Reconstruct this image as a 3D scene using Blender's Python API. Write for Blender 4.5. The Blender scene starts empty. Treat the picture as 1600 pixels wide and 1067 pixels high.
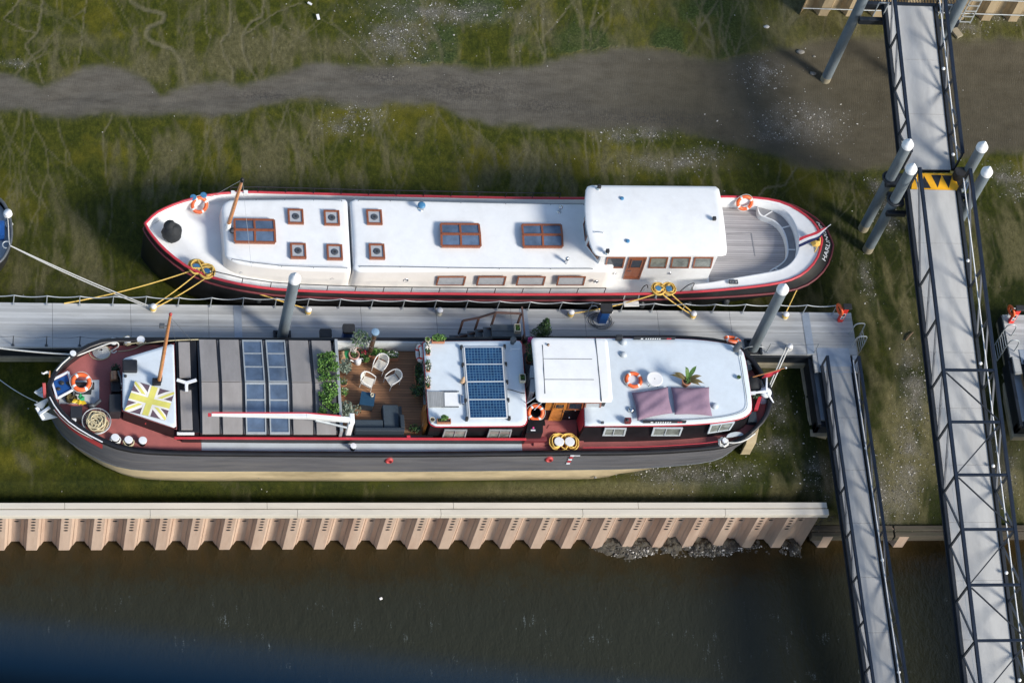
import bpy, bmesh, math, random
import numpy as np
from mathutils import Vector, Matrix
random.seed(7); rng=np.random.default_rng(11)
S=bpy.context.scene; COL=S.collection
# ---------------------------------------------------------------- camera, sky, sun, exposure
F=4600.127
EX=np.array([0.98170542,0.00989372,0.19014887]); EY=np.array([-0.08310777,-0.87623536,0.47466271]); EZ=np.array([0.17131134,-0.4817818,-0.85938275])
RW=np.array([EX,EY,EZ]); CAM=np.array([-23.45,-58.55,106.0])
d0=RW@np.array([0,0,1.]); CAM=np.array([d0[0]/d0[2]*106.,d0[1]/d0[2]*106.,106.])
cd=bpy.data.cameras.new('camera'); cam=bpy.data.objects.new('camera',cd); COL.objects.link(cam)
r_,u_,b_=RW@np.array([1,0,0]),RW@np.array([0,-1,0]),RW@np.array([0,0,-1])
cam.matrix_world=Matrix(((r_[0],u_[0],b_[0],CAM[0]),(r_[1],u_[1],b_[1],CAM[1]),(r_[2],u_[2],b_[2],CAM[2]),(0,0,0,1)))
cd.sensor_width=36; cd.lens=F/1600*36; cd.clip_start=0.1; cd.clip_end=2000
S.camera=cam
cd.dof.use_dof=True; cd.dof.focus_distance=121; cd.dof.aperture_fstop=1.5
SUN_DIR=Vector((0.79,-0.62,0.65)).normalized()
w=bpy.data.worlds.new('World'); S.world=w; w.use_nodes=True
nt=w.node_tree; bg=nt.nodes['Background']; sk=nt.nodes.new('ShaderNodeTexSky'); sk.sky_type='NISHITA'; sk.sun_disc=False
sk.sun_elevation=math.asin(SUN_DIR.z); sk.sun_rotation=math.atan2(SUN_DIR.x,SUN_DIR.y)
nt.links.new(sk.outputs[0],bg.inputs[0]); bg.inputs[1].default_value=0.145
sl=bpy.data.lights.new('sun','SUN'); sl.energy=3.7; sl.angle=math.radians(14); sl.color=(1,0.94,0.85)
so=bpy.data.objects.new('sun',sl); COL.objects.link(so); so.rotation_euler=SUN_DIR.to_track_quat('Z','Y').to_euler(); so.location=(40,-40,80)
S.render.filter_size=1.15
S.view_settings.view_transform='Standard'; S.view_settings.look='None'; S.view_settings.exposure=0.36; S.view_settings.gamma=1

# ---------------------------------------------------------------- survey helpers: pixel of the photo (1600 wide) + a known height / plane -> metres
def at(x,y,z=0.):
    d=RW@np.array([x-800,y-533.5,F]); t=(z-106.)/d[2]; p=CAM+t*d; return Vector((p[0],p[1],z))
def aty(x,y,yw):
    d=RW@np.array([x-800,y-533.5,F]); t=(yw-CAM[1])/d[1]; p=CAM+t*d; return Vector(p)
def atx(x,y,xw):
    d=RW@np.array([x-800,y-533.5,F]); t=(xw-CAM[0])/d[0]; p=CAM+t*d; return Vector(p)
def xy(x,y,z): p=at(x,y,z); return (p.x,p.y)
def ps(L,z): return [xy(a,b,z) for a,b in L]
def lerp_tab(T,x):
    return float(np.interp(x,[a for a,b in T],[b for a,b in T]))

# ---------------------------------------------------------------- mesh builder
class MB:
    def __init__(s): s.v=[];s.f=[];s.m=[];s.s=[]
    def add(s,V,Fc,mi=0,sm=False):
        o=len(s.v); s.v+= [tuple(p) for p in V]
        for f in Fc: s.f.append([i+o for i in f]); s.m.append(mi); s.s.append(sm)
        return s
    def box(s,x0,x1,y0,y1,z0,z1,mi=0):
        return s.add([(x0,y0,z0),(x1,y0,z0),(x1,y1,z0),(x0,y1,z0),(x0,y0,z1),(x1,y0,z1),(x1,y1,z1),(x0,y1,z1)],[(3,2,1,0),(4,5,6,7),(0,1,5,4),(1,2,6,5),(2,3,7,6),(3,0,4,7)],mi)
    def boxc(s,c,size,rz=0,rx=0,ry=0,mi=0):
        a=[q/2 for q in size]; m=Matrix.Translation(Vector(c))@Matrix.Rotation(rz,4,'Z')@Matrix.Rotation(ry,4,'Y')@Matrix.Rotation(rx,4,'X')
        P=[(-1,-1,-1),(1,-1,-1),(1,1,-1),(-1,1,-1),(-1,-1,1),(1,-1,1),(1,1,1),(-1,1,1)]
        return s.add([m@Vector((p[0]*a[0],p[1]*a[1],p[2]*a[2])) for p in P],[(3,2,1,0),(4,5,6,7),(0,1,5,4),(1,2,6,5),(2,3,7,6),(3,0,4,7)],mi)
    def prism(s,poly,z0,z1,mi=0,sm=False):
        n=len(poly); zf=(lambda x,y:z1) if not callable(z1) else z1; z0f=(lambda x,y:z0) if not callable(z0) else z0
        V=[(x,y,z0f(x,y)) for x,y in poly]+[(x,y,zf(x,y)) for x,y in poly]
        s.add(V,[list(range(n))[::-1],list(range(n,2*n))],mi)
        s.add(V,[(i,(i+1)%n,n+(i+1)%n,n+i) for i in range(n)],mi,sm); return s
    def bar(s,p0,p1,w,h,up=(0,0,1),mi=0):
        p0=Vector(p0);p1=Vector(p1);d=(p1-p0).normalized();u=Vector(up)
        if abs(d.dot(u))>.98: u=Vector((0,1,0))
        sd=d.cross(u).normalized()*w/2; uu=sd.cross(d).normalized()*h/2
        V=[p0-sd-uu,p0+sd-uu,p0+sd+uu,p0-sd+uu,p1-sd-uu,p1+sd-uu,p1+sd+uu,p1-sd+uu]
        return s.add(V,[(3,2,1,0),(4,5,6,7),(0,1,5,4),(1,2,6,5),(2,3,7,6),(3,0,4,7)],mi)
    def tube(s,pts,r,n=8,closed=False,mi=0,caps=True):
        pts=[Vector(p) for p in pts]; k=len(pts); R=r if hasattr(r,'__len__') else [r]*k
        V=[];prev=None
        for i,p in enumerate(pts):
            a=pts[(i-1)%k] if (closed or i>0) else p; b=pts[(i+1)%k] if (closed or i<k-1) else p
            d=(b-a).normalized() if (b-a).length>1e-9 else Vector((0,0,1))
            if prev is None: u=d.orthogonal().normalized()
            else:
                u=prev-d*prev.dot(d)
                u=u.normalized() if u.length>1e-6 else d.orthogonal().normalized()
            prev=u; v=d.cross(u)
            for j in range(n):
                t=2*math.pi*j/n; V.append(p+(u*math.cos(t)+v*math.sin(t))*R[i])
        Fc=[]
        for i in range(k if closed else k-1):
            for j in range(n):
                Fc.append((i*n+j,i*n+(j+1)%n,((i+1)%k)*n+(j+1)%n,((i+1)%k)*n+j))
        s.add(V,Fc,mi,True)
        if caps and not closed: s.add(V,[list(range(n))[::-1],list(range((k-1)*n,k*n))],mi)
        return s
    def cyl(s,p0,p1,r0,r1=None,n=16,mi=0): return s.tube([p0,p1],[r0,r0 if r1 is None else r1],n,mi=mi)
    def lathe(s,c,prof,n=20,mi=0,sm=True,axis=None):
        c=Vector(c);V=[];k=len(prof); q=Vector((0,0,1)).rotation_difference(Vector(axis)) if axis else None
        for r,z in prof:
            for j in range(n):
                t=2*math.pi*j/n; p=Vector((r*math.cos(t),r*math.sin(t),z)); V.append(c+(q@p if q else p))
        Fc=[(i*n+j,i*n+(j+1)%n,(i+1)*n+(j+1)%n,(i+1)*n+j) for i in range(k-1) for j in range(n)]
        s.add(V,Fc,mi,sm)
        if prof[0][0]>1e-6: s.add(V,[list(range(n))[::-1]],mi)
        if prof[-1][0]>1e-6: s.add(V,[list(range((k-1)*n,k*n))],mi)
        return s
    def ell(s,c,rad,n=12,m=8,mi=0,rough=0,rz=0):
        c=Vector(c);V=[];Fc=[]
        for i in range(m+1):
            ph=-math.pi/2+math.pi*i/m
            for j in range(n):
                t=2*math.pi*j/n+rz; k=1+random.uniform(-rough,rough)
                V.append((c.x+rad[0]*k*math.cos(ph)*math.cos(t),c.y+rad[1]*k*math.cos(ph)*math.sin(t),c.z+rad[2]*k*math.sin(ph)))
        for i in range(m):
            for j in range(n): Fc.append((i*n+j,i*n+(j+1)%n,(i+1)*n+(j+1)%n,(i+1)*n+j))
        return s.add(V,Fc,mi,True)
    def torus(s,c,R,r,axis=(0,0,1),n=32,m=10,a0=0,a1=2*math.pi,mi=0,sq=1.):
        c=Vector(c);q=Vector((0,0,1)).rotation_difference(Vector(axis).normalized()); full=abs(a1-a0-2*math.pi)<1e-6
        pts=[c+q@Vector((R*math.cos(a0+(a1-a0)*i/n),R*math.sin(a0+(a1-a0)*i/n),0)) for i in range(n if full else n+1)]
        return s.tube(pts,r,m,closed=full,mi=mi)
    def quad(s,P,mi=0): return s.add(P,[tuple(range(len(P)))],mi)
    def grid(s,fn,nu,nv,mi=0,sm=True):
        V=[fn(i/nu,j/nv) for j in range(nv+1) for i in range(nu+1)]
        return s.add(V,[(j*(nu+1)+i,j*(nu+1)+i+1,(j+1)*(nu+1)+i+1,(j+1)*(nu+1)+i) for j in range(nv) for i in range(nu)],mi,sm)
ORG={}
def link(o,parent,loc):
    COL.objects.link(o)
    if parent is not None: o.parent=parent; o.location=Vector(loc)-ORG[parent.name]
    else: o.location=loc
    ORG[o.name]=Vector(loc)
def build(mb,name,mats,parent=None,org=None,bevel=0,recalc=True,label=None,seg=2):
    me=bpy.data.meshes.new(name)
    V=np.array([tuple(p) for p in mb.v],float)
    if org is None:
        if parent is not None: org=ORG[parent.name]
        else: mn,mx=V.min(0),V.max(0); org=Vector(((mn[0]+mx[0])/2,(mn[1]+mx[1])/2,mn[2]))
    org=Vector(org); V=V-np.array(org)
    me.from_pydata(V.tolist(),[],mb.f)
    if not isinstance(mats,(list,tuple)): mats=[mats]
    for m in mats: me.materials.append(m)
    me.polygons.foreach_set('material_index',mb.m); me.polygons.foreach_set('use_smooth',mb.s)
    if recalc:
        b=bmesh.new(); b.from_mesh(me); bmesh.ops.recalc_face_normals(b,faces=b.faces); b.to_mesh(me); b.free()
    me.update()
    o=bpy.data.objects.new(name,me); link(o,parent,org)
    if bevel:
        mo=o.modifiers.new('bevel','BEVEL'); mo.width=bevel; mo.segments=seg; mo.limit_method='ANGLE'; mo.angle_limit=math.radians(50)
    if label: o['label']=label
    return o
def tag(o,label,cat,group=None):
    o['label']=label; o['category']=cat
    if group: o['group']=group
    return o
def thing(name,loc,label,cat,group=None):
    o=bpy.data.objects.new(name,None); o.empty_display_size=.2; link(o,None,Vector(loc)); return tag(o,label,cat,group)
def struct(o,kind='structure'): o['kind']=kind; return o
def copy_tree(o,loc,rz=0,label=None):
    c=o.copy(); COL.objects.link(c); c.location=loc; c.rotation_euler=(0,0,rz)
    if label: c['label']=label
    def rec(a,b):
        for ch in a.children:
            k=ch.copy(); COL.objects.link(k); k.parent=b; rec(ch,k)
    rec(o,c); ORG[c.name]=Vector(loc); return c
def rpoly(pts,r,n=5):
    out=[];k=len(pts)
    for i in range(k):
        p=Vector(pts[i]).to_2d();a=Vector(pts[i-1]).to_2d();b=Vector(pts[(i+1)%k]).to_2d(); rr=r[i] if hasattr(r,'__len__') else r
        if rr<=0: out.append((p.x,p.y)); continue
        da=(a-p);db=(b-p); rr=min(rr,da.length*.45,db.length*.45); p0=p+da.normalized()*rr;p1=p+db.normalized()*rr
        for j in range(n+1):
            t=j/n; q=p0*(1-t)**2+p*2*t*(1-t)+p1*t*t; out.append((q.x,q.y))
    return out
def smooth_poly(pts,it=2,closed=True):
    P=[Vector(p) for p in pts]
    for _ in range(it):
        Q=[];k=len(P)
        rngk=range(k) if closed else range(k-1)
        if not closed: Q.append(P[0])
        for i in rngk:
            a=P[i];b=P[(i+1)%k]; Q+= [a*.75+b*.25,a*.25+b*.75]
        if not closed: Q.append(P[-1])
        P=Q
    return P
def resample(P,n,closed=False):
    P=[Vector(p) for p in P]
    if closed: P=P+[P[0]]
    L=[0]
    for a,b in zip(P,P[1:]): L.append(L[-1]+(b-a).length)
    out=[]
    for i in range(n):
        t=L[-1]*i/(n if closed else n-1); k=max(0,min(len(P)-2,int(np.searchsorted(L,t,'right'))-1)); u=(t-L[k])/max(1e-9,L[k+1]-L[k]); out.append(P[k].lerp(P[k+1],u))
    return out
def roof(mb,poly,z,th,camber=.05,yc=None,hw=None,mi=0,edge=.03):
    """slab with a rounded edge and a gentle camber"""
    P=[Vector((x,y)) for x,y in poly]; n=len(P); c=sum(P,Vector((0,0)))/n
    if yc is None: yc=c.y; hw=max(abs(p.y-c.y) for p in P)
    V=[];rings=[(1-edge*.3,-th),(1,-th+edge*.6),(1,-edge*.6),(1-edge*.4/max(hw,.5),0),(.9,0),(.7,0),(.45,0),(.2,0)]
    for k,dz in rings:
        for p in P:
            q=c+(p-c)*k; V.append((q.x,q.y,z+dz+camber*(1-((q.y-yc)/hw)**2)))
    V.append((c.x,c.y,z+camber*(1-((c.y-yc)/hw)**2)))
    Fc=[(i*n+j,i*n+(j+1)%n,(i+1)*n+(j+1)%n,(i+1)*n+j) for i in range(len(rings)-1) for j in range(n)]
    k=(len(rings)-1)*n; Fc+=[(k+j,k+(j+1)%n,len(V)-1) for j in range(n)]; Fc.append(tuple(range(n))[::-1])
    mb.add(V,Fc[:-1],mi,True); mb.add(V[:n],[tuple(range(n))],mi); return mb

# ---------------------------------------------------------------- materials
def lin(h):
    h=h.lstrip('#'); c=[int(h[i:i+2],16)/255 for i in (0,2,4)]
    return tuple(x/12.92 if x<=.04045 else ((x+.055)/1.055)**2.4 for x in c)
def rgba(c,k=1): return (c[0]*k,c[1]*k,c[2]*k,1)
MATS={}
def mat(name,col,rough=.6,var=.12,scale=2.5,bump=0.,metal=0.,bscale=None,stain=None,stain_amt=.0,stretch=(1,1,1),coat=0,planks=None,spec=.5):
    if isinstance(col,str): col=lin(col)
    m=bpy.data.materials.new(name); m.use_nodes=True; n=m.node_tree.nodes; L=m.node_tree.links
    b=n['Principled BSDF']; b.inputs['Roughness'].default_value=rough; b.inputs['Metallic'].default_value=metal; b.inputs['Specular IOR Level'].default_value=spec
    if coat: b.inputs['Coat Weight'].default_value=coat; b.inputs['Coat Roughness'].default_value=.1
    tc=n.new('ShaderNodeTexCoord'); mp=n.new('ShaderNodeMapping'); mp.inputs['Scale'].default_value=stretch; L.new(tc.outputs['Object'],mp.inputs[0])
    nz=n.new('ShaderNodeTexNoise'); nz.inputs['Scale'].default_value=scale; nz.inputs['Detail'].default_value=7; nz.inputs['Roughness'].default_value=.65; L.new(mp.outputs[0],nz.inputs[0])
    rp=n.new('ShaderNodeValToRGB'); rp.color_ramp.elements[0].position=.3; rp.color_ramp.elements[1].position=.7
    rp.color_ramp.elements[0].color=rgba(col,1-var); rp.color_ramp.elements[1].color=rgba(col,1+var); L.new(nz.outputs[0],rp.inputs[0]); out=rp.outputs[0]
    if stain is not None:
        sc=lin(stain) if isinstance(stain,str) else stain
        n2=n.new('ShaderNodeTexNoise'); n2.inputs['Scale'].default_value=scale*.37; n2.inputs['Detail'].default_value=9; n2.inputs['Roughness'].default_value=.7; L.new(mp.outputs[0],n2.inputs[0])
        r2=n.new('ShaderNodeValToRGB'); r2.color_ramp.elements[0].position=.48; r2.color_ramp.elements[1].position=.75; r2.color_ramp.elements[0].color=(0,0,0,1); r2.color_ramp.elements[1].color=(stain_amt,)*3+(1,); L.new(n2.outputs[0],r2.inputs[0])
        mx=n.new('ShaderNodeMix'); mx.data_type='RGBA'; L.new(r2.outputs[0],mx.inputs[0]); L.new(out,mx.inputs[6]); mx.inputs[7].default_value=rgba(sc); out=mx.outputs[2]
    if planks is not None:   # (axis, width, gap darkness, length)
        ax,wd,dk,ln=planks
        sp=n.new('ShaderNodeSeparateXYZ'); L.new(tc.outputs['Object'],sp.inputs[0])
        def math_(op,a,bv):
            q=n.new('ShaderNodeMath'); q.operation=op; L.new(a,q.inputs[0])
            if bv is not None:
                if isinstance(bv,(int,float)): q.inputs[1].default_value=bv
                else: L.new(bv,q.inputs[1])
            return q.outputs[0]
        u=math_('DIVIDE',sp.outputs['XYZ'.index(ax)],wd); fr=math_('FRACT',u,None); fl=math_('FLOOR',u,None)
        gap=math_('LESS_THAN',fr,.14)
        wn=n.new('ShaderNodeTexWhiteNoise'); wn.noise_dimensions='1D'; L.new(fl,wn.inputs['W'])
        va=math_('MULTIPLY',wn.outputs[0],.30); va=math_('ADD',va,.85)
        gp=math_('MULTIPLY',gap,-dk); gp=math_('ADD',gp,1.); va=math_('MULTIPLY',va,gp)
        vm=n.new('ShaderNodeVectorMath'); vm.operation='SCALE'; L.new(out,vm.inputs[0]); L.new(va,vm.inputs['Scale']); out=vm.outputs[0]
    L.new(out,b.inputs['Base Color'])
    if bump:
        nb=n.new('ShaderNodeTexNoise'); nb.inputs['Scale'].default_value=bscale or scale*8; nb.inputs['Detail'].default_value=5; L.new(mp.outputs[0],nb.inputs[0])
        bp=n.new('ShaderNodeBump'); bp.inputs['Strength'].default_value=bump; bp.inputs['Distance'].default_value=.02; L.new(nb.outputs[0],bp.inputs['Height']); L.new(bp.outputs[0],b.inputs['Normal'])
    MATS[name]=m; return m
M={}
def D(k,*a,**kw): M[k]=mat(k,*a,**kw)
D('white_paint',(.77,.78,.77),.4,.04,2,stain=(.50,.48,.44),stain_amt=.4)
D('white_deck',(.76,.77,.76),.55,.04,2.2,stain=(.56,.55,.52),stain_amt=.35)
D('cream_wall',(.74,.71,.66),.4,.03,1.5,stain=(.5,.46,.4),stain_amt=.2)
D('roof_blue_white',(.60,.665,.71),.5,.05,2,stain=(.45,.48,.49),stain_amt=.4)
D('side_deck_grey',(.50,.55,.58),.55,.06,1.5,stain=(.33,.34,.34),stain_amt=.5)
D('black_paint',(.012,.012,.014),.35,.3,2,spec=.4)
D('black_hull',(.012,.013,.014),.4,.35,1.5,stain=(.05,.045,.04),stain_amt=.35,stretch=(1,1,.4))
D('red_paint',(.50,.04,.055),.35,.1,2)
D('dark_red',(.16,.03,.035),.45,.2,3)
D('red_deck',(.36,.11,.10),.65,.12,1.6,bump=.1,stain=(.16,.06,.055),stain_amt=.6)
D('red_band',(.40,.045,.045),.5,.15,2,stain=(.2,.05,.045),stain_amt=.5)
D('grey_hull',(.092,.092,.10),.5,.25,2.2,stain=(.17,.16,.15),stain_amt=.8,stretch=(.25,1,4),bump=.05)
D('tan_hull',(.50,.40,.24),.7,.16,1.6,stain=(.20,.155,.085),stain_amt=.9,stretch=(.5,1,1.8),bump=.08)
D('varnish',(.24,.075,.03),.25,.2,5,stretch=(3,1,1),coat=.5)
D('orange_wood',(.45,.17,.035),.3,.25,5,stretch=(1,4,1),coat=.4)
D('mast_wood',(.48,.20,.07),.35,.2,4,stretch=(1,1,4),coat=.3)
D('glass_dark',(.02,.03,.045),.06,.3,1.2,spec=.8)
D('glass_blue',(.085,.125,.19),.08,.45,1.1,spec=.9)
D('glass_pale',(.20,.22,.20),.1,.5,3,spec=.8)
D('hatch_glass',(.38,.40,.42),.2,.1,6)
D('teak_grey',(.36,.345,.345),.7,.12,3,planks=('Y',.11,.45,3),stretch=(.4,4,1))
D('bench_grey',(.24,.24,.25),.65,.12,4,stretch=(1,1,1))
D('orange_ring',(.80,.13,.03),.45,.06,4)
D('ring_white',(.75,.74,.72),.5,.05,4)
D('rope_yellow',(.80,.53,.13),.8,.2,18,bump=.4,bscale=60)
D('rope_white',(.66,.65,.60),.8,.12,18,bump=.4,bscale=60)
D('rope_tan',(.52,.45,.28),.8,.2,18,bump=.4,bscale=60)
D('chrome',(.6,.62,.64),.15,.1,4,metal=1)
D('blue_cap',(.06,.20,.36),.4,.15,6)
D('blue_plastic',(.012,.07,.25),.4,.15,4)
D('black_cloth',(.018,.02,.022),.8,.4,6,bump=.5,bscale=14)
D('black_rubber',(.02,.02,.021),.6,.3,5)
D('galv',(.42,.45,.46),.45,.12,4,metal=.35)
D('galv_dark',(.10,.11,.12),.5,.2,4,metal=.3)
D('dock_deck',(.43,.44,.435),.75,.09,1.4,bump=.12,bscale=30,stain=(.24,.24,.225),stain_amt=.75,planks=('Y',.145,.13,1),stretch=(.35,2.2,1))
D('walk_deck',(.43,.43,.415),.75,.09,1.6,bump=.1,bscale=30,stain=(.30,.29,.275),stain_amt=.65,stretch=(1.6,.5,1))
D('joint_plate',(.36,.41,.46),.4,.1,3,metal=.3,stain=(.25,.28,.3),stain_amt=.5)
D('dark_steel',(.012,.016,.022),.5,.3,2)
D('navy_steel',(.007,.014,.028),.5,.25,2,stain=(.03,.035,.04),stain_amt=.3,spec=.3)
D('truss_grey',(.06,.07,.085),.5,.2,3)
D('pile_steel',(.15,.18,.20),.55,.2,1.6,stain=(.075,.07,.055),stain_amt=.85,stretch=(1,1,.35),bump=.06)
D('pile_cap',(.80,.80,.79),.5,.03,3)
D('concrete_float',(.30,.26,.18),.85,.2,2,stain=(.12,.11,.07),stain_amt=.8,bump=.2)
D('pile_rust',(.48,.355,.27),.75,.13,1.5,stain=(.33,.19,.13),stain_amt=.7,stretch=(2.2,2.2,.35),bump=.08)
D('pile_edge',(.30,.19,.13),.8,.2,3)
D('cap_beam',(.60,.55,.46),.7,.06,1.2,stain=(.36,.33,.27),stain_amt=.6,stretch=(.4,2,2),bump=.06)
D('old_timber',(.075,.062,.045),.9,.3,2,bump=.5,stretch=(.4,3,3),stain=(.05,.06,.03),stain_amt=.8)
D('yellow_sign',(.92,.44,.012),.5,.06,3)
D('sign_black',(.016,.018,.022),.6,.2,3)
D('hatch_grey',(.25,.235,.225),.8,.12,1.4,stain=(.34,.32,.31),stain_amt=.8,bump=.05,stretch=(1.6,.5,1))
D('hatch_rib',(.065,.065,.07),.6,.2,3)
D('patio_wood',(.29,.145,.07),.7,.15,3,planks=('Y',.12,.55,3),stretch=(.5,3,1),stain=(.12,.06,.035),stain_amt=.5)
D('patio_white',(.60,.62,.62),.6,.05,3,planks=('Z',.1,.25,3))
D('rattan_dark',(.022,.032,.042),.6,.3,30,bump=.4,bscale=50)
D('cushion_navy',(.035,.052,.068),.9,.15,5,bump=.3,bscale=8)
D('chair_frame',(.72,.70,.66),.45,.05,6)
D('chair_seat',(.60,.57,.50),.8,.06,40,bump=.3,bscale=80)
D('mauve',(.25,.17,.225),.9,.1,4,bump=.35,bscale=9,spec=.2)
D('terracotta',(.42,.18,.10),.75,.15,5)
D('pink_clay',(.52,.28,.22),.75,.12,5)
D('cream_clay',(.60,.55,.42),.75,.1,5)
D('soil',(.04,.028,.018),.95,.4,14,bump=.5)
D('leaf_bright',(.14,.29,.045),.6,.35,9)
D('leaf_mid',(.07,.15,.03),.6,.35,9)
D('leaf_dark',(.018,.05,.018),.6,.35,9)
D('leaf_silver',(.17,.21,.16),.7,.25,9)
D('leaf_brown',(.13,.10,.035),.7,.3,6)
D('petal_white',(.75,.72,.66),.7,.05,6)
D('petal_red',(.38,.02,.05),.7,.2,6)
D('petal_pink',(.55,.05,.22),.7,.2,6)
D('bark',(.12,.08,.05),.9,.3,6)
D('flue_bronze',(.20,.13,.09),.35,.3,4,metal=.7)
D('toy_yellow',(.75,.50,.02),.45,.05,4)
D('toy_green',(.02,.30,.10),.45,.05,4)
D('moss',(.13,.16,.02),.9,.3,12,bump=.6,bscale=30)
D('timber_brown',(.085,.045,.035),.75,.25,5)
D('slate_tread',(.085,.10,.11),.75,.2,4)
D('flag_red',(.50,.03,.05),.8,.1,4); D('flag_white',(.7,.7,.7),.8,.04,4); D('flag_navy',(.012,.02,.09),.8,.1,4)
D('flag_yellow',(.60,.56,.13),.85,.08,4); D('flag_purple',(.10,.065,.085),.85,.12,4); D('flag_pale',(.70,.68,.63),.85,.04,4)
D('letter_white',(.7,.72,.74),.6,.04,4)
D('life_red',(.75,.035,.02),.4,.06,4)
D('buddha',(.45,.30,.18),.6,.2,12)
D('ledge_blue',(.0015,.006,.013),.8,.1,.4,spec=.03); D('ledge_highlight',(.006,.028,.065),.7,.1,.4,spec=.08)
D('fender_dark',(.05,.055,.06),.4,.2,4)
D('slat_grey',(.27,.28,.28),.7,.1,4,planks=('X',.07,.45,1))
# ---------------------------------------------------------------- terrain
def seg_dist(X,Y,poly):
    d=np.full(X.shape,1e9)
    for (x0,y0),(x1,y1) in zip(poly,poly[1:]):
        dx,dy=x1-x0,y1-y0; t=np.clip(((X-x0)*dx+(Y-y0)*dy)/(dx*dx+dy*dy+1e-12),0,1)
        d=np.minimum(d,np.hypot(X-x0-t*dx,Y-y0-t*dy))
    return d
def vnoise(X,Y,s,seed):
    r=np.random.default_rng(seed); T=r.random((256,256)); x=X/s; y=Y/s
    i=np.floor(x).astype(int); j=np.floor(y).astype(int); u=x-i; v=y-j; u=u*u*(3-2*u); v=v*v*(3-2*v)
    a=T[i%256,j%256];b=T[(i+1)%256,j%256];c=T[i%256,(j+1)%256];d=T[(i+1)%256,(j+1)%256]
    return (a*(1-u)+b*u)*(1-v)+(c*(1-u)+d*u)*v
def fbm(X,Y,s,seed,o=4):
    t=0;a=.5
    for k in range(o): t=t+a*vnoise(X,Y,s/2**k,seed+k); a*=.5
    return t/(1-.5**o)
def axis(lo,hi,step,far):
    a=list(np.arange(lo,hi+1e-6,step)); g=step
    x=hi
    while x<far: g*=1.25; x+=g; a.append(x)
    g=step; x=lo; b=[]
    while x>-far: g*=1.25; x-=g; b.append(x)
    return np.array(b[::-1]+a)
ax_=axis(-23.5,27.5,.075,160); ay_=axis(-9.8,19.5,.075,160)
ax_=np.array(ax_); X,Y=np.meshgrid(ax_,ay_)
up_px=[(-600,118),(0,115),(30,120),(65,135),(90,122),(130,106),(170,103),(220,118),(240,135),(250,147),(295,140),(310,132),(350,130),(375,138),(420,125),(460,110),(510,97),(560,105),(620,108),(680,103),(740,112),(790,107),(830,105),(870,95),(920,85),(980,75),(1040,80),(1080,95),(1120,102),(1160,92),(1200,84),(1270,70),(1400,60),(1500,68),(1600,66),(2400,60)]
lo_px=[(-600,172),(0,172),(50,173),(65,186),(100,186),(135,183),(200,178),(270,180),(330,180),(385,178),(410,165),(450,160),(500,160),(560,165),(620,165),(680,165),(720,185),(770,197),(830,200),(890,202),(940,206),(1000,203),(1060,207),(1130,225),(1200,240),(1260,262),(1320,268),(1400,262),(1500,246),(1560,240),(1600,236),(2400,230)]
UP=ps(up_px,-.05); LO=ps(lo_px,-.05)
yu=np.interp(X,[p[0] for p in UP],[p[1] for p in UP])+.5*(fbm(X,Y,1.1,5)-.5)+.22*(fbm(X,Y,.35,6)-.5); yl=np.interp(X,[p[0] for p in LO],[p[1] for p in LO])+.5*(fbm(X,Y,1.1,9)-.5)+.22*(fbm(X,Y,.35,8)-.5)
sd=np.minimum(yu-Y,Y-yl)           # >0 inside the channel
chan=1/(1+np.exp(-sd/.09))
depth=np.clip(sd/1.6,0,1); depth=depth*depth*(3-2*depth)
Z=-.06*depth+.10*(fbm(X,Y,3.5,21)-.5)+.05*(fbm(X,Y,.5,31)-.5)*(1-chan)
Z+= np.where(Y>13.2,(Y-13.2)*.07,0)*np.clip((X-5)/6,0,1)
# rivulets
vein=np.zeros_like(X)
def stamp(path,wd,amp=1.):
    global vein
    path=[(float(a),float(b)) for a,b in path]
    x0=min(p[0] for p in path)-4*wd; x1=max(p[0] for p in path)+4*wd; y0=min(p[1] for p in path)-4*wd; y1=max(p[1] for p in path)+4*wd
    i0,i1=np.searchsorted(ax_,[x0,x1]); j0,j1=np.searchsorted(ay_,[y0,y1])
    if i1-i0<2 or j1-j0<2: return
    sl=np.s_[j0:j1,i0:i1]; d=seg_dist(X[sl],Y[sl],path)
    vein[sl]=np.maximum(vein[sl],amp*np.clip(1.25-(d/wd)**2,0,1))
vr=random.Random(3)
def walk(x,y,dirx,diry,n,wd,amp,br=.13,jit=.24):
    P=[(x,y)]; a=math.atan2(diry,dirx); a0=a
    for i in range(n):
        a+=vr.gauss(0,jit)*.5; a+=(a0-a)*.12
        x+=math.cos(a)*.2; y+=math.sin(a)*.2; P.append((x,y))
        if vr.random()<br and wd>.045: walk(x,y,math.cos(a0+vr.choice([-.4,.4])),math.sin(a0+vr.choice([-.4,.4])),int(n*.5),wd*.75,amp*.9,br*.6,jit)
    k=6
    for i in range(0,len(P)-1,k): stamp(P[i:i+k+1],wd*(1-.5*i/len(P)),amp*(1-.35*i/len(P)))
creeks=[([(200,-12),(206,4),(225,15),(257,22),(255,34),(232,43),(227,56),(240,67),(266,75),(285,97),(287,116),(292,137)],.16),
([(412,-8),(412,4),(409,26),(392,34),(377,56),(381,86),(403,127)],.09),([(360,-8),(360,49),(345,64),(349,86),(364,109),(362,139)],.08),
([(67,-6),(60,49),(39,71),(56,97),(67,131)],.08),([(38,-8),(6,30),(38,47),(60,52)],.06),([(138,-8),(130,30),(128,60),(122,100)],.05),([(1246,255),(1244,262),(1225,291),(1197,293),(1186,306)],.07),
([(380,56),(430,20),(470,5)],.05),([(320,-5),(322,50),(330,60)],.05),([(470,60),(428,40),(424,100)],.05)]
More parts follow.
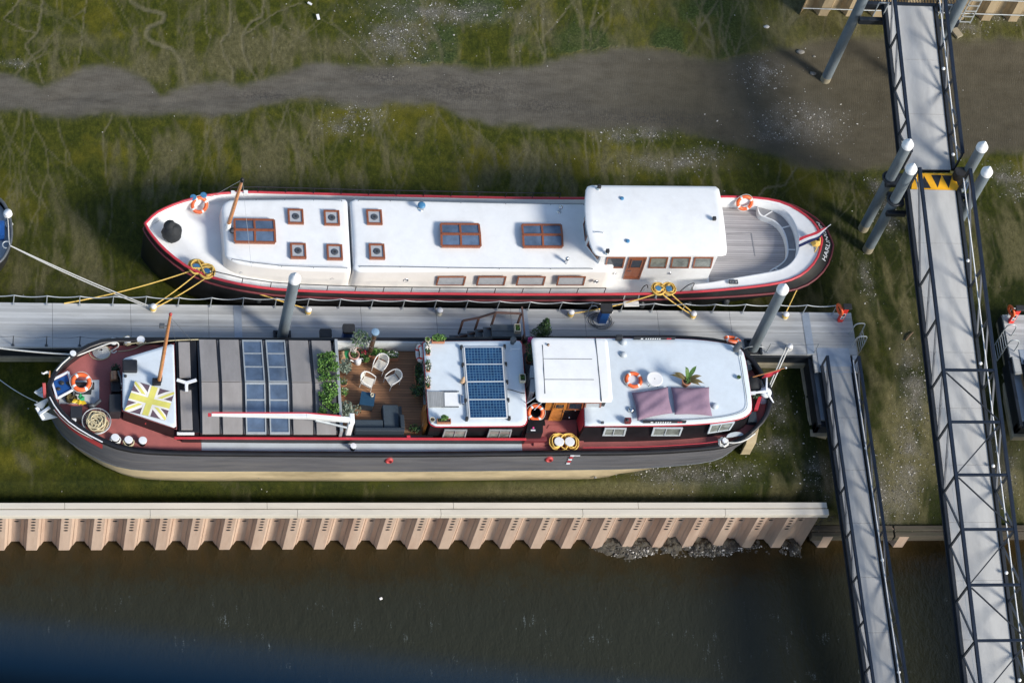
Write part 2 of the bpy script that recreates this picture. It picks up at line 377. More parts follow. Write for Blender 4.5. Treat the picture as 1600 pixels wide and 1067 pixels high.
for i in range(85):
    x=vr.uniform(-22,26); yy=float(np.interp(x,[p[0] for p in LO],[p[1] for p in LO])); walk(x,yy,vr.gauss(0,.25),-1,vr.randint(10,40),vr.choice([.04,.045,.05,.06]),vr.uniform(.3,.8))
for i in range(50):
    x=vr.uniform(-22,26); yy=float(np.interp(x,[p[0] for p in UP],[p[1] for p in UP])); walk(x,yy,vr.gauss(0,.3),1,vr.randint(8,30),vr.choice([.045,.055,.07,.09]),vr.uniform(.35,.9))
for i in range(40):
    x=vr.uniform(-22,20); walk(x,vr.uniform(6,10),vr.gauss(0,.3),-1,vr.randint(8,26),.045,vr.uniform(.25,.6))
for i in range(16):
    x=vr.uniform(-22,26); walk(x,vr.uniform(-6,3),vr.gauss(0,.4),-1,vr.randint(8,16),.045,vr.uniform(.2,.45))
vein*=np.clip(1.7*fbm(X,Y,2.2,77)-.15,0,1)
for px,wd in creeks:
    p=resample([Vector(xy(a,b,0)) for a,b in px],max(12,len(px)*5)); p=smooth_poly(p,1,False)
    q=[(a.x+vr.gauss(0,.02),a.y+vr.gauss(0,.02)) for a in p]; stamp(q,wd*.72,.8)
vein*=(1-chan)
Z-=.035*vein
# alga cover: thick green, thin olive, bare mud
alg=fbm(X,Y*.7,3.2,41,5); alg2=fbm(X*1.6,Y*.55,1.0,55,5)
alg3=fbm(X*2.6+.6*(alg-.5)*8,Y*.62,.9,61,5)
cover=.80+(alg-.5)*1.9+(alg2-.5)*1.1+(alg3-.5)*1.9
alg3=np.where(Y>4,alg3,np.clip((Y-1)/3,0,1)*alg3+(1-np.clip((Y-1)/3,0,1))*fbm(X,Y,1.1,63,6))
alg4=fbm(X*4.5+3*alg,Y*.9,.8,71,5); cover+=np.where(Y>3,(alg4-.5)*.9,(fbm(X,Y,.7,75,5)-.5)*1.2)+.55*np.clip((-5.4-Y)/1.,0,1)*(X<9)
cover=np.where(Y<yl,cover+.75*np.clip(1-(yl-Y)/1.0,0,1),cover); cover=np.where(Y>yu,cover+.5*np.clip(1-(Y-yu)/.7,0,1)*np.clip(fbm(X,Y*.2,2.4,73)*4-1.8,0,1),cover)
cover=np.clip(cover,.12,1)
weed=np.where(Y>yu+.15,1,0)*np.clip((X+5.5)/3,0,1)*np.clip((fbm(X,Y,1.7,81,5)-.42)*7,0,1)*np.clip((13.5-X)/3,0,1)
yel=np.clip((fbm(X,Y,1.5,83,4)-.56)*6,0,1)
weed_shade=.75*np.clip((X-9.5)/3,0,1)*np.clip((8-Y)/2,0,1)+.75*np.clip((-5.6-Y)/1.2,0,1)+.45*np.exp(-(((X+18.5)/3.5)**2+((Y-4.5)/2.2)**2))+.35*np.clip((X-4)/4,0,1)*np.clip((9.5-Y)/2,0,1); weed_shade=np.clip(weed_shade*(.5+1.0*fbm(X,Y,2.,91)),0,1)  # dark wet weed, with shade painted in below the barge and round the boats
wet=np.clip((X-1)/8,0,1)*chan; speck=np.zeros_like(X)
near_up=np.clip((Y-yu)/2.2,0,1); cover=np.where(Y>yu,cover*np.where(X<6,1,.75),cover)
# dirt-brown strip by the upper right, around the gangways, and below the barge's quarter
def blob(px,py,rx,ry,z=0):
    c=at(px,py,z); return np.exp(-(((X-c.x)/rx)**2+((Y-c.y)/ry)**2))
bare=blob(1300,100,3.4,1.3)+blob(1490,120,3.5,2.2)+blob(1060,250,3.0,.6)*.8+blob(800,770,5,.5)*.9+blob(1010,765,2.5,.55)*.9+blob(1420,720,1.2,3.)*.6+blob(1320,30,3,.8)*.4+blob(1550,700,2,2)*.6+blob(1410,440,.8,1)*.3+blob(430,70,2,.8)*.6+blob(130,65,1.5,.5)*.7+blob(40,440,4,.7)*.4+blob(900,60,3,.8)*.4+blob(300,95,3,.5)*.7+blob(520,75,1.5,.6)*.5+blob(180,110,2,.3)*.6
bare*= .55+.9*fbm(X,Y,.9,88)
cover=np.clip(cover-bare,0,1); weed*=np.clip(1.15-bare,0,1)
for a_,b_,c_,d_ in ((720,140,2.6,.7),(600,120,1.5,.4),(1000,185,3.2,.5),(850,165,2,.4),(420,150,1.6,.3)): speck=np.maximum(speck,blob(a_,b_,c_,d_)*.9)
speck*=chan
shell_px=[(325,0,0,0),(970,213,.9,.35),(1010,208,.8,.3),(1100,240,.8,.3),(1050,255,1.6,.35),(1215,212,.9,.3),(1355,440,.25,.9),(1385,330,.45,1.0),(1368,290,.3,.4),(1432,600,.55,1.7),(1430,690,.6,1.6),(1400,750,1.3,1.2),(1575,275,.9,.5),(1600,300,.7,.4),(1060,742,1.6,.4),(1130,735,1.2,.5),(1210,695,.8,.35),(1000,733,.9,.3),(1215,640,.5,.6),(1510,50,.7,.3),(1560,30,1.,.4),(560,180,1.0,.5),(530,200,.6,.3),(1195,110,1.,.4),(1190,125,.8,.4),(620,60,1.5,1.0),(25,100,.5,.2),(1250,190,1.8,.9),(700,20,3,.5),(1290,740,.9,.8),(1575,720,.8,1)]
shell=np.zeros_like(X)
for a,b,c,d in shell_px[1:]: shell=np.maximum(shell,blob(a,b,c,d))
shell*=np.clip(fbm(X,Y,.45,99)*2.2-.5,0,1)
# fall towards the low wall on the right, the step behind the wall, the river bed
drop=np.clip((X-12.6)/2.2,0,1)*np.clip((-1.8-Y)/5.6,0,1); Z-=2.1*drop
Z-= .95*np.clip((-6.6-Y)/.7,0,1)*(1-np.clip((X-12)/1,0,1))
Z=np.where(Y<-7.62,-3.25+.3*(fbm(X,Y,1.2,15)-.5)-.06*np.clip(-8.2-Y,0,30),Z)
WATER_Z=-2.98
bx=np.clip((X-at(860,860,WATER_Z).x)/3.5,0,1)*np.clip((at(1268,860,WATER_Z).x-X)/.5,0,1); bx=bx*(.35+.75*fbm(X,Y*0,1.6,23))
mound=.62*bx*np.exp(-(np.clip(-8.15-Y,0,9)/(.25+.85*bx*fbm(X,Y*0,1.0,29)))**2)
Z=np.where(Y<-7.62,Z+mound*(.25+.75*fbm(X,Y,.55,17)+.75*np.abs(fbm(X,Y,.24,37)-.5)*2),Z)
Z=np.where(Y<-7.62,Z+.5*np.clip(1-np.abs(Y+7.75)/.5,0,1)*(fbm(X,Y*0,.8,19)-.25),Z)   # mud left in the pans of the piling
shell=np.where(Y<-7.62,np.clip(mound*1.6,0,1)*np.clip(fbm(X,Y,.3,18)*2-.4,0,1),shell)
wet=np.where(Y<-7.62,1,wet); speck=np.where(Y<-7.62,1,speck); weed=np.where(Y<-7.62,0,weed); cover=np.where(Y<-7.62,0,cover); vein=np.where(Y<-7.62,0,vein)
ny,nx=X.shape
me=bpy.data.meshes.new('mudflat'); me.vertices.add(nx*ny); me.vertices.foreach_set('co',np.stack([X,Y,Z],-1).ravel())
ii=(np.arange(ny-1)[:,None]*nx+np.arange(nx-1)[None,:]).ravel(); q=np.stack([ii,ii+1,ii+nx+1,ii+nx],-1).ravel()
me.loops.add(len(q)); me.loops.foreach_set('vertex_index',q); me.polygons.add(len(ii)); me.polygons.foreach_set('loop_start',np.arange(len(ii))*4)
me.polygons.foreach_set('use_smooth',np.ones(len(ii),bool)); me.update(calc_edges=True)
for nm,A in (('channel',chan),('vein',vein),('cover',cover),('shell',shell),('weed',weed),('yellow',yel),('wet',wet),('speck',speck),('weed_shade',weed_shade)):
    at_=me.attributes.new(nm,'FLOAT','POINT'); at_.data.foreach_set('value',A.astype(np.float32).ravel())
gm=bpy.data.materials.new('mud_and_algae'); gm.use_nodes=True; n=gm.node_tree.nodes; L=gm.node_tree.links; b=n['Principled BSDF']
def attr(k): a=n.new('ShaderNodeAttribute'); a.attribute_name=k; return a.outputs['Fac']
tc=n.new('ShaderNodeTexCoord')
def noise(sc,det=6,ro=.6,st=(1,1,1)):
    mp=n.new('ShaderNodeMapping'); mp.inputs['Scale'].default_value=st; L.new(tc.outputs['Object'],mp.inputs[0]); z=n.new('ShaderNodeTexNoise'); z.inputs['Scale'].default_value=sc; z.inputs['Detail'].default_value=det; z.inputs['Roughness'].default_value=ro; L.new(mp.outputs[0],z.inputs[0]); return z.outputs[0]
def ramp(f,*st):
    r=n.new('ShaderNodeValToRGB'); e=r.color_ramp.elements
    while len(e)<len(st): e.new(.5)
    for k,(p,c) in zip(e,st): k.position=p; k.color=rgba(c)
    L.new(f,r.inputs[0]); return r.outputs[0]
def mix(f,a,c):
    m=n.new('ShaderNodeMix'); m.data_type='RGBA'; L.new(f,m.inputs[0]); L.new(a,m.inputs[6]); L.new(c,m.inputs[7]); return m.outputs[2]
def mth(op,a,c=None,clamp=False):
    m=n.new('ShaderNodeMath'); m.operation=op; m.use_clamp=clamp; L.new(a,m.inputs[0])
    if c is not None:
        if isinstance(c,(int,float)): m.inputs[1].default_value=c
        else: L.new(c,m.inputs[1])
    return m.outputs[0]
n1=noise(1.3,9,.65); n2=noise(6,8,.7,(1,.6,1)); n3=noise(24,5,.7); n4=noise(.35,6,.6)
green=ramp(n2,(.28,(.008,.015,.001)),(.48,(.032,.041,.003)),(.72,(.098,.100,.011)))
green2=ramp(n1,(.3,(.016,.026,.002)),(.5,(.052,.056,.005)),(.7,(.115,.105,.016)))
green=mix(mth('MULTIPLY',n4,.8,True),green,green2)
mud=ramp(n2,(.25,(.042,.040,.014)),(.5,(.092,.085,.036)),(.75,(.155,.138,.070)))
cmud=ramp(noise(2.2,9,.7,(.35,1.2,1)),(.3,(.070,.062,.048)),(.5,(.105,.095,.076)),(.72,(.135,.123,.100)))
cmud=mix(mth('MULTIPLY',mth('SUBTRACT',noise(.45,5,.6,(.6,1,1)),.5,True),2.6,True),cmud,ramp(n3,(.3,(.045,.042,.036)),(.7,(.075,.070,.060))))
cv=mth('ADD',attr('cover'),mth('MULTIPLY',mth('SUBTRACT',n2,.5),1.1)); cv=mth('MULTIPLY',mth('SUBTRACT',cv,.16),1.45,True)
green=mix(mth('MULTIPLY',attr('yellow'),.85,True),green,ramp(n1,(.3,(.060,.058,.003)),(.7,(.125,.112,.011))))
green=mix(attr('weed_shade'),green,ramp(n2,(.3,(.007,.013,.002)),(.6,(.024,.031,.004)),(.8,(.045,.050,.010))))
base=mix(cv,mud,green)
base=mix(attr('weed'),base,ramp(noise(9,7,.75),(.28,(.012,.022,.004)),(.5,(.036,.056,.012)),(.72,(.10,.125,.042))))
base=mix(mth('MULTIPLY',attr('vein'),.9,True),base,ramp(n1,(.3,(.110,.100,.052)),(.7,(.180,.160,.100))))
cmud=mix(mth('MULTIPLY',attr('wet'),.75,True),cmud,ramp(n1,(.3,(.050,.043,.026)),(.7,(.085,.074,.048))))
cmud=mix(mth('MULTIPLY',attr('speck'),mth('MULTIPLY',mth('SUBTRACT',noise(11,7,.75),.45),7.,True),True),cmud,ramp(n3,(.3,(.030,.028,.027)),(.7,(.060,.055,.050))))
base=mix(mth('MAXIMUM',attr('channel'),attr('wet')),base,cmud)
sh=mth('MULTIPLY',attr('shell'),mth('GREATER_THAN',n3,.47)); base=mix(mth('MULTIPLY',attr('shell'),.85,True),base,ramp(n3,(.3,(.05,.045,.035)),(.5,(.13,.12,.10)),(.68,(.30,.285,.26))))
gr_=mth('ADD',mth('MULTIPLY',mth('SUBTRACT',noise(34,6,.8),.5),1.5),mth('MULTIPLY',mth('SUBTRACT',noise(13,6,.75),.5),1.1)); gr_=mth('MULTIPLY',gr_,mth('SUBTRACT',mth('MULTIPLY',attr('channel'),-.55),-1.)); gr_=mth('MAXIMUM',mth('ADD',gr_,1.0),.35)
vm=n.new('ShaderNodeVectorMath'); vm.operation='SCALE'; L.new(base,vm.inputs[0]); L.new(gr_,vm.inputs['Scale']); base=vm.outputs[0]
L.new(base,b.inputs['Base Color'])
ro=mth('ADD',mth('MULTIPLY',attr('channel'),-.18),.72); L.new(ro,b.inputs['Roughness']); b.inputs['Specular IOR Level'].default_value=.12
hgt=mth('ADD',mth('MULTIPLY',n2,.6),mth('MULTIPLY',n3,.5))
wv=n.new('ShaderNodeTexWave'); wv.inputs['Scale'].default_value=1.6; wv.inputs['Distortion'].default_value=7; wv.inputs['Detail'].default_value=3; wv.inputs['Detail Scale'].default_value=1.5
mp=n.new('ShaderNodeMapping'); mp.inputs['Rotation'].default_value=(0,0,.35); mp.inputs['Scale'].default_value=(2.2,1,1); L.new(tc.outputs['Object'],mp.inputs[0]); L.new(mp.outputs[0],wv.inputs[0])
rip=mth('MULTIPLY',mth('MULTIPLY',wv.outputs['Fac'],attr('channel')),.045)
hgt=mth('ADD',hgt,mth('MULTIPLY',mth('MULTIPLY',noise(9,7,.75),attr('weed')),1.8)); hgt=mth('ADD',mth('MULTIPLY',hgt,mth('SUBTRACT',mth('MULTIPLY',attr('channel'),-.75),-1.)),rip)
bp=n.new('ShaderNodeBump'); bp.inputs['Strength'].default_value=.75; bp.inputs['Distance'].default_value=.09; L.new(hgt,bp.inputs['Height']); L.new(bp.outputs[0],b.inputs['Normal'])
me.materials.append(gm); gr=bpy.data.objects.new('mudflat',me); COL.objects.link(gr); struct(gr)
from mathutils.bvhtree import BVHTree
def ground_z(x,y):
    i=int(np.clip(np.searchsorted(ax_,x),1,nx-1)); j=int(np.clip(np.searchsorted(ay_,y),1,ny-1)); return float(Z[j,i])
# river water
wm=bpy.data.materials.new('river_water'); wm.use_nodes=True; n=wm.node_tree.nodes; L=wm.node_tree.links; b=n['Principled BSDF']; tc=n.new('ShaderNodeTexCoord')
sp=n.new('ShaderNodeSeparateXYZ'); L.new(tc.outputs['Object'],sp.inputs[0])
far=mth('ADD',mth('MULTIPLY',sp.outputs[1],-.30),mth('MULTIPLY',noise(.8,7,.65),1.3)); far=mth('SUBTRACT',far,.62+2.46)
base=ramp(far,(0,(.030,.021,.008)),(.25,(.023,.019,.009)),(.55,(.023,.0235,.0145)),(1,(.0245,.026,.017)))
st=mth('MULTIPLY',noise(5,3,.5,(1.6,.22,1)),noise(1.1,4,.6)); fo=mth('MULTIPLY',mth('SUBTRACT',mth('MULTIPLY',st,noise(26,4,.7)),.206),14,True); fo=mth('MULTIPLY',fo,.7,True); fo=mth('MULTIPLY',fo,mth('MULTIPLY',mth('SUBTRACT',far,.5),2.,True))
foam=n.new('ShaderNodeRGB'); foam.outputs[0].default_value=(.22,.26,.26,1)
L.new(mix(fo,base,foam.outputs[0]),b.inputs['Base Color']); b.inputs['Roughness'].default_value=.12; b.inputs['IOR'].default_value=1.33
bp=n.new('ShaderNodeBump'); bp.inputs['Strength'].default_value=.7; bp.inputs['Distance'].default_value=.08; L.new(mth('ADD',noise(2.6,4,.6,(1,.5,1)),mth('MULTIPLY',noise(9,3,.5,(1,.6,1)),.4)),bp.inputs['Height']); L.new(bp.outputs[0],b.inputs['Normal'])
mb=MB(); mb.quad([(-160,-160,WATER_Z),(160,-160,WATER_Z),(160,-7.66,WATER_Z),(-160,-7.66,WATER_Z)]); struct(build(mb,'river_water',wm,org=(0,0,0),recalc=False))
# stones and shells lying in patches
mb=MB(); mb2=MB()
def stone(mb,x,y,s,mi):
    z=ground_z(x,y); a=random.uniform(0,6.28); c,sn=math.cos(a),math.sin(a); V=[]
    for (u,v,ww) in ((-1,0,0),(1,0,0),(0,-1,0),(0,1,0),(0,0,.7),(0,0,-.4)):
        k=random.uniform(.6,1.15); p,q=u*s*k*1.3,v*s*k*.8; V.append((x+p*c-q*sn,y+p*sn+q*c,z+.2*s+ww*s*random.uniform(.5,1)))
    mb.add(V,[(0,2,4),(2,1,4),(1,3,4),(3,0,4),(2,0,5),(1,2,5),(3,1,5),(0,3,5)],mi)
for a,b_,rx,ry in shell_px[1:]:
    c=at(a,b_,0)
    for i in range(int(320*rx*ry)+20):
        x=c.x+random.gauss(0,rx*.75); y=c.y+random.gauss(0,ry*.75)
        if y<-7.4: continue
        stone(mb,x,y,random.choice([.012,.016,.02,.024,.03,.045])*random.uniform(.6,1.1),random.choice([0,0,1,1,1,2]))
for i in range(700):
    x=random.uniform(-23,26); y=random.uniform(-7,19); stone(mb,x,y,random.uniform(.012,.035),random.choice([0,1,2,2]))
for (a,b_,rx,ry,k) in [(1130,868,1.3,.3,900),(1215,868,1.0,.35,1000),(1010,866,.8,.28,400),(1180,864,.7,.28,400),(930,862,1.5,.2,60)]:
    c=at(a,b_,WATER_Z)
    for i in range(k):
        x=c.x+random.gauss(0,rx*.7);y=c.y+random.gauss(0,ry*.6)
        if y>-7.7 or ground_z(x,y)<WATER_Z-.05: continue
        stone(mb,x,y,random.uniform(.02,.07),random.choice([0,1,2,2,2,2,2,2]))
D('shell_pale',(.50,.48,.44),.7,.2,8); D('stone_grey',(.20,.19,.17),.8,.25,6); D('stone_dark',(.075,.07,.06),.8,.3,6)
struct(build(mb,'shells_and_stones',[M['shell_pale'],M['stone_grey'],M['stone_dark']],org=(0,0,0),recalc=False),'stuff')
m_=MB(); p=at(595,935,WATER_Z); m_.boxc((p.x,p.y,WATER_Z+.02),(.13,.1,.05),rz=.4); tag(build(m_,'floating_litter',M['ring_white'],bevel=.02),'tiny white scrap floating on the dark river water','litter')
# a few separate rocks / lumps
def rock(px,py,s,label,mt='stone_grey'):
    p=at(px,py,0); m_=MB(); m_.ell((p.x,p.y,ground_z(p.x,p.y)+s*.18),(s,s*.62,s*.38),9,6,rough=.18,rz=random.random()); tag(build(m_,'rock',M[mt]),label,'rock')
rock(1249,85,.19,'pale rounded rock, larger one left of the tall pile on the brown mud')
rock(1270,116,.16,'flat pale rock beside the foot of the left tall pile')
rock(1271,91,.08,'small pale stone just right of the larger rounded rock')
rock(1196,47,.14,'small white rock on the green slope at the top','shell_pale')
m_=MB(); p=at(1495,52,0.3); m_.boxc((p.x,p.y,ground_z(p.x,p.y)+.08),(.34,.5,.14),rz=.5); tag(build(m_,'concrete_block',M['concrete_float'],bevel=.02),'pale concrete block lying on the mud right of the upper walkway','block')
m_=MB(); m_.tube([at(1415,532,.04),at(1421,524,.09),at(1427,519,.05)],[.03,.05,.02],7); tag(build(m_,'driftwood',M['bark']),'small curved piece of driftwood on the mud left of the big walkway','driftwood')
m_=MB(); m_.boxc((at(497,27,.1)),(.12,.26,.04),rz=.2,rx=.1); tag(build(m_,'litter',M['ring_white']),'scrap of white litter lying on the algae at the top','litter')
m_=MB(); m_.boxc((at(484,6,.1)),(.2,.1,.03),rz=-.6); tag(build(m_,'litter',M['ring_white']),'small white scrap of litter at the very top edge of the algae','litter')

# ---------------------------------------------------------------- sheet pile wall with cap
def corr(mb,x0,x1,ztop,zbot,yo=-8.15,dep=.40,per=1.291,ph=0.):
    """corrugated steel face: outer pan, web, inner pan, web; a lip at each interlock"""
    V=[];k=math.floor((x0-ph)/per)*per+ph; xs=[]
    while k<x1+per:
        xs+=[(k,0),(k+.42,0),(k+.545,.55),(k+.56,.50),(k+.70,1),(k+per-.261,1),(k+per-.126,.50),(k+per-.111,.55)]; k+=per
    xs=[(x,f) for x,f in xs if x0-1e-6<=x<=x1+1e-6]
    for x,f in xs: y=yo+f*dep; V+= [(x,y,zbot),(x,y,ztop),(x,y+.03,ztop),(x,y+.03,zbot)]
    Fc=[]
    for i in range(len(xs)-1):
        a=i*4;c=a+4; Fc+=[(a,c,c+1,a+1),(a+1,c+1,c+2,a+2),(a+2,c+2,c+3,a+3)]
    mb.add(V,Fc)
xe=at(1293,784.4,.35).x
wl=thing('sheet_pile_wall',(-5,-8,-3.3),'long corrugated steel pile wall with pale concrete cap above the river','wall')
mb=MB(); PH=aty(42,842,-8.15).x; corr(mb,-40,xe-.1,.1,-4.2,ph=PH); 
k=PH-31*1.291; HZ=[aty(47,q,-8.15).z for q in (811,815.4,819.8,824.1,828.5)]; HZ2=[aty(24,q,-7.75).z for q in (809.6,814)]
while k<xe:
    for z in HZ:
        c=(k+.21,-8.15,z); mb.add([(c[0]+.092*math.cos(t),-8.156,z+.062*math.sin(t)) for t in np.linspace(0,6.2832,15)[:-1]],[tuple(range(14))],1)
    for z in HZ2:
        mb.add([(k+.865+.092*math.cos(t),-7.756,z+.06*math.sin(t)) for t in np.linspace(0,6.2832,15)[:-1]],[tuple(range(14))],1)
    k+=1.291
build(mb,'sheet_piling',[M['pile_rust'],M['sign_black']],wl,recalc=False)
mb=MB(); x=-40.; 
while x<xe-.05:
    x2=min(x+6.1+random.uniform(-.3,.3),xe); 
    if xe-x2<1.2: x2=xe
    mb.box(x+.006,x2-.006,-8.205,-7.935,.08,.35); x=x2
build(mb,'cap_beam',M['cap_beam'],wl,bevel=.012)
mb=MB(); x=-42.
while x<xe-.05:
    x2=min(x+7.7+random.uniform(-.3,.3),xe-.03)
    if xe-x2<1.2: x2=xe-.03
    mb.box(x+.006,x2-.006,-7.885,-7.63,.09,.335); x=x2
build(mb,'cap_beam',M['cap_beam'],wl,bevel=.012)
# low stretch on the right with timber top
ll=thing('low_pile_wall',(20,-8,-4),'low rust coloured pile wall with dark timber top beam beneath the walkways','wall')
mb=MB(); corr(mb,xe-.3,60,-1.95,-4.2,dep=.4,per=3.35,ph=at(1395,856,-3).x); build(mb,'sheet_piling',M['pile_rust'],ll)
mb=MB(); x=xe-.15
for wd in (2.1,1.55,3.6,3.4,4,4,4,4,4,4,4): mb.box(x+.03,x+wd-.03,-8.14+random.uniform(-.02,.02),-7.90,-2.35,-1.93+random.uniform(-.02,.02)); mb.box(x+.03,x+wd-.03,-7.88,-7.62,-2.35,-1.91+random.uniform(-.02,.02)); x+=wd
build(mb,'timber_beam',M['old_timber'],ll,bevel=.03)
D('bank_steel',(.40,.31,.19),.8,.15,2,stain=(.20,.14,.08),stain_amt=.7,stretch=(2,2,.4))
# bank piling at the very top
bk=thing('bank_pile_wall',(20,16.5,0),'weathered beige corrugated pile wall of the far bank at the top edge','wall')
XB=at(1256,14,1.).x; mb=MB(); yb=at(1330,20,.3).y; corr(mb,XB,60,5.6,-1,yo=yb-.2,dep=.4,per=1.3); build(mb,'sheet_piling',M['bank_steel'],bk)
mb=MB(); mb.box(XB-.1,60,yb-.25,yb+.6,5.6,5.9); build(mb,'cap_beam',M['cap_beam'],bk,bevel=.02)
mb=MB()
for zz in (.9,2.0): mb.tube([(XB,yb-.28,zz),(60,yb-.28,zz)],.03,6)
build(mb,'wale_cable',M['galv'],bk)
# ---------------------------------------------------------------- floating dock
ZD=1.0; YN=-1.03; YF=1.01
def pontoon(name,label,x0,x1,seam0,joints,sign):
    t=thing(name,((max(x0,-20)+min(x1,24))/2,0,0),label,'pontoon')
    mb=MB(); e=3.15; x=x0; xs=[x0]; k=math.ceil((x0-seam0)/e); 
    while seam0+k*e<x1-.3:
        if seam0+k*e>x0+.3: xs.append(seam0+k*e)
        k+=1
    xs.append(x1)
    for a,b in zip(xs,xs[1:]):
        mb.box(a+.005,b-.005,.012,YF,ZD-.12,ZD); mb.box(a+.005,b-.005,YN,.002,ZD-.12,ZD-.003)
    build(mb,'deck',M['dock_deck'],t,bevel=.006)
    for jx in joints: mb=MB(); mb.box(jx-.16,jx+.16,YN+.02,YF-.02,ZD+.002,ZD+.012); build(mb,'joint_plate',M['joint_plate'],t)
    mb=MB(); mb.box(x0-.03,x1+.03,YN-.07,YF+.06,.36,ZD-.13); build(mb,'fender_beam',M['dark_steel'],t,bevel=.02)
    mb=MB(); mb.box(x0+.05,x1-.05,YN-.14,YF+.12,-.25,.34); build(mb,'float',M['concrete_float'],t,bevel=.03)
    return t
XE=at(1330,489,ZD).x
dk=pontoon('floating_dock','long grey plank floating dock between the white boat and the barge',-60,XE,at(82,508,ZD).x,[at(372,508,ZD).x,at(820,508,ZD).x,at(1262,515,ZD).x],1)
def rope_rail(name,label,xs,y,col,rail,skip=()):
    t=thing(name,((max(xs[0],-20)+xs[-1])/2,y,ZD),label,'railing')
    tops=[]
    for i,x in enumerate(xs):
        mb=MB(); lean=random.uniform(-.02,.02); tp=(x+lean,y+random.uniform(-.02,.02),ZD+.76); mb.cyl((x,y,ZD),tp,.022,.02,8); mb.box(x-.06,x+.06,y-.05,y+.05,ZD+.001,ZD+.014); tops.append(tp)
        build(mb,'post',M[col],t)
    mb=MB()
    for a,b in zip(tops,tops[1:]):
        sg=random.uniform(.09,.15); P=[Vector(a).lerp(Vector(b),u/8)-Vector((0,0,sg*4*(u/8)*(1-u/8)+.02)) for u in range(9)]
        mb.tube(P,.022 if rail else .008,6,caps=False)
    build(mb,'rope',M['galv'] if rail else M['galv_dark'],t)
    return t
x20=at(20.7,477,ZD).x; sp=1.325; xs=[]
x=x20-3*sp
while x<XE-.05: xs.append(x); x+=sp
rope_rail('rope_railing','pale rope railing on slim posts along the dock edge beside the white boat',xs,.93,'galv',True)
xs=[x20+i*sp-.02 for i in range(-3,8)]; rope_rail('wire_railing','low wire railing coloured dark for shade on the dock edge off the barge bow',xs,-.95,'galv_dark',False)  # darker galvanised colour paints the shade on this edge's posts
xs=[at(p,536,ZD).x for p in (466,513,596,648)]; rope_rail('wire_railing','wire railing posts coloured dark for shade on the dock alongside the barge roof terrace',xs,-.95,'galv_dark',False)
xs=[at(1197,549,ZD).x,XE-1.9]; rope_rail('wire_railing','two short dark posts with wire on the dock near the barge stern rope',xs,-.95,'galv',False)
# landing arm of the left dock with its hinge plate
xa,xb=at(1272,570,ZD).x,at(1285,570,ZD).x; yq=at(1280,580,ZD).y
def landing(m,xl,xr,xw0,xw1,label):
    """arm beside the gangway: upper plank, lower tank, hinge plate"""
    t=thing('landing_arm',((xl+xr)/2,-2.5,0),label,'landing stage')
    mb=MB(); mb.box(xl,xr,-1.86,-1.04,ZD-.13,ZD-.005); build(mb,'plank',M['dock_deck'],t,bevel=.01)
    mb=MB(); a,b=(xr,xr+.02) if m>0 else (xl-.02,xl); mb.box(xl+.02,xr+.02,-3.95,-1.12,.1,.62); build(mb,'tank',M['joint_plate'],t,bevel=.03)
    mb=MB(); mb.box(xl-.16,xl+.015,-4.25,-1.1,.0,.80); mb.box(xl-.16,xr+.1,-4.25,-3.97,.0,.58); build(mb,'side_beam',M['dark_steel'],t,bevel=.02)
    mb=MB(); mb.box(xl-.30,xr+.1,-4.42,-1.12,-.3,.02); build(mb,'float',M['concrete_float'],t,bevel=.04)
    mb=MB(); mb.box(xw0,xw1,-1.9,-.72,ZD+.012,ZD+.022); build(mb,'hinge_plate',M['joint_plate'],t,bevel=.005)
    return t
landing(1,xa,xb,at(1277,555,ZD).x,at(1328,555,ZD).x,'dark landing arm with grey tank and hinge plate beside the narrow gangway')
mb=MB(); t=thing('landing_arm',(XE-.05,-1.5,0),'narrow right hand landing strip of the dock beside the narrow gangway','landing stage')
mb.box(XE-.25,XE-.02,-1.86,-1.04,ZD-.13,ZD-.005); build(mb,'plank',M['dock_deck'],t,bevel=.01)
mb=MB(); mb.box(XE-.26,XE-.03,-3.9,-1.12,-.2,.7); build(mb,'side_beam',M['dark_steel'],t,bevel=.02)
# dock ladder hoops
def hoops(x,y0,y1,side,label):
    t=thing('boarding_ladder',(x,(y0+y1)/2,ZD),label,'ladder')
    for y in (y0,y1):
        P=[Vector((x-side*.25,y-.02,ZD+.02)),Vector((x-side*.25,y,ZD+.75)),Vector((x-side*.12,y,ZD+.93)),Vector((x+side*.12,y,ZD+.95)),Vector((x+side*.24,y,ZD+.8)),Vector((x+side*.22,y,ZD-.9))]
        mb=MB(); mb.tube(smooth_poly(P,2,False),.028,8); build(mb,'handrail',M['galv'],t)
    for k in range(6):
        mb=MB(); z=ZD+.35-.25*k; mb.cyl((x+side*.23,y0,z),(x+side*.23,y1,z),.018,n=6); build(mb,'rung',M['galv'],t)
    return t
yh0,yh1=at(1338,542,ZD).y,at(1338,522,ZD).y
hoops(XE+.02,yh0,yh1,1,'pale tubular boarding ladder with hoop handrails at the right end of the long dock')
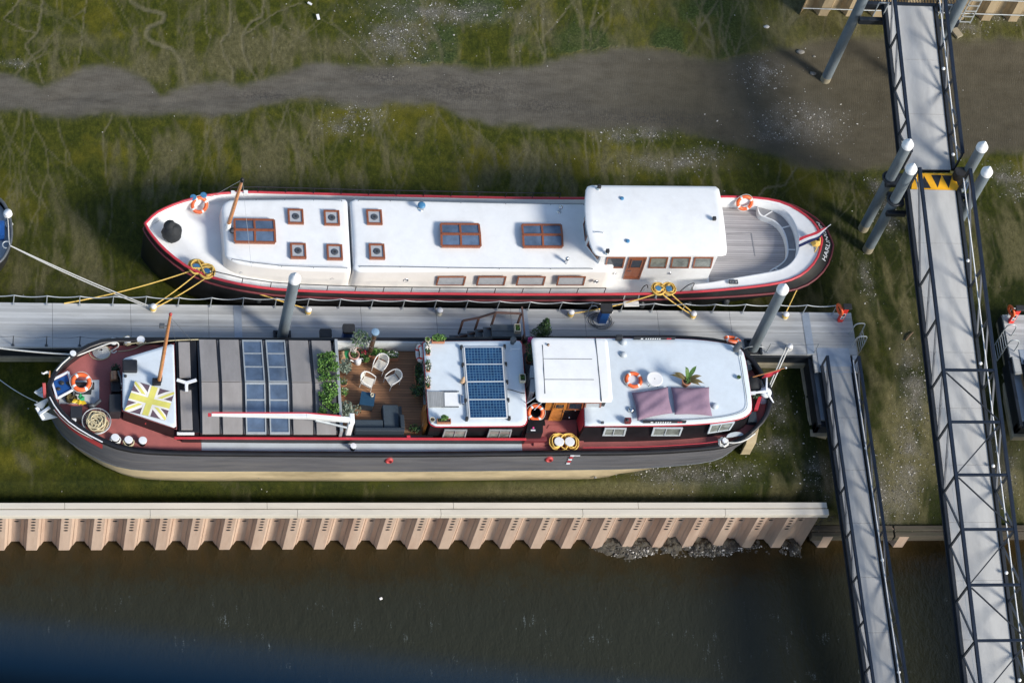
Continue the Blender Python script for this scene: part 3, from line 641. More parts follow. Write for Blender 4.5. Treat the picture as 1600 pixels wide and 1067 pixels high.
# piles
def pile(x,y,zb,zt,label,group,cap=True,r=.225):
    t=thing('steel_pile',(x,y,zb),label,'pile',group)
    mb=MB(); mb.tube([(x,y,zb-.5),(x,y,zb+.6),(x,y,(zb+zt)/2),(x,y,zt)],r,24); build(mb,'shaft',M['pile_steel'],t)
    mb=MB(); mb.lathe((x,y,zb+.002),[(r+.004,-.3),(r+.004,.42+.0)],24); build(mb,'tide_band',M['concrete_float'],t)
    if cap:
        mb=MB(); mb.lathe((x,y,zt-.06),[(r+.022,0),(r+.025,.16),(r+.0,.2),(r*.75,.30),(.10,.42),(.055,.44),(.05,.50),(0,.52)],24); build(mb,'cap',M['pile_cap'],t)
    return t
G='tall steel mooring piles'
pile(16.19,5.83,0,6.78,'tall grey pile with white cap left of the yellow plate, rear of the left pair',G)
pile(16.23,4.74,0,6.6,'tall white capped pile just left of the yellow plate, front of the left pair',G)
c=at(1535.8,228,6.85); d=at(1543.8,266,6.7)
pile(c.x,c.y,0,6.7,'grey pile with white cap right of the walkway pivot, rear of the right pair',G); pile(d.x,d.y,0,6.5,'grey pile with white cap right of the walkway pivot, front of the right pair',G)
pile(-9.79,-.47,-.3,5.75,'grey pile with white cap rising through the dock in front of the white boat bow',G)
pile(10.11,-.76,-.3,5.95,'grey pile with white cap through the dock right of the barge stern',G)
pile(15.55,13.64,-.1,10,'tall uncapped grey pile leaning into view left of the upper landing',G)
c=at(1489,29,5.6); pile(c.x,c.y,.2,10,'tall uncapped grey pile behind the right truss of the upper walkway',G)
def guide(x,y,label):
    t=thing('pile_guide',(x,y,ZD),label,'pile guide'); 
    mb=MB()
    for a,b in ((-.36,-.27),(.27,.36)): mb.box(x+a,x+b,y-.36,y+.36,ZD+.003,ZD+.10)
    mb.box(x-.27,x+.27,y+.27,y+.36,ZD+.003,ZD+.10); build(mb,'collar',M['dark_steel'],t,bevel=.01)
    mb=MB(); mb.box(x-.27,x+.27,y-.34,y+.27,ZD+.002,ZD+.012); build(mb,'opening',M['black_rubber'],t)
    mb=MB(); mb.tube(smooth_poly([(x-.5,y-.2,ZD+.02),(x-.4,y-.2,ZD+.45),(x+.4,y-.2,ZD+.45),(x+.5,y-.2,ZD+.02)],2,False),.02,6); build(mb,'guard_rail',M['galv'],t)
guide(-9.79,-.55,'black collar round the foot of the pile on the dock near the barge hatch'); guide(10.11,-.72,'black collar round the foot of the pile by the barge stern')
# white dock bollards
def dock_bollard(px,py,label):
    p=at(px,py+6,ZD); t=thing('dock_bollard',p,label,'bollard','white bollards along the dock')
    mb=MB(); mb.lathe(p,[(.13,.0),(.13,.02),(.085,.03),(.085,.24)],18); build(mb,'stem',M['cream_clay'],t)
    mb=MB(); mb.lathe(p,[(.09,.241),(.125,.25),(.13,.30),(.10,.345),(0,.36)],18); build(mb,'head',M['pile_cap'],t)
    return p
BO={}
for k,(px,py,lb) in enumerate([(239,478,'white dock bollard holding both yellow bow ropes and the white rope'),(481,483,'white dock bollard with a yellow rope just right of the dock pile'),(686,484,'bare white dock bollard midway, with no rope on it'),(891,487,'white dock bollard with yellow rope left of the blue pedestal'),(1082,489,'white dock bollard with two yellow ropes below the wheelhouse'),(1226,490,'white dock bollard with the yellow stern rope right of the pile')]): BO[k]=dock_bollard(px,py,lb)
# service pedestals
def pedestal(px,py,h,label,hose,capm='black_rubber'):
    p=at(px,py,ZD); t=thing('service_pedestal',p,label,'pedestal','power pedestals on the dock')
    mb=MB(); mb.prism(rpoly([(p.x-.19,p.y-.15),(p.x+.19,p.y-.15),(p.x+.19,p.y+.15),(p.x-.19,p.y+.15)],.06),ZD,ZD+h); build(mb,'body',M['blue_plastic'],t,bevel=.02)
    mb=MB(); mb.prism(rpoly([(p.x-.25,p.y-.2),(p.x+.25,p.y-.2),(p.x+.25,p.y+.2),(p.x-.25,p.y+.2)],.08),ZD+h+.001,ZD+h+.16); build(mb,'lid',M[capm],t,bevel=.04)
    mb=MB(); mb.ell((p.x+.26,p.y-.02,ZD+h-.2),(.07,.05,.09)); build(mb,'socket',M['pile_cap'],t)
    if hose:
        mb=MB(); P=[]
        for i in range(90): a=i*.21; rr=.28+.0028*i+.02*math.sin(i*.7); P.append((p.x-.05+rr*math.cos(a)*1.1,p.y-.02+rr*math.sin(a)*.8,ZD+.03+.0005*i))
        mb.tube(P,.016,6); h_=build(mb,'coiled_hose',M['galv_dark']); tag(h_,'dark hose coiled on the dock round the blue pedestal','hose')
        mb=MB(); mb.tube(smooth_poly([(p.x-.62,p.y+.25,ZD),(p.x-.62,p.y+.25,ZD+.75),(p.x-.35,p.y+.25,ZD+.85),(p.x-.22,p.y+.2,ZD+.5)],2,False),.022,7); build(mb,'hose_hook',M['galv'],t)
pedestal(940,501,.95,'bright blue service pedestal with black lid and coiled hose on the dock',True)
pedestal(540,533,.95,'blue and black service pedestal beside the barge chimney, right of the dark one',False)
pedestal(505,537,.75,'dark lidded service pedestal on the shaded dock edge, left of the blue one',False)
# lifebuoy posts
def buoy_post(px,py,label):
    p=at(px,py,ZD); t=thing('lifebuoy_station',p,label,'life buoy post')
    mb=MB(); mb.boxc((p.x,p.y,ZD+.55),(.22,.16,1.1)); build(mb,'cabinet',M['life_red'],t,bevel=.015)
    mb=MB(); mb.box(p.x-.07,p.x+.07,p.y-.084,p.y-.081,ZD+.25,ZD+.75); build(mb,'notice',M['letter_white'],t)
    mb=MB(); mb.box(p.x-.05,p.x+.05,p.y-.087,p.y-.0845,ZD+.5,ZD+.7); mb.box(p.x-.05,p.x+.05,p.y-.087,p.y-.0845,ZD+.3,ZD+.4); build(mb,'notice_panel',M['sign_black'],t)
    mb=MB(); mb.boxc((p.x+.03,p.y+.02,ZD+1.17),(.36,.26,.1)); build(mb,'hood',M['black_rubber'],t,bevel=.02)
    mb=MB(); mb.torus((p.x-.2,p.y+.1,ZD+.78),.23,.055,(1,.35,.1),24,8); build(mb,'ring',M['orange_ring'],t)
buoy_post(1312,501,'red lifebuoy post with orange ring on the corner of the long dock')
# ---------------------------------------------------------------- truss walkways
def walkway(name,label,xl,xr,ys,z,h,flip,brace,lights,ds=.10,cat='walkway'):
    """xl,xr deck edges; ys node positions (shore end first); z(y) deck height; flip: node index from which the diagonals lean the other way"""
    y0,y1=ys[0],ys[-1]; t=thing(name,((xl+xr)/2,(y0+y1)/2,z((y0+y1)/2)),label,cat)
    a,b=xl-.11,xr+.11
    mb=MB(); n=max(1,int(abs(y1-y0)/2.4)); yy=[y0+(y1-y0)*i/n for i in range(n+1)]
    for p,q in zip(yy,yy[1:]):
        s=.006; V=[]
        for (x,y) in ((xl,p-s),(xr,p-s),(xr,q+s),(xl,q+s)): V.append((x,y,z(y)-.05))
        for (x,y) in ((xl,p-s),(xr,p-s),(xr,q+s),(xl,q+s)): V.append((x,y,z(y)))
        mb.add(V,[(3,2,1,0),(4,5,6,7),(0,1,5,4),(1,2,6,5),(2,3,7,6),(3,0,4,7)])
    build(mb,'deck',M['walk_deck'],t)
    mb=MB()
    for y in yy: mb.bar((xl+.02,y,z(y)-.12),(xr-.02,y,z(y)-.12),.08,.12)
    build(mb,'cross_bearer',M['dark_steel'],t)
    for x in (a,b):
        mb=MB(); mb.bar((x,y0,z(y0)-.02),(x,y1,z(y1)-.02),.13,.22); mb.bar((x-(.1 if x==a else -.1),y0,z(y0)-.12),(x-(.1 if x==a else -.1),y1,z(y1)-.12),.08,.08); build(mb,'bottom_chord',M['dark_steel'],t,bevel=.01)
        mb=MB(); mb.bar((x,y0,z(y0)+h),(x,y1,z(y1)+h),ds*1.45,ds*1.3); build(mb,'top_chord',M['navy_steel'],t,bevel=.012)
        for y in ys: mb=MB(); mb.bar((x,y,z(y)+.09),(x,y,z(y)+h-ds*.65),ds*.8,ds*.8,up=(0,1,0)); build(mb,'vertical',M['dark_steel'],t)
        for i,(p,q) in enumerate(zip(ys,ys[1:])):
            mb=MB()
            if i<flip: A,B=(x,p,z(p)+h-.08),(x,q,z(q)+.12)
            else: A,B=(x,p,z(p)+.12),(x,q,z(q)+h-.08)
            mb.bar(A,B,ds*.7,ds*.7); build(mb,'diagonal',M['truss_grey'],t)
    for i in brace:
        y=ys[i]; mb=MB(); mb.bar((a+ds*.75,y,z(y)+h),(b-ds*.75,y,z(y)+h),ds*1.1,ds*.9); build(mb,'top_brace',M['navy_steel'],t,bevel=.01)
        if i+1<len(ys) and i+1 in brace:
            y2=ys[i+1]; mb=MB(); P=((a+.1,y-.1),(b-.1,y2+.1)) if (i%2==brace[0]%2) else ((b-.1,y-.1),(a+.1,y2+.1))
            mb.bar((P[0][0],P[0][1],z(y)+h-.03),(P[1][0],P[1][1],z(y2)+h-.03),.05,.05); build(mb,'top_diagonal',M['dark_steel'],t)
    hr=min(.98,h*.6); hx=.06 if h>1 else .14
    mb=MB(); mb.tube([(b-hx,y0,z(y0)+hr),(b-hx,y1,z(y1)+hr)],.026,8); build(mb,'handrail',M['pile_cap'],t)
    mb=MB(); mb.tube([(a+.07,y0,z(y0)+hr),(a+.07,y1,z(y1)+hr)],.012,6); build(mb,'handrail',M['galv'],t)
    for y in lights:
        mb=MB(); mb.ell((b-.02,y,z(y)+.22),(.075,.075,.075),12,8); build(mb,'bulkhead_light',M['pile_cap'],t)
    return t
z2=lambda y:4.5+(y-4.6)*.137
def solve(px,py,zf,dz=0):
    y=0
    for _ in range(30): y=.5*y+.5*at(px,py,zf(y)+dz).y
    return y
h2=1.72
yn=[solve(1480,p,z2,h2) for p in (578,659,741.6,826.8,913.9,1001)]; st2=(yn[0]-yn[-1])/5
ys=[5.05]+[yn[0]+st2*k for k in (2,1)]+yn+[yn[-1]-st2*k for k in (1,2,3,4)]
ys=[y for y in ys if y<=5.05]; ys=sorted(set(ys),reverse=True)
walkway('truss_walkway','big truss walkway with overhead braces descending from the yellow plate to the bottom edge',16.86,18.87,ys,z2,h2,next(i for i,y in enumerate(ys) if abs(y-yn[2])<.01),[i for i,y in enumerate(ys) if y<=yn[0]+.01],[solve(1530,p,z2,.2) for p in (408,568,728,895,1063)])
z1=lambda y:4.5+(y-6.2)*.165; h1=1.3
ya=solve(1405,50.5,z1,h1); yb_=solve(1413,118,z1,h1); s1=ya-yb_
ys=[solve(1420,9.5,z1)]+[y for y in [ya+s1*.0,yb_,yb_-s1,yb_-2*s1,yb_-3*s1] if y>6.6]+[6.12]
walkway('truss_walkway','upper truss walkway with pale deck from the bank landing to the yellow plate',16.80,18.87,ys,z1,h1,2,[],[solve(1473,108,z1,.2),solve(1489,242,z1,.2)])
zs_=lambda y:ZD+.04+(y+1.2)*.028
hs=.9; yn=[solve(1300,p,zs_,hs) for p in (556,622.5,689.5,758,827,897.5,968,1039)]; stp=(yn[0]-yn[-1])/7
ys=yn+[yn[-1]-stp*k for k in (1,2,3,4)]
walkway('truss_gangway','narrow truss gangway with pale deck running from the dock end down to the bottom edge',at(1288,576,ZD).x,at(1329,576,ZD).x,ys,zs_,hs,5,[],[solve(1368,p,zs_,.2) for p in (700,875,1050)],ds=.085,cat='gangway')
# pivot between the spans
pv=thing('pivot_platform',(17.9,5.3,3.6),'yellow hinge plate with black triangles on a dark frame between four piles','hinge platform')
zp=4.535; mb=MB(); P=ps([(1424,295.5),(1494,298),(1498.5,293.5),(1490,271.5),(1428,270.8)],zp); mb.prism(P,zp-.03,zp); build(mb,'yellow_plate',M['yellow_sign'],pv)
for tri in ([(605,285),(570,443),(695,446)],[(697,276),(830,278),(782,440)],[(836,281),(965,284),(922,446)],[(472,285),(512,330),(553,440),(530,440)]):
    mb=MB(); mb.prism([xy(1370+a/8.206,240+b/8.206,zp+.004) for a,b in tri][::-1],zp+.002,zp+.006); build(mb,'black_triangle',M['sign_black'],pv)
for y in (5.95,5.55,5.02): mb=MB(); mb.box(15.95,19.85,y-.09,y+.09,4.02,4.26); build(mb,'cross_beam',M['dark_steel'],pv,bevel=.01)
for x in (16.55,19.2): mb=MB(); mb.box(x-.08,x+.08,4.5,6.1,3.98,4.24); build(mb,'side_beam',M['dark_steel'],pv,bevel=.01)
for (x,y) in ((16.19,5.83),(16.23,4.74)):
    mb=MB(); mb.torus((x,y,4.2),.30,.06,n=24,m=6); build(mb,'pile_ring',M['dark_steel'],pv)
mb=MB(); mb.box(15.95,16.8,4.28,4.46,3.55,3.8); build(mb,'bracket',M['dark_steel'],pv,bevel=.01)
mb=MB(); c=at(1502,270,4.9); mb.prism(rpoly([(c.x-.28,c.y-.22),(c.x+.30,c.y-.22),(c.x+.30,c.y+.22),(c.x-.28,c.y+.22)],.15),4.45,5.0); build(mb,'rubber_cover',M['black_rubber'],pv,bevel=.05)
mb=MB(); c=at(1507,290,4.9); mb.bar((c.x-.12,c.y-.3,4.85),(c.x+.1,c.y+.2,5.0),.06,.06); mb.bar((c.x,c.y-.3,4.85),(c.x+.22,c.y+.2,5.0),.06,.06); build(mb,'hinge_arm',M['galv'],pv)
# upper landing
lz=5.55; c0=at(1344,22,lz).x; yl_=solve(1420,9.5,z1); c1=yl_+0
lt=thing('upper_landing',(17.8,yl_+.5,lz-.3),'dark steel landing with close barred railings at the top of the upper walkway','landing')
mb=MB(); mb.box(c0,20.1,yl_-.62,yl_-.42,lz-.45,lz-.12); mb.box(c0,20.1,yl_+.02,yl_+.2,lz-.2,lz+.18); build(mb,'beam',M['dark_steel'],lt,bevel=.015)
mb=MB(); 
for i in range(34): x=c0+.05+i*(20.0-c0)/33; mb.box(x-.012,x+.012,yl_+.20,yl_+1.6,lz+.10,lz+.14)
mb.box(c0,20.1,yl_+1.6,yl_+1.72,lz,lz+.2); build(mb,'grating',M['dark_steel'],lt)
for sx in (-1,1):
    xx=16.62 if sx<0 else 19.05; x2=c0 if sx<0 else 20.1; mb=MB(); mb.bar((xx,yl_-.4,lz+.9),(xx+sx*.45,yl_-.4,lz+.9),.04,.04); mb.bar((xx+sx*.02,yl_-.4,lz-.1),(xx+sx*.02,yl_-.4,lz+.9),.04,.04,up=(0,1,0)); mb.bar((xx+sx*.45,yl_-.4,lz-.1),(xx+sx*.45,yl_-.4,lz+.9),.04,.04,up=(0,1,0)); build(mb,'gate_rail',M['galv'],lt)
ld=thing('bank_ladder',at(1511,18,1.5),'white rung ladder on the bank piling right of the upper landing','ladder')
a=at(1502,36,.6); b=at(1519,34,.6)
for x in (a.x,b.x): mb=MB(); mb.bar((x,a.y+.2,.3),(x,a.y+.2,5.2),.05,.05,up=(0,1,0)); build(mb,'rail',M['galv'],ld)
for k in range(9): mb=MB(); mb.bar((a.x,a.y+.16,.45+k*.42),(b.x,a.y+.16,.45+k*.42),.045,.045); build(mb,'rung',M['galv'],ld)
# ---------------------------------------------------------------- second pontoon at the right edge
x0=at(1566,491,ZD).x
pontoon('floating_dock','second grey floating dock cut off by the right edge beyond the big walkway',x0,70,x0+3.1,[],-1)
hoops(x0-.02,at(1570,548,ZD).y,at(1568,524,ZD).y,-1,'pale tubular boarding ladder on the left end of the second dock at the right edge')
buoy_post(1579,503,'red lifebuoy post on the corner of the second dock at the right edge')
t=thing('landing_arm',(x0+.2,-2.5,0),'dark landing arm of the second dock at the right edge','landing stage')
mb=MB(); mb.box(x0+.1,x0+.42,-1.86,-1.04,ZD-.13,ZD-.005); build(mb,'plank',M['dock_deck'],t,bevel=.01)
mb=MB(); mb.box(x0+.12,x0+.50,-3.95,-1.12,.1,.62); build(mb,'tank',M['joint_plate'],t,bevel=.03)
mb=MB(); mb.box(x0-.05,x0+.10,-4.25,-1.1,0,.8); mb.box(x0-.05,x0+1.2,-4.25,-3.97,0,.58); build(mb,'side_beam',M['dark_steel'],t,bevel=.02)
mb=MB(); mb.box(x0-.15,x0+1.2,-4.42,-1.12,-.3,.02); build(mb,'float',M['concrete_float'],t,bevel=.04)
mb=MB(); mb.box(x0+.45,x0+1.9,-1.42,-.72,ZD+.012,ZD+.03); build(mb,'hinge_plate',M['joint_plate'],t,bevel=.005)
xs=[x0+.2+1.3*i for i in range(6)]; rope_rail('rope_railing','pale rope railing on the far edge of the second dock at the right edge',xs,.93,'galv',True)
ys=[-1.25-2.07*k for k in range(10)]; walkway('truss_gangway','narrow gangway of the second dock, barely showing at the right edge',x0+.72,x0+1.95,ys,zs_,hs,5,[],[],ds=.085,cat='gangway')
# ---------------------------------------------------------------- boats: shared helpers
def off_poly(P,d):
    P=[Vector(p) for p in P]; n=len(P); A=sum(P[i].x*P[(i+1)%n].y-P[(i+1)%n].x*P[i].y for i in range(n)); s=1 if A>0 else -1; out=[]
    for i in range(n):
        a=(P[i]-P[i-1]); b=(P[(i+1)%n]-P[i]); a=a.normalized() if a.length>1e-9 else b.normalized(); b=b.normalized() if b.length>1e-9 else a
        t=(a+b); t=t.normalized() if t.length>1e-6 else a; nn=Vector((t.y,-t.x))*s; k=1/max(.5,abs(nn.dot(Vector((a.y,-a.x))))); out.append(P[i]+nn*d*k)
    return out
def loft(mb,rings,mi=0,sm=True,cap0=False,cap1=False,closed=True):
    n=len(rings[0]); V=[p for r in rings for p in r]; m=n if closed else n-1
    mb.add(V,[(i*n+j,i*n+(j+1)%n,(i+1)*n+(j+1)%n,(i+1)*n+j) for i in range(len(rings)-1) for j in range(m)],mi,sm)
    if cap0: mb.add(rings[0],[tuple(range(n))[::-1]],mi)
    if cap1: mb.add(rings[-1],[tuple(range(n))],mi)
def ring(poly,z): return [Vector((p[0],p[1],z(p[0],p[1]) if callable(z) else z)) for p in poly]
class Hull:
    def __init__(s,near,far,zs,n=46):
        s.zs=zs
        def conv(L):
            out=[]
            for a,b in L:
                z=1.8
                for _ in range(6): p=at(a,b,z); z=zs(p.x)
                out.append((p.x,p.y))
            return out
        N=conv(near);Fa=conv(far); x0=min(N[0][0],Fa[0][0]);x1=max(N[-1][0],Fa[-1][0])
        tip0=((N[0][0]+Fa[0][0])/2,(N[0][1]+Fa[0][1])/2); tip1=((N[-1][0]+Fa[-1][0])/2,(N[-1][1]+Fa[-1][1])/2)
        N=[tip0]+N[1:-1]+[tip1]; Fa=[tip0]+Fa[1:-1]+[tip1]
        A=resample(smooth_poly([Vector(p) for p in N],2,False),400); B=resample(smooth_poly([Vector(p) for p in Fa],2,False),400)
        xs=[tip0[0]+(tip1[0]-tip0[0])*(1-math.cos(math.pi*i/n))/2 for i in range(n+1)]
        s.xs=xs; s.yn=[float(np.interp(x,[p.x for p in A],[p.y for p in A])) for x in xs]; s.yf=[float(np.interp(x,[p.x for p in B],[p.y for p in B])) for x in xs]
        s.x0,s.x1=xs[0],xs[-1]
    def YN(s,x): return float(np.interp(x,s.xs,s.yn))
    def YF(s,x): return float(np.interp(x,s.xs,s.yf))
    def loop(s,inset=0.,ky=1.,kx=0.,cx=0.):
        """closed outline; inset in metres towards the inside, ky scales the breadth, kx moves the ends inwards"""
        P=[Vector((x,y)) for x,y in zip(s.xs,s.yn)]+[Vector((x,y)) for x,y in list(zip(s.xs,s.yf))[-2:0:-1]]
        xm=(s.x0+s.x1)/2; hl=(s.x1-s.x0)/2; out=[]
        for p in P:
            yc=(s.YN(p.x)+s.YF(p.x))/2; u=(p.x-xm)/hl; k=ky(u) if callable(ky) else ky; dx=kx(u) if callable(kx) else -kx*u*abs(u)**3
            out.append(Vector((p.x+dx,yc+(p.y-yc)*k)))
        return off_poly(out,-inset) if inset else out
    def deck(s,mb,xa,xb,zf,inset,mi=0,camber=0.,nx=30,ny=4):
        V=[];
        for i in range(nx+1):
            x=xa+(xb-xa)*i/nx; a=s.YN(x)+inset; b=s.YF(x)-inset
            if b<a: a=b=(a+b)/2
            for j in range(ny+1): t=j/ny; V.append((x,a+(b-a)*t,zf(x)+camber*(1-(2*t-1)**2)))
        mb.add(V,[(i*(ny+1)+j,(i+1)*(ny+1)+j,(i+1)*(ny+1)+j+1,i*(ny+1)+j+1) for i in range(nx) for j in range(ny)],mi,True)
def px_quad(C,yw,d=0.): return [aty(a,b,(yw(a) if callable(yw) else yw)-d) for a,b in C]
def wall_win(parent,C,name='window',fr='varnish',gl='hatch_glass',fw=.07,th=.035,mull=0,nd=Vector((0,-1,0)),label=None,bars=()):
    """C = 4 world corners TL,TR,BR,BL on the wall; frame bars around and a pane inside"""
    TL,TR,BR,BL=[Vector(c) for c in C]; nd=Vector(nd).normalized(); mb=MB(); cx=(TL+TR+BR+BL)/4; h=nd*th
    I=[c+(cx-c).normalized()*fw*1.4 for c in (TL,TR,BR,BL)]; O=[TL,TR,BR,BL]
    V=[];
    for L_ in (O,I): V+=[c+h for c in L_]
    V+=[c-nd*.02 for c in O]; V+=[c+h*.3 for c in I]
    for i in range(4):
        j=(i+1)%4; mb.add(V,[(i,j,4+j,4+i),(8+i,8+j,j,i),(4+i,4+j,12+j,12+i)])
    for t in bars: a=I[0].lerp(I[1],t);b=I[3].lerp(I[2],t); mb.bar(a+h*.8,b+h*.8,fw*.5,.02,up=nd)
    f=build(mb,name,M[fr],parent,recalc=True,label=label)
    mb=MB(); mb.quad([c+h*.32 for c in I]); build(mb,'pane',M[gl],f,recalc=False)
    return f
def porthole(parent,p,r=.11,gl='glass_dark',name='porthole',nd=(0,-1,0),fr='chrome'):
    mb=MB(); nd=Vector(nd); mb.lathe(Vector(p)+nd*.003,[(r+.03,0),(r+.03,.02),(r,.028),(r,.008)],18,axis=nd); f=build(mb,name,M[fr],parent); mb=MB(); mb.lathe(Vector(p)+nd*.004,[(r,0),(r,.006),(0,.006)],18,axis=nd); build(mb,'pane',M[gl],f); return f
def rail_line(parent,pts,h,r,m,name='handrail',every=1,post=True,mb=None):
    own=mb is None; mb=mb or MB()
    mb.tube([Vector(p)+Vector((0,0,h)) for p in pts],r,6)
    if post:
        for p in pts[::every]: mb.cyl(Vector(p),Vector(p)+Vector((0,0,h)),r*.9,n=6)
    if own: return build(mb,name,M[m],parent)
def life_ring(c,axis,label,grp='orange life rings',R=.30,r=.075,mtl='orange_ring',z0=None):
    t=thing('life_ring',c,label,'life ring',grp); mb=MB(); mb.torus(c,R,r,axis,40,12); build(mb,'ring',M[mtl],t)
    ax=Vector(axis).normalized(); q=Vector((0,0,1)).rotation_difference(ax)
    for k in range(4):
        mb=MB(); a=.6+k*math.pi/2; mb.torus(c,R,r+.006,axis,4,12,a-.13,a+.13); build(mb,'reflective_band',M['ring_white' if mtl!='ring_white' else 'life_red'],t)
    mb=MB(); P=[]
    for i in range(48): a=2*math.pi*i/48; k=R+r+.012+.025*abs(math.sin(2*(a-.6))); P.append(Vector(c)+q@Vector((k*math.cos(a),k*math.sin(a),0)))
    mb.tube(P,.010,6,closed=True); build(mb,'grab_line',M['rope_white'],t); return t
def rope(pts,r,m,label,cat='rope',sag=0,name='mooring_rope',grp=None,n=24):
    pts=[Vector(p) for p in pts]
    if len(pts)==2: a,b=pts; pts=[a.lerp(b,i/n)-Vector((0,0,sag*4*(i/n)*(1-i/n))) for i in range(n+1)]
    mb=MB(); mb.tube(pts,r,7); return tag(build(mb,name,M[m]),label,cat,grp)
def coil(mb,c,R,turns,r,dz=.0,jit=.03,ax=1.,seed=0,dr=0.):
    q=random.Random(seed); P=[]; n=int(turns*22)
    for i in range(n):
        a=2*math.pi*i/22; k=R+dr*i/22+q.uniform(-jit,jit); P.append((c[0]+k*math.cos(a),c[1]+ax*k*math.sin(a),c[2]+dz*i/22+q.uniform(0,jit*.6)))
    mb.tube(smooth_poly(P,1,False),r,6)

# ---------------------------------------------------------------- WHITE BOAT
zw=lambda x: lerp_tab([(-15.4,2.6),(-13,2.2),(-10,1.87),(-6,1.67),(0,1.6),(6,1.65),(10,1.8),(14.3,2.05)],x)
nW=[(226,350),(231,360),(245,379),(262.5,396),(285,413.5),(300,422),(330,434.5),(375,445.5),(425,452.5),(500,456.5),(600,458.8),(760,460.5),(960,460.8),(1083,457.5),(1162,450.5),(1215,444),(1246,435),(1267,419),(1280,399),(1284.5,376)]
fW=[(226,350),(241,334),(260,324.5),(283,315.5),(300,311),(325,305),(350,302),(388,300),(450,302),(575,305.5),(760,309),(910,311),(1126,307),(1176,308.5),(1215,313.5),(1238,323),(1262,338.7),(1277,354.5),(1284.5,376)]
HW=Hull(nW,fW,zw)
wb=thing('white_barge_yacht',((HW.x0+HW.x1)/2,3.7,0),'long white motor barge with black hull, red rails and teak aft deck on the mud','boat')
fl=lambda a: (lambda u: 1+a*max(0,(u-.62)/.38)**1.3)
stern=lambda d:(lambda u: d*max(0,(u-.55)/.45)**1.5 - (d*.4 if d<0 else 0)*max(0,(-u-.8)/.2)**2*-1)
rub_dz=.40
def ringW(inset,ky,kx,dz=None,z=None): return ring(HW.loop(inset,ky,kx),(lambda x,y: zw(x)+dz) if z is None else (lambda x,y: z(x) if callable(z) else z))
ku=lambda k0,ks,kb:(lambda u: k0+(ks-k0)*max(0,(u-.45)/.55)**1.5+(kb-k0)*max(0,(-u-.45)/.55)**1.5)
mb=MB()
loft(mb,[ringW(0,1,0,dz=.02),ringW(0,ku(1.005,1.13,1),lambda u:.58*max(0,(u-.55)/.45)**2,dz=-rub_dz),ringW(0,ku(1.005,1.15,1),lambda u:.60*max(0,(u-.55)/.45)**2,dz=-.62),ringW(0,ku(1.0,.9,1.0),lambda u:-.9*max(0,(u-.4)/.6)**2,z=.45),ringW(0,ku(.97,.55,.95),lambda u:-2.6*max(0,(u-.3)/.7)**2,z=.1),ringW(0,ku(.8,.3,.7),lambda u:-3.*max(0,(u-.3)/.7)**2,z=-.35)],0)
build(mb,'hull',M['black_hull'],wb)
mb=MB(); mb.tube(ringW(.01,1,0,dz=.03),.06,8,closed=True); build(mb,'gunwale_rail',M['red_paint'],wb)
mb=MB(); mb.tube(ringW(-.02,ku(1.005,1.13,1),lambda u:.58*max(0,(u-.55)/.45)**2,dz=-rub_dz),.05,8,closed=True); build(mb,'rubbing_strake',M['dark_red'],wb)
zdw=lambda x: max(1.13,zw(x)-.5)
mb=MB(); loft(mb,[ringW(.07,1,0,dz=.03),ringW(.11,1,0,dz=-.03),ringW(.12,1,0,z=zdw)],0); build(mb,'bulwark',M['white_paint'],wb)
XA=aty(1121,402,2.35).x           # aft wall of the wheelhouse
mb=MB(); HW.deck(mb,HW.x0+.12,XA+.1,zdw,.1,0,.03); build(mb,'deck',M['white_deck'],wb)
# trunk cabin
def trunk(poly_px,zr,z0,name,camber=.06,r=.18):
    P=rpoly(ps(poly_px,zr),r,5); P=[Vector(p) for p in resample([Vector(p) for p in P],96,True)]
    mb=MB(); loft(mb,[ring(off_poly(P,.07),z0),ring(off_poly(P,.015),zr-.16),ring(P,zr-.09)],0); w_=build(mb,'cabin_wall',M['cream_wall'],wb)
    mb=MB(); n=len(P); c=sum(P,Vector((0,0)))/n; yl=[p.y for p in P]; ym=(min(yl)+max(yl))/2; hw=(max(yl)-min(yl))/2
    cam=lambda x,y: camber*(1-((y-ym)/hw)**2)
    R=[ring(P,zr-.095),ring(P,zr-.05),ring(off_poly(P,-.03),zr-.01),ring(off_poly(P,-.09),lambda x,y:zr+.005+cam(x,y)*.6),ring(off_poly(P,-.2),lambda x,y:zr+.005+cam(x,y))]
    for k in (.85,.6,.3): R.append([Vector((c.x+(p.x-c.x)*k,c.y+(p.y-c.y)*k,zr+.005+cam(0,c.y+(p.y-c.y)*k))) for p in off_poly(P,-.2)])
    loft(mb,R,0,True); mb.add([*R[-1],(c.x,c.y,zr+.005+camber)],[(j,(j+1)%n,n) for j in range(n)],0,True); build(mb,'cabin_roof',M['white_deck'],wb); return P
trunk([(346,322),(356,312),(543,310.5),(549,424.5),(470,421.5),(415,417.5),(372,411.5),(352,402)],2.36,1.1,'fore')
trunk([(547,310.5),(760,315.5),(945,318.5),(960,424),(760,423),(553,424.5)],2.46,1.1,'aft',r=.12)
yw_=lambda px: 1.90+(0 if px>540 else (540-px)*.0018)
for k,(a,b) in enumerate(((681,728.5),(744,791.5),(806,853),(869,915.5))):
    C=px_quad([(a+3,432.2),(b,432.2),(b-3.5,445.3),(a-.5,445.3)],1.84,.0); wall_win(wb,C,gl='hatch_glass',fw=.055)
for px,py in ((405,429.5),(519,436),(576,436.5),(634,437.5),(931,439.8)): porthole(wb,aty(px,py,yw_(px)-.035),.085)
porthole(wb,aty(377,426,yw_(377)-.03),.05)
ZR=2.46
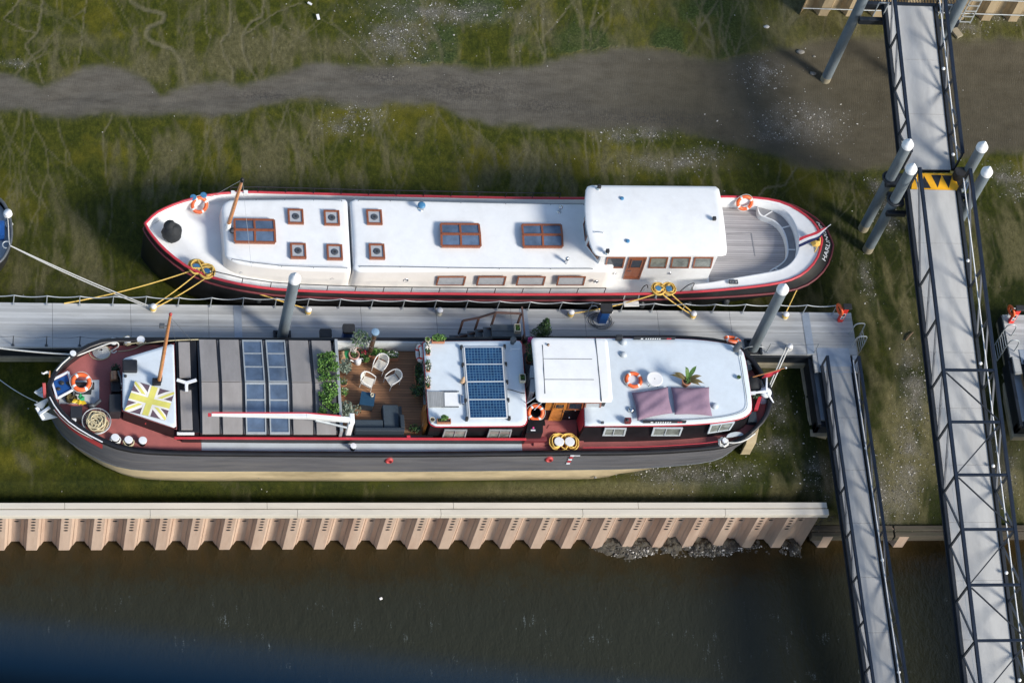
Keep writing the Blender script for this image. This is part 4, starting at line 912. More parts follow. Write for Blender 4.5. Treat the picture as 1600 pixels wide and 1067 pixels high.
def skylight(a,b,c,d,zr):
    """4 px corners TL TR BR BL at the frame top"""
    h=.2; Q=[at(*p,zr+h) for p in (a,b,c,d)]; mb=MB(); mb.prism([(p.x,p.y) for p in Q],zr-.05,zr+h-.03)
    s=build(mb,'skylight',M['varnish'],wb,bevel=.01)
    m0=(Q[0]+Q[3])/2+Vector((0,0,.07)); m1=(Q[1]+Q[2])/2+Vector((0,0,.07)); mb=MB(); gl=MB()
    for (p,q,r_,s_) in ((Q[0],Q[1],m1,m0),(m0,m1,Q[2],Q[3])):
        for (e,f) in ((p,q),(q,r_),(r_,s_),(s_,p)): mb.bar(e,f,.09,.06)
        mb.bar((p+q)/2,(r_+s_)/2,.09,.06)
        gl.quad([p.lerp(r_,.02),q.lerp(s_,.02),r_.lerp(p,.02),s_.lerp(q,.02)])
    mb.bar(m0,m1,.1,.09); build(mb,'frame',M['varnish'],s,bevel=.008); build(gl,'pane',M['glass_blue'],s)
skylight((366,343),(428,344),(430,379),(367,378),2.38); skylight((688.5,350),(748,350.5),(751,385),(690,384.5),2.48); skylight((815.5,351.5),(876.5,351.5),(879,385.5),(818,385.5),2.48)
def small_hatch(px,py,zr):
    q=at(px,py,zr+.11); hx,hy=.33,.36; mb=MB()
    for (x0,x1,y0,y1) in ((-hx,hx,-hy,-hy+.085),(-hx,hx,hy-.085,hy),(-hx,-hx+.085,-hy+.085,hy-.085),(hx-.085,hx,-hy+.085,hy-.085)): mb.box(q.x+x0,q.x+x1,q.y+y0,q.y+y1,zr-.04,zr+.13)
    f=build(mb,'hatch',M['varnish'],wb,bevel=.012); mb=MB(); mb.box(q.x-hx+.08,q.x+hx-.08,q.y-hy+.08,q.y+hy-.08,zr,zr+.09); build(mb,'pane',M['hatch_glass'],f)
    mb=MB(); mb.lathe((q.x,q.y,zr+.091),[(.15,0),(.15,.015),(.12,.03),(.115,.03)],20); build(mb,'vent_ring',M['truss_grey'],f); mb=MB(); mb.lathe((q.x,q.y,zr+.092),[(.115,0),(.115,.012),(.05,.03),(0,.03)],20); build(mb,'vent',M['black_rubber'],f)
for px,py,zr in ((462,338,2.40),(518.5,340,2.40),(585,339,2.50),(466,391.5,2.40),(523,393.5,2.40),(589,392.5,2.50)): small_hatch(px,py,zr)
# roof grab rails
for L_ in ([(358,313.5),(400,313),(445,312.8),(490,313.5),(534,315)],[(560,314.5),(610,315),(660,316.5),(720,318),(790,319.5),(860,320.5),(912,321)],[(362,406.5),(395,412),(440,417),(490,419),(542,420)],[(562,418),(625,418.5),(700,420),(780,421),(860,421.5),(925,421.5)]): rail_line(wb,[at(a,b,2.44) for a,b in L_],.09,.014,'galv_dark','grab_rail')
# mushroom vent and cowls
p=at(657,327,2.47); mb=MB(); mb.lathe(p,[(.15,0),(.13,.04),(.07,.07),(.065,.30)],16); v=build(mb,'mushroom_vent',M['chrome'],wb); mb=MB(); mb.lathe((p.x,p.y,p.z+.30),[(.05,0),(.17,.01),(.16,.05),(.1,.075),(0,.085)],18); build(mb,'cap',M['blue_cap'],v)
def cowl(px,py,z): 
    p=at(px,py,z); mb=MB(); mb.lathe(p,[(.09,0),(.07,.03),(.055,.05),(.055,.24),(.085,.3),(.09,.36),(.06,.42),(0,.44)],14); build(mb,'cowl_vent',M['chrome'],wb)
cowl(874,331,2.5); cowl(884,411,2.47)
# wheelhouse
zr=3.8; y0,y1=2.36,5.12; xf=aty(939,402,y0).x
W=[(xf,y0),(XA,y0),(XA,y1),(xf,y1),(xf-.5,y1-.85),(xf-.5,y0+.85)]
mb=MB(); mb.prism(W,1.1,zr-.12); build(mb,'wheelhouse_wall',M['white_paint'],wb)
R_=rpoly(ps([(916,289.5),(1123,291),(1136.5,399.2),(930,399.5),(921.5,384),(914.5,358),(912,322)],zr),[.25,.2,.2,.25,.9,.9,.9],6)
mb=MB(); roof(mb,resample([Vector(p) for p in R_],90,True),zr,.12,.16,edge=.05); build(mb,'wheelhouse_roof',M['white_deck'],wb)
for a,b in ((945,977.5),(1013,1044.5),(1047,1080),(1082,1115)): wall_win(wb,px_quad([(a+3,401.5),(b,401.5),(b-4,418.3),(a-.5,418.3)],y0-.002),gl='glass_pale' if a>1000 else 'glass_dark',fw=.07)
C=px_quad([(983,401.5),(1011,401.5),(999,435.2),(973,434.8)],y0-.002); dr=wall_win(wb,C,name='door',gl='varnish',fw=.09,th=.05)
TL,TR,BR,BL=C; wall_win(dr,[TL.lerp(BL,.08).lerp(TR.lerp(BR,.08),.18)+Vector((0,-.03,0)),TL.lerp(BL,.08).lerp(TR.lerp(BR,.08),.82)+Vector((0,-.03,0)),TL.lerp(BL,.48).lerp(TR.lerp(BR,.48),.82)+Vector((0,-.03,0)),TL.lerp(BL,.48).lerp(TR.lerp(BR,.48),.18)+Vector((0,-.03,0))],name='door_window',gl='glass_dark',fw=.04,th=.03)
mb=MB(); h=BL.lerp(TL,.42).lerp(BR.lerp(TR,.42),.12)+Vector((0,-.08,0)); mb.bar(h,h+Vector((.16,0,0)),.03,.03); build(mb,'handle',M['chrome'],dr)
for (a,b,nd) in ((W[5],W[0],(-.85,-.5,0)),(W[4],W[5],(-1,0,0)),(W[3],W[4],(-.85,.5,0))):
    a=Vector((*a,0));b=Vector((*b,0)); nd=Vector(nd).normalized(); e=[a.lerp(b,.1),a.lerp(b,.9)]; wall_win(wb,[e[0]+Vector((0,0,3.5)),e[1]+Vector((0,0,3.5)),e[1]+Vector((0,0,2.72)),e[0]+Vector((0,0,2.72))],gl='glass_dark',fw=.07,nd=nd)
for px,py in ((960,427),(1046,427)): porthole(wb,aty(px,py,y0-.004),.05)
def lamp(px,py,z):
    p=at(px,py,z); mb=MB(); mb.lathe(p,[(.09,0),(.09,.03),(.04,.05),(.04,.12)],12); l_=build(mb,'deck_lamp',M['chrome'],wb); mb=MB(); mb.boxc((p.x,p.y,p.z+.2),(.15,.16,.15)); build(mb,'lamp_head',M['black_rubber'],l_,bevel=.03)
lamp(935,295.5,3.86); lamp(948,396,3.86); lamp(1114.5,345.5,3.9)
for px,py in ((972,310),(981,376.5)): p=at(px,py,3.95); mb=MB(); mb.lathe(p,[(.085,-.03),(.085,.01),(.05,.02),(0,.022)],16); build(mb,'light_dome',M['blue_cap'],wb)
mb=MB(); a=at(929,363.5,3.95);b=at(943,364.5,3.95); mb.tube(smooth_poly([a,a+Vector((0,0,.06)),b+Vector((0,0,.06)),b],2,False),.016,6); build(mb,'grab_handle',M['chrome'],wb)
# aft well
zt=lambda x,y: zw(x)-.03
well=[(1082,446),(1108,443.5),(1130,439.5),(1160,434),(1202,427),(1223,422.5),(1240,411),(1251.5,389),(1248,357),(1234,331.5),(1213,319),(1186,313),(1155,310.5),(1127,310)]
WL=[]
for a,b in well:
    z=1.8
    for _ in range(5): p=at(a,b,z); z=zw(p.x)-.02
    WL.append(Vector((p.x,p.y)))
zteak=1.12
WLs=smooth_poly(WL,2,False); WLr=resample(WLs,60)
outer=HW.loop(.06); outer=[p for p in outer]
# coaming: strip between the well edge and the rail
xs_=[p.x for p in WLr]
def rail_pt(p,nrm):
    k=min(range(len(outerR)),key=lambda i:(outerR[i]-p).length-1.2*max(-1,min(1,(outerR[i]-p).normalized().dot(nrm))) if (outerR[i]-p).length>1e-6 else 0); return outerR[k]
near_o=[Vector((x,HW.YN(x)+.07)) for x in np.linspace(WLr[0].x,HW.x1-.06,80)]; far_o=[Vector((x,HW.YF(x)-.07)) for x in np.linspace(HW.x1-.06,WLr[-1].x,80)]
OT=resample(near_o+far_o[1:],60)
mb=MB(); loft(mb,[[Vector((p.x,p.y,zw(p.x)+.01)) for p in OT],[Vector((p.x,p.y,zw(p.x)-.02)) for p in [a.lerp(b,.5) for a,b in zip(OT,WLr)]],[Vector((p.x,p.y,zw(p.x)-.01)) for p in WLr],[Vector((p.x,p.y,zw(p.x)+.0)) for p in off_poly(WLr+[Vector((WLr[0].x-1,3.7))],-.05)[:60]],[Vector((p.x,p.y,zteak-.05)) for p in off_poly(WLr+[Vector((WLr[0].x-1,3.7))],-.06)[:60]]],0,True,closed=False); build(mb,'coaming',M['white_deck'],wb)
mb=MB(); mb.prism([(p.x,p.y) for p in WLr]+[(XA-.02,WLr[-1].y),(XA-.02,2.0),(WLr[0].x,WLr[0].y+.02)],zteak-.04,zteak+.03); build(mb,'teak_deck',M['teak_grey'],wb)
mb=MB(); a=at(1133,366,zteak+.034); mb.bar(at(1174,364,zteak+.04),at(1180,400,zteak+.04),.04,.015); mb.bar(at(1136,365.5,zteak+.04),at(1174,364,zteak+.04),.02,.012); build(mb,'deck_hatch_seam',M['bench_grey'],wb)
# U bench along the stern
inn=[(1200,432),(1202,421),(1217,413.5),(1230,402),(1231.5,384),(1226,361),(1213,345),(1194,338),(1186,334),(1184,318)]
IN=resample(smooth_poly([Vector(xy(a,b,1.56)) for a,b in inn],2,False),60)
i0=min(range(60),key=lambda i:(WLr[i]-IN[0]).length); i1=min(range(60),key=lambda i:(WLr[i]-IN[-1]).length)
OU=resample(off_poly(WLr+[Vector((WLr[0].x-1,3.7))],-.08)[i0:i1+1],60)
mb=MB(); loft(mb,[[Vector((p.x,p.y,1.43)) for p in OU],[Vector((*p.lerp(q,.84),1.43)) for p,q in zip(OU,IN)]],0,False,closed=False); build(mb,'bench_seat',M['bench_grey'],wb)
mb=MB(); MID=[p.lerp(q,.84) for p,q in zip(OU,IN)]; loft(mb,[[Vector((p.x,p.y,1.40)) for p in MID],[Vector((p.x,p.y,1.47)) for p in MID],[Vector((p.x,p.y,1.48)) for p in IN],[Vector((p.x,p.y,1.44)) for p in IN],[Vector((p.x,p.y,zteak)) for p in IN]],0,False,closed=False)
for k in (0,-1): mb.quad([Vector((OU[k].x,OU[k].y,zteak)),Vector((IN[k].x,IN[k].y,zteak)),Vector((IN[k].x,IN[k].y,1.47)),Vector((OU[k].x,OU[k].y,1.47))])
build(mb,'bench_front',M['white_deck'],wb)
for k in (8,24,38,50):
    mb=MB(); mb.bar(Vector((OU[k].x,OU[k].y,1.44)),Vector((MID[k].x,MID[k].y,1.44)),.05,.03); build(mb,'seat_divider',M['white_deck'],wb)
# low near bulwark by the door opening, fairlead, boarding gate
p=at(1146,440.5,1.85); mb=MB(); 
for dx,dy in ((-.17,0),(.17,0)): mb.boxc((p.x+dx,p.y,p.z),(.05,.16,.06))
for dy in (-.07,.07): mb.boxc((p.x,p.y+dy,p.z),(.38,.04,.06))
for dx in (-.07,.07): mb.cyl((p.x+dx,p.y,p.z-.02),(p.x+dx,p.y,p.z+.05),.03,n=8)
build(mb,'fairlead',M['galv_dark'],wb)
# side railings
def gun(px,side): 
    pass
xsR=[HW.x0+2.75+1.17*i for i in range(16)]; P=[Vector((x,HW.YN(x)+.05,zw(x)+.05)) for x in xsR if x<at(977,455,2.1).x]; P=[p for p in P]; P[0]=P[0]; rl=MB(); rail_line(None,P,.42,.02,'black_paint',mb=rl); rl.tube([P[0]+Vector((-.35,.0,.12)),P[0]+Vector((0,0,.42))],.018,6); build(rl,'side_railing',M['black_paint'],wb)
P=[Vector((x,HW.YF(x)-.02,zw(x)+.05)) for x in [HW.x0+3.6+1.17*i for i in range(13)]]; rl=MB(); rail_line(None,P,.42,.02,'black_paint',mb=rl); build(rl,'side_railing',M['black_paint'],wb)
mb=MB(); x=at(1000,455,1.7).x; 
for q in (at(1003,457,1.75),at(1063,456,1.75)): pass
a=at(1001,456,1.72); mb.tube(smooth_poly([a,a+Vector((.02,.02,.4)),a+Vector((.22,.12,.42)),a+Vector((.3,.15,.1))],2,False),.022,6); build(mb,'gate_rail',M['black_paint'],wb); mb=MB(); b=at(1062,456,1.75); mb.tube(smooth_poly([b,b+Vector((.25,.1,.38)),b+Vector((.6,.25,.38)),b+Vector((.62,.28,0))],2,False),.022,6); build(mb,'gate_rail',M['black_paint'],wb)
# boarding step hung on the side
st=thing('boarding_step',at(987,473,1.15),'small pale boarding step hung on the black hull below the wheelhouse door','step')
mb=MB(); q=[at(974,468.5,1.22),at(997,467.8,1.22),at(999,478,1.22),at(975.5,478.5,1.22)]; mb.prism([(p.x,p.y) for p in q],1.17,1.22); build(mb,'tread',M['ring_white'],st,bevel=.01)
mb=MB(); mb.bar(q[0],at(977,459,1.68),.05,.05); mb.bar(q[1],at(999,459,1.68),.05,.05); build(mb,'hanger',M['galv'],st)
# bow gear
p=at(267,372,1.9); cw=MB(); cw.ell((p.x,p.y,zdw(p.x)+.45),(.42,.40,.50),16,10,rough=.09); cw.ell((p.x-.1,p.y+.1,zdw(p.x)+.75),(.26,.26,.28),12,8,rough=.08); tag(build(cw,'covered_windlass',M['black_cloth']),'lumpy black cloth covered windlass standing on the white bow deck','windlass')
def bitts(ps_,zb,parent,mcap,r=.10,h=.34,rc=.135,mstem='chrome',cap_h=.07):
    for (a,b) in ps_:
        p=at(a,b,zb+h); mb=MB(); mb.lathe((p.x,p.y,zb-.3),[(r*1.3,0),(r,.05),(r,.3+h-.02)],16); s=build(mb,'bollard',M[mstem],parent); mb=MB(); mb.lathe((p.x,p.y,zb+h-.03),[(rc*.9,0),(rc,.02),(rc,cap_h),(rc*.93,cap_h+.012),(0,cap_h+.016)],20,sm=False); build(mb,'bollard_cap',M[mcap],s)
bitts([(302,309),(318,305.5)],1.95,wb,'blue_cap'); bitts([(307,417),(323,424)],1.95,wb,'blue_cap'); bitts([(1028.5,451.5),(1045,451.5)],1.6,wb,'blue_cap'); bitts([(1276.5,369)],2.05,wb,'blue_cap')
# mast in its tabernacle
b=at(356,357,2.42); t=aty(378.5,279,b.y); 
mt=Vector((b.x,b.y,2.46)); best=None
top=min(([at(378.5,281,z) for z in np.arange(2.6,7,.05)]),key=lambda q: abs((q.x-b.x)-.10*(q.z-2.4))+abs(q.y-b.y)*1.0)
mb=MB(); mb.lathe((b.x,b.y,2.40),[(.16,0),(.14,.05),(.11,.10),(.11,.42),(.09,.45)],12); tb=build(mb,'mast_step',M['white_paint'],wb)
mb=MB(); P0=Vector((b.x,b.y,2.7)); mb.tube([P0,P0.lerp(top,.4),P0.lerp(top,.85),top],[.085,.085,.07,.06],14); ms=build(mb,'mast',M['mast_wood'],wb)
mb=MB(); mb.lathe(top,[(.08,-.12),(.08,.04),(.03,.1),(0,.1)],12); build(mb,'mast_head',M['black_paint'],ms)
q=P0.lerp(top,.72); mb=MB(); mb.bar(q+Vector((-.18,0,0)),q+Vector((.25,0,0)),.05,.05); mb.boxc(q+Vector((.3,0,.02)),(.16,.14,.12)); mb.boxc(q+Vector((-.22,0,0)),(.14,.12,.1)); build(mb,'light_bracket',M['white_paint'],ms)
mb=MB(); mb.tube([top,Vector((HW.x0+2.8,HW.YF(HW.x0+2.8)-.1,zw(HW.x0+2.8)))],.010,5); mb.tube([top,at(393,418,2.4)],.006,5); build(mb,'stay',M['galv'],ms)
p=at(362,361,2.43); mb=MB(); coil(mb,(p.x+.05,p.y-.02,2.44),.12,3,.015,.02); tag(build(mb,'rope_coil',M['galv_dark']),'small dark rope coil at the foot of the white boat mast','rope')
# flag at the stern
A=at(1298,351,3.15); B=at(1262,375,2.2); fp=thing('dutch_ensign',(B.x,B.y,2.05),'red white and blue striped flag drooping from a staff at the white boat stern','flag')
mb=MB(); mb.tube([(B.x,B.y,2.0),A],.018,7); build(mb,'staff',M['white_paint'],fp); 
P1=A.lerp(B,.12); tipv=at(1247,373,2.3)-P1
for k,(mm) in enumerate(('flag_red','flag_white','flag_navy')):
    mb=MB(); 
    def fn(u,v,k=k):
        w_=(k+v)/3; base=P1.lerp(at(1249,372,2.35),u); return base+Vector((0,-.30*w_*min(1,u*3.0+.12),-.26*w_*min(1,u*2.5+.1)+.03*math.sin(u*9+w_*3)))
    mb.grid(fn,14,4); build(mb,('red_stripe','white_stripe','blue_stripe')[k],M[mm],fp,recalc=False)
# name on the stern band
cu=bpy.data.curves.new('port_name','FONT'); cu.body='HARLINGEN'; cu.size=1; cu.extrude=0
to=bpy.data.objects.new('port_name',cu); COL.objects.link(to); dg=bpy.context.evaluated_depsgraph_get(); tm=bpy.data.meshes.new_from_object(to.evaluated_get(dg)); bpy.data.objects.remove(to)
vs=[v.co.copy() for v in tm.vertices]; fs=[list(p.vertices) for p in tm.polygons]; wx=max(v.x for v in vs); hx=max(v.y for v in vs)
TOP=ringW(-.012,1,0,dz=.02); RUB=ringW(-.012,ku(1.005,1.13,1),lambda u:.58*max(0,(u-.55)/.45)**2,dz=-rub_dz)
def nearest(px,py): return min(range(len(TOP)),key=lambda i:(Vector(proj((TOP[i]+RUB[i])/2))-Vector((px,py))).length)
def proj(p):
    q=RW.T@(np.array(p)-CAM); return (q[0]/q[2]*F+800,q[1]/q[2]*F+533.5)
ia=nearest(1289,406); ib=nearest(1281,347); n_=len(TOP)
def band(u,v):
    t=ia+(ib-ia)*u; i=int(math.floor(t)); f=t-i; a=RUB[i%n_].lerp(RUB[(i+1)%n_],f); b_=TOP[i%n_].lerp(TOP[(i+1)%n_],f); return a.lerp(b_,v)
mb=MB(); arc=[band(i/60,.5) for i in range(61)]; ln=[0]
for a_,b2 in zip(arc,arc[1:]): ln.append(ln[-1]+(b2-a_).length)
def nout(u):
    e=.02; a=band(u,.5); tu=(band(min(1,u+e),.5)-band(max(0,u-e),.5)).normalized(); tv=(band(u,.8)-band(u,.2)).normalized(); n=tu.cross(tv).normalized(); return n if n.x>0 else -n
V=[]
for v in vs:
    u=float(np.interp(v.x/wx*ln[-1],ln,[i/60 for i in range(61)])); V.append(band(u,.30+.36*(v.y/hx))+nout(u)*.014)
mb.add(V,fs); build(mb,'port_name',M['letter_white'],wb,recalc=False)
# rings, fenders, coils, ropes
p=at(311.5,320.5,2.05); life_ring(p,(.25,-.75,.75),'orange life ring leaning on the bulwark of the white boat bow')
p=at(1163.5,317,1.72); life_ring(p,(0,-.8,.45),'orange life ring hung at the rear of the white boat teak deck')
def fender(px,py,ztop,label,r=.17,L_=.5):
    p=at(px,py,ztop); t=thing('fender',(p.x,p.y,p.z-L_),label,'fender','dark fenders on the white boat'); mb=MB(); mb.lathe((p.x,p.y,p.z-L_),[(0,0),(r*.6,.03),(r,.16),(r*.95,L_*.7),(r*.4,L_*.92),(.03,L_),(0,L_)],14); build(mb,'body',M['fender_dark'],t); mb=MB(); mb.tube([p,(p.x,p.y+.1,zw(p.x)+.05)],.012,5); build(mb,'lanyard',M['rope_white'],t)
fender(1136,466,1.0,'dark grey fender hanging below the square fairlead of the white boat'); fender(1077,468,1.0,'dark fender hanging on the hull under the low bulwark aft of the door'); fender(1004,471,1.0,'dark fender hanging just right of the boarding step'); fender(900,470,1.0,'small dark fender on the white boat hull left of the blue pedestal',.12,.35); fender(405,462,1.1,'dark fender on the black hull just left of the dock pile')
def fig8(a,b,z,r,turn,m,label,seed=1,R=.2):
    mb=MB(); q=random.Random(seed); P=[]
    for i in range(turn*28):
        t=2*math.pi*i/28; c=a.lerp(b,.5); d=(b-a)/2; sd=Vector((-d.y,d.x,0)).normalized(); P.append(c+d*(1+R*1.6/d.length*.6)*math.sin(t)+sd*R*.9*math.sin(2*t)*q.uniform(.85,1.15)+Vector((0,0,z+.0016*i+q.uniform(0,.03))))
    mb.tube(smooth_poly(P,1,False),r,6)
    for c,s in ((a,3),(b,5)): coil(mb,(c.x,c.y,c.z+z),R+.03,6,r,.03,.018,1,seed+s,.012)
    tag(build(mb,'rope_coil',M[m]),label,'rope')
a=at(307,417,2.2);b=at(323,424,2.2); fig8(a,b,-.12,.034,6,'rope_yellow','yellow rope wound in a figure of eight on the near bow bollards',1,.24)
a2=at(1028.5,451.5,1.85);b2=at(1045,451.5,1.85); fig8(a2,b2,-.12,.028,5,'rope_yellow','yellow rope wound on the twin bollards below the wheelhouse')
p=at(1276.5,377,2.2); mb=MB()
for i in range(14): coil(mb,(p.x-.02,p.y+.02-.0*i,2.02+.025*i),.19-.005*i,1.2,.022,.01,.02,1,i)
tag(build(mb,'rope_coil',M['rope_yellow']),'yellow rope wound thickly on the single stern bollard of the white boat','rope')
mb=MB(); 
z=ZD+.26
def dk_(i,dx=0,dy=0): return Vector((BO[i].x+dx,BO[i].y+dy,ZD+.2))
G2='yellow mooring ropes of the white boat'
rope([a+Vector((-.15,-.1,-.1)),at(100,474,1.05)],.026,'rope_yellow','yellow mooring rope running left from the bow to the dock edge',sag=.25,grp=G2)
rope([a+Vector((.05,-.2,-.15)),dk_(0,-.1)],.026,'rope_yellow','left of two yellow ropes from the bow bollards to the dock bollard',sag=.12,grp=G2)
rope([b+Vector((.0,-.2,-.15)),dk_(0,.1)],.026,'rope_yellow','right of two yellow ropes from the bow bollards to the dock bollard',sag=.12,grp=G2)
rope([b+Vector((.2,-.15,-.15)),dk_(1,-.1,.1)],.026,'rope_yellow','yellow rope running along the hull from bow bollards to bollard right of the pile',sag=.1,grp=G2)
rope([a2+Vector((-.1,-.18,-.1)),dk_(3,.1)],.026,'rope_yellow','yellow rope from the midship bollards past the blue pedestal',sag=.2,grp=G2)
rope([b2+Vector((-.3,-.18,-.1)),dk_(4,-.1)],.026,'rope_yellow','left of two yellow ropes from midship bollards to the dock',sag=.05,grp=G2)
rope([b2+Vector((.1,-.18,-.1)),dk_(4,.1)],.026,'rope_yellow','right of two yellow ropes from midship bollards to the dock',sag=.05,grp=G2)
rope([p+Vector((.02,-.2,-.15)),dk_(5,-.05)],.026,'rope_yellow','yellow stern rope from the wound bollard down to the dock',sag=.08,grp=G2)
for i,lb in ((0,'yellow rope turns round the dock bollard under the bow'),(1,'yellow rope turns round the dock bollard right of the dock pile'),(3,'yellow rope turns round the dock bollard left of the blue pedestal'),(4,'yellow rope turns round the dock bollard below the wheelhouse'),(5,'yellow rope turns round the dock bollard near the stern')):
    mb=MB(); coil(mb,(BO[i].x,BO[i].y,ZD+.08),.11,4,.022,.03,.01,1,i); tag(build(mb,'rope_turns',M['rope_yellow']),lb,'rope')
# ---------------------------------------------------------------- BARGE
zb=lambda x: lerp_tab([(-19.6,2.85),(-18,2.6),(-16.5,2.42),(-14.5,2.28),(-11,2.2),(4,2.2),(7,2.32),(9,2.5),(10.4,2.7)],x)
nB=[(74,605),(79,621),(91.5,642),(108,659),(133,675.5),(164,692),(188.5,701),(221,706.5),(260,708),(314,709.5),(400,710),(470,710.5),(580,711),(680,711),(816,709.5),(910,708.5),(1020,707),(1075,703.5),(1130,698.5),(1157,690.5),(1185,668),(1199,651),(1205.5,630),(1206.5,617)]
fB=[(74,605),(79,590.4),(89.5,574),(106,558.5),(128.7,543),(155.5,532),(174,530),(219,529),(273,529),(500,529.5),(700,529.5),(836,528),(965,526.7),(1053,526),(1091,527.3),(1130,532.3),(1155,541),(1177,560.5),(1193,585),(1203,604.5),(1206.5,617)]
HB=Hull(nB,fB,zb)
bb=thing('dutch_barge',((HB.x0+HB.x1)/2,-3.8,0),'black houseboat barge with tan bottom, solar panels and a roof terrace','boat')
kb=lambda k0,ks,kbw:(lambda u: k0+(ks-k0)*max(0,(u-.5)/.5)**1.6+(kbw-k0)*max(0,(-u-.6)/.4)**1.5)
def ringB(inset,ky,kx,dz=None,z=None): return ring(HB.loop(inset,ky,kx),(lambda x,y: zb(x)+dz) if z is None else z)
bow_in=lambda d,e:(lambda u: d*max(0,(-u-.6)/.4)**2-e*max(0,(u-.45)/.55)**1.6)
mb=MB(); loft(mb,[ringB(0,1,0,dz=-.02),ringB(0,kb(1.03,1.02,1.03),bow_in(.0,.1),dz=-.45),ringB(0,kb(1.05,.96,1.04),bow_in(.12,.5),z=1.05)]); build(mb,'hull',M['grey_hull'],bb)
mb=MB(); loft(mb,[ringB(0,kb(1.05,.96,1.04),bow_in(.12,.5),z=1.048),ringB(0,kb(1.055,.68,1.02),bow_in(.45,1.9),z=.5),ringB(0,kb(1.04,.35,.95),bow_in(1.2,4.2),z=.08),ringB(0,kb(.8,.3,.7),bow_in(2,4),z=-.35)]); build(mb,'hull_bottom',M['tan_hull'],bb)
mb=MB(); mb.tube(ringB(-.012,kb(1.05,.96,1.04),bow_in(.12,.5),z=1.05),.025,6,closed=True); build(mb,'waterline_strake',M['galv_dark'],bb)
mb=MB(); loft(mb,[ringB(-.035,1,0,dz=-.13),ringB(-.05,1,0,dz=-.0),ringB(-.04,1,0,dz=.05),ringB(.14,1,0,dz=.05),ringB(.15,1,0,dz=-.02)]); build(mb,'gunwale',M['black_paint'],bb)
zdb=lambda x: lerp_tab([(-19.6,2.35),(-17,2.15),(-14,2.0),(-10,1.95),(4,1.95),(8,2.1),(10.4,2.3)],x)
mb=MB(); loft(mb,[ringB(.13,1,0,dz=.02),ring(HB.loop(.14),lambda x,y:zdb(x)-.01)]); build(mb,'bulwark',M['black_paint'],bb)
mb=MB(); HB.deck(mb,HB.x0+.16,HB.x1-.16,zdb,.13,0,.0,60,6); build(mb,'deck',M['red_deck'],bb)
# red strip on the bow shoulder, near and far side
T0=ringB(-.014,1.,0,dz=-.14); T1=ringB(-.016,kb(1.03,1.02,1.03),bow_in(.0,.1),dz=-.46); n_=len(T0)
k=[i for i in range(n_) if T0[i].x<at(163,694,2.2).x]; near=[i for i in k if i<n_//2]; far_=[i for i in k if i>n_//2][::-1]
for L_ in (near,far_):
    mb=MB(); L2=L_[3:] if L_ is near else L_[2:]; loft(mb,[[T0[i] for i in L2],[T0[i].lerp(T1[i],.5)+Vector((0,0,0)) for i in L2],[T1[i] for i in L2]],closed=False); build(mb,'bow_band',M['red_band'],bb,recalc=False)
mb=MB(); P=[ringB(-.06,1,0,dz=.075)[i] for i in range(n_) if T0[i].x<at(165,694,2.2).x and i<n_//2][2:]; mb.tube(P,.028,6); build(mb,'fender_pipe',M['letter_white'],bb)
P=[ringB(.05,1,0,dz=.075)[i] for i in range(n_) if T0[i].x<at(112,552,2.5).x and T0[i].x>at(80,590,2.6).x and i>n_//2]; mb=MB(); mb.tube(P,.03,6); build(mb,'fender_pipe',M['rope_white'],bb)
# side deck, grey
xa,xb=at(315,702,1.96).x,at(816,702,1.96).x
V=[];mb=MB()
for i in range(41): x=xa+(xb-xa)*i/40; V+= [(x,HB.YN(x)+.18,zdb(x)+.008),(x,-5.74,zdb(x)+.008)]
mb.add(V,[(2*i,2*i+2,2*i+3,2*i+1) for i in range(40)]); build(mb,'side_deck',M['side_deck_grey'],bb,recalc=False)
# ---- bow house
z=3.0; RP=ps([(191.5,560.5),(271.5,536),(275.5,669),(191.5,641)],z)
mb=MB(); mb.prism([tuple(p) for p in off_poly(RP,-.05)],1.95,z-.06); build(mb,'bow_house',M['black_paint'],bb,bevel=.02)
mb=MB(); roof(mb,resample([Vector(p) for p in rpoly(RP,.06)],60,True),z,.05,.05); build(mb,'bow_roof',M['roof_blue_white'],bb)
mb=MB(); mb.tube([Vector((p.x,p.y,z-.05)) for p in off_poly(RP,.01)],.022,6,closed=True); build(mb,'roof_trim',M['dark_red'],bb)
p=at(202,573.5,z+.06); mb=MB(); mb.boxc((p.x+.02,p.y,z+.13),(.58,.56,.16)); build(mb,'roof_hatch',M['sign_black'],bb,bevel=.05)
p=at(196,588,z+.05); mb=MB(); mb.lathe(p,[(.06,0),(.06,.05),(0,.06)],12); build(mb,'roof_cap',M['sign_black'],bb)
p=at(231,661,2.35); mb=MB(); mb.lathe((p.x,p.y-.02,2.45),[(.13,0),(.13,.05),(.09,.06),(.09,.02)],18,axis=(0,-1,0)); build(mb,'porthole',M['red_band'],bb)
# mast
b=at(246,596.5,z+.05); mb=MB(); mb.boxc((b.x-.04,b.y-.05,z+.14),(.34,.26,.22)); mb.boxc((b.x+.1,b.y+.04,z+.28),(.14,.2,.36)); ms=build(mb,'mast_step',M['black_paint'],bb,bevel=.02)
b0=Vector((b.x+.06,b.y,z+.2)); ex=[at(266.5,491,zz) for zz in np.arange(5,10,.05)]; tp=min(ex,key=lambda q:abs(q.y-b.y)); mb=MB(); mb.tube([b0,b0.lerp(tp,.5),tp],[.085,.075,.055],12); m_=build(mb,'mast',M['mast_wood'],bb)
mb=MB(); mb.lathe(tp,[(.06,-.05),(.07,.02),(.03,.08),(0,.09)],10); build(mb,'mast_head',M['red_band'],m_)
mb=MB(); mb.tube([tp+Vector((0,0,-.2)),at(275,536,3.)],.008,5); mb.tube([tp+Vector((0,0,-.2)),at(300,533,2.75)],.008,5); build(mb,'stay',M['galv_dark'],m_)
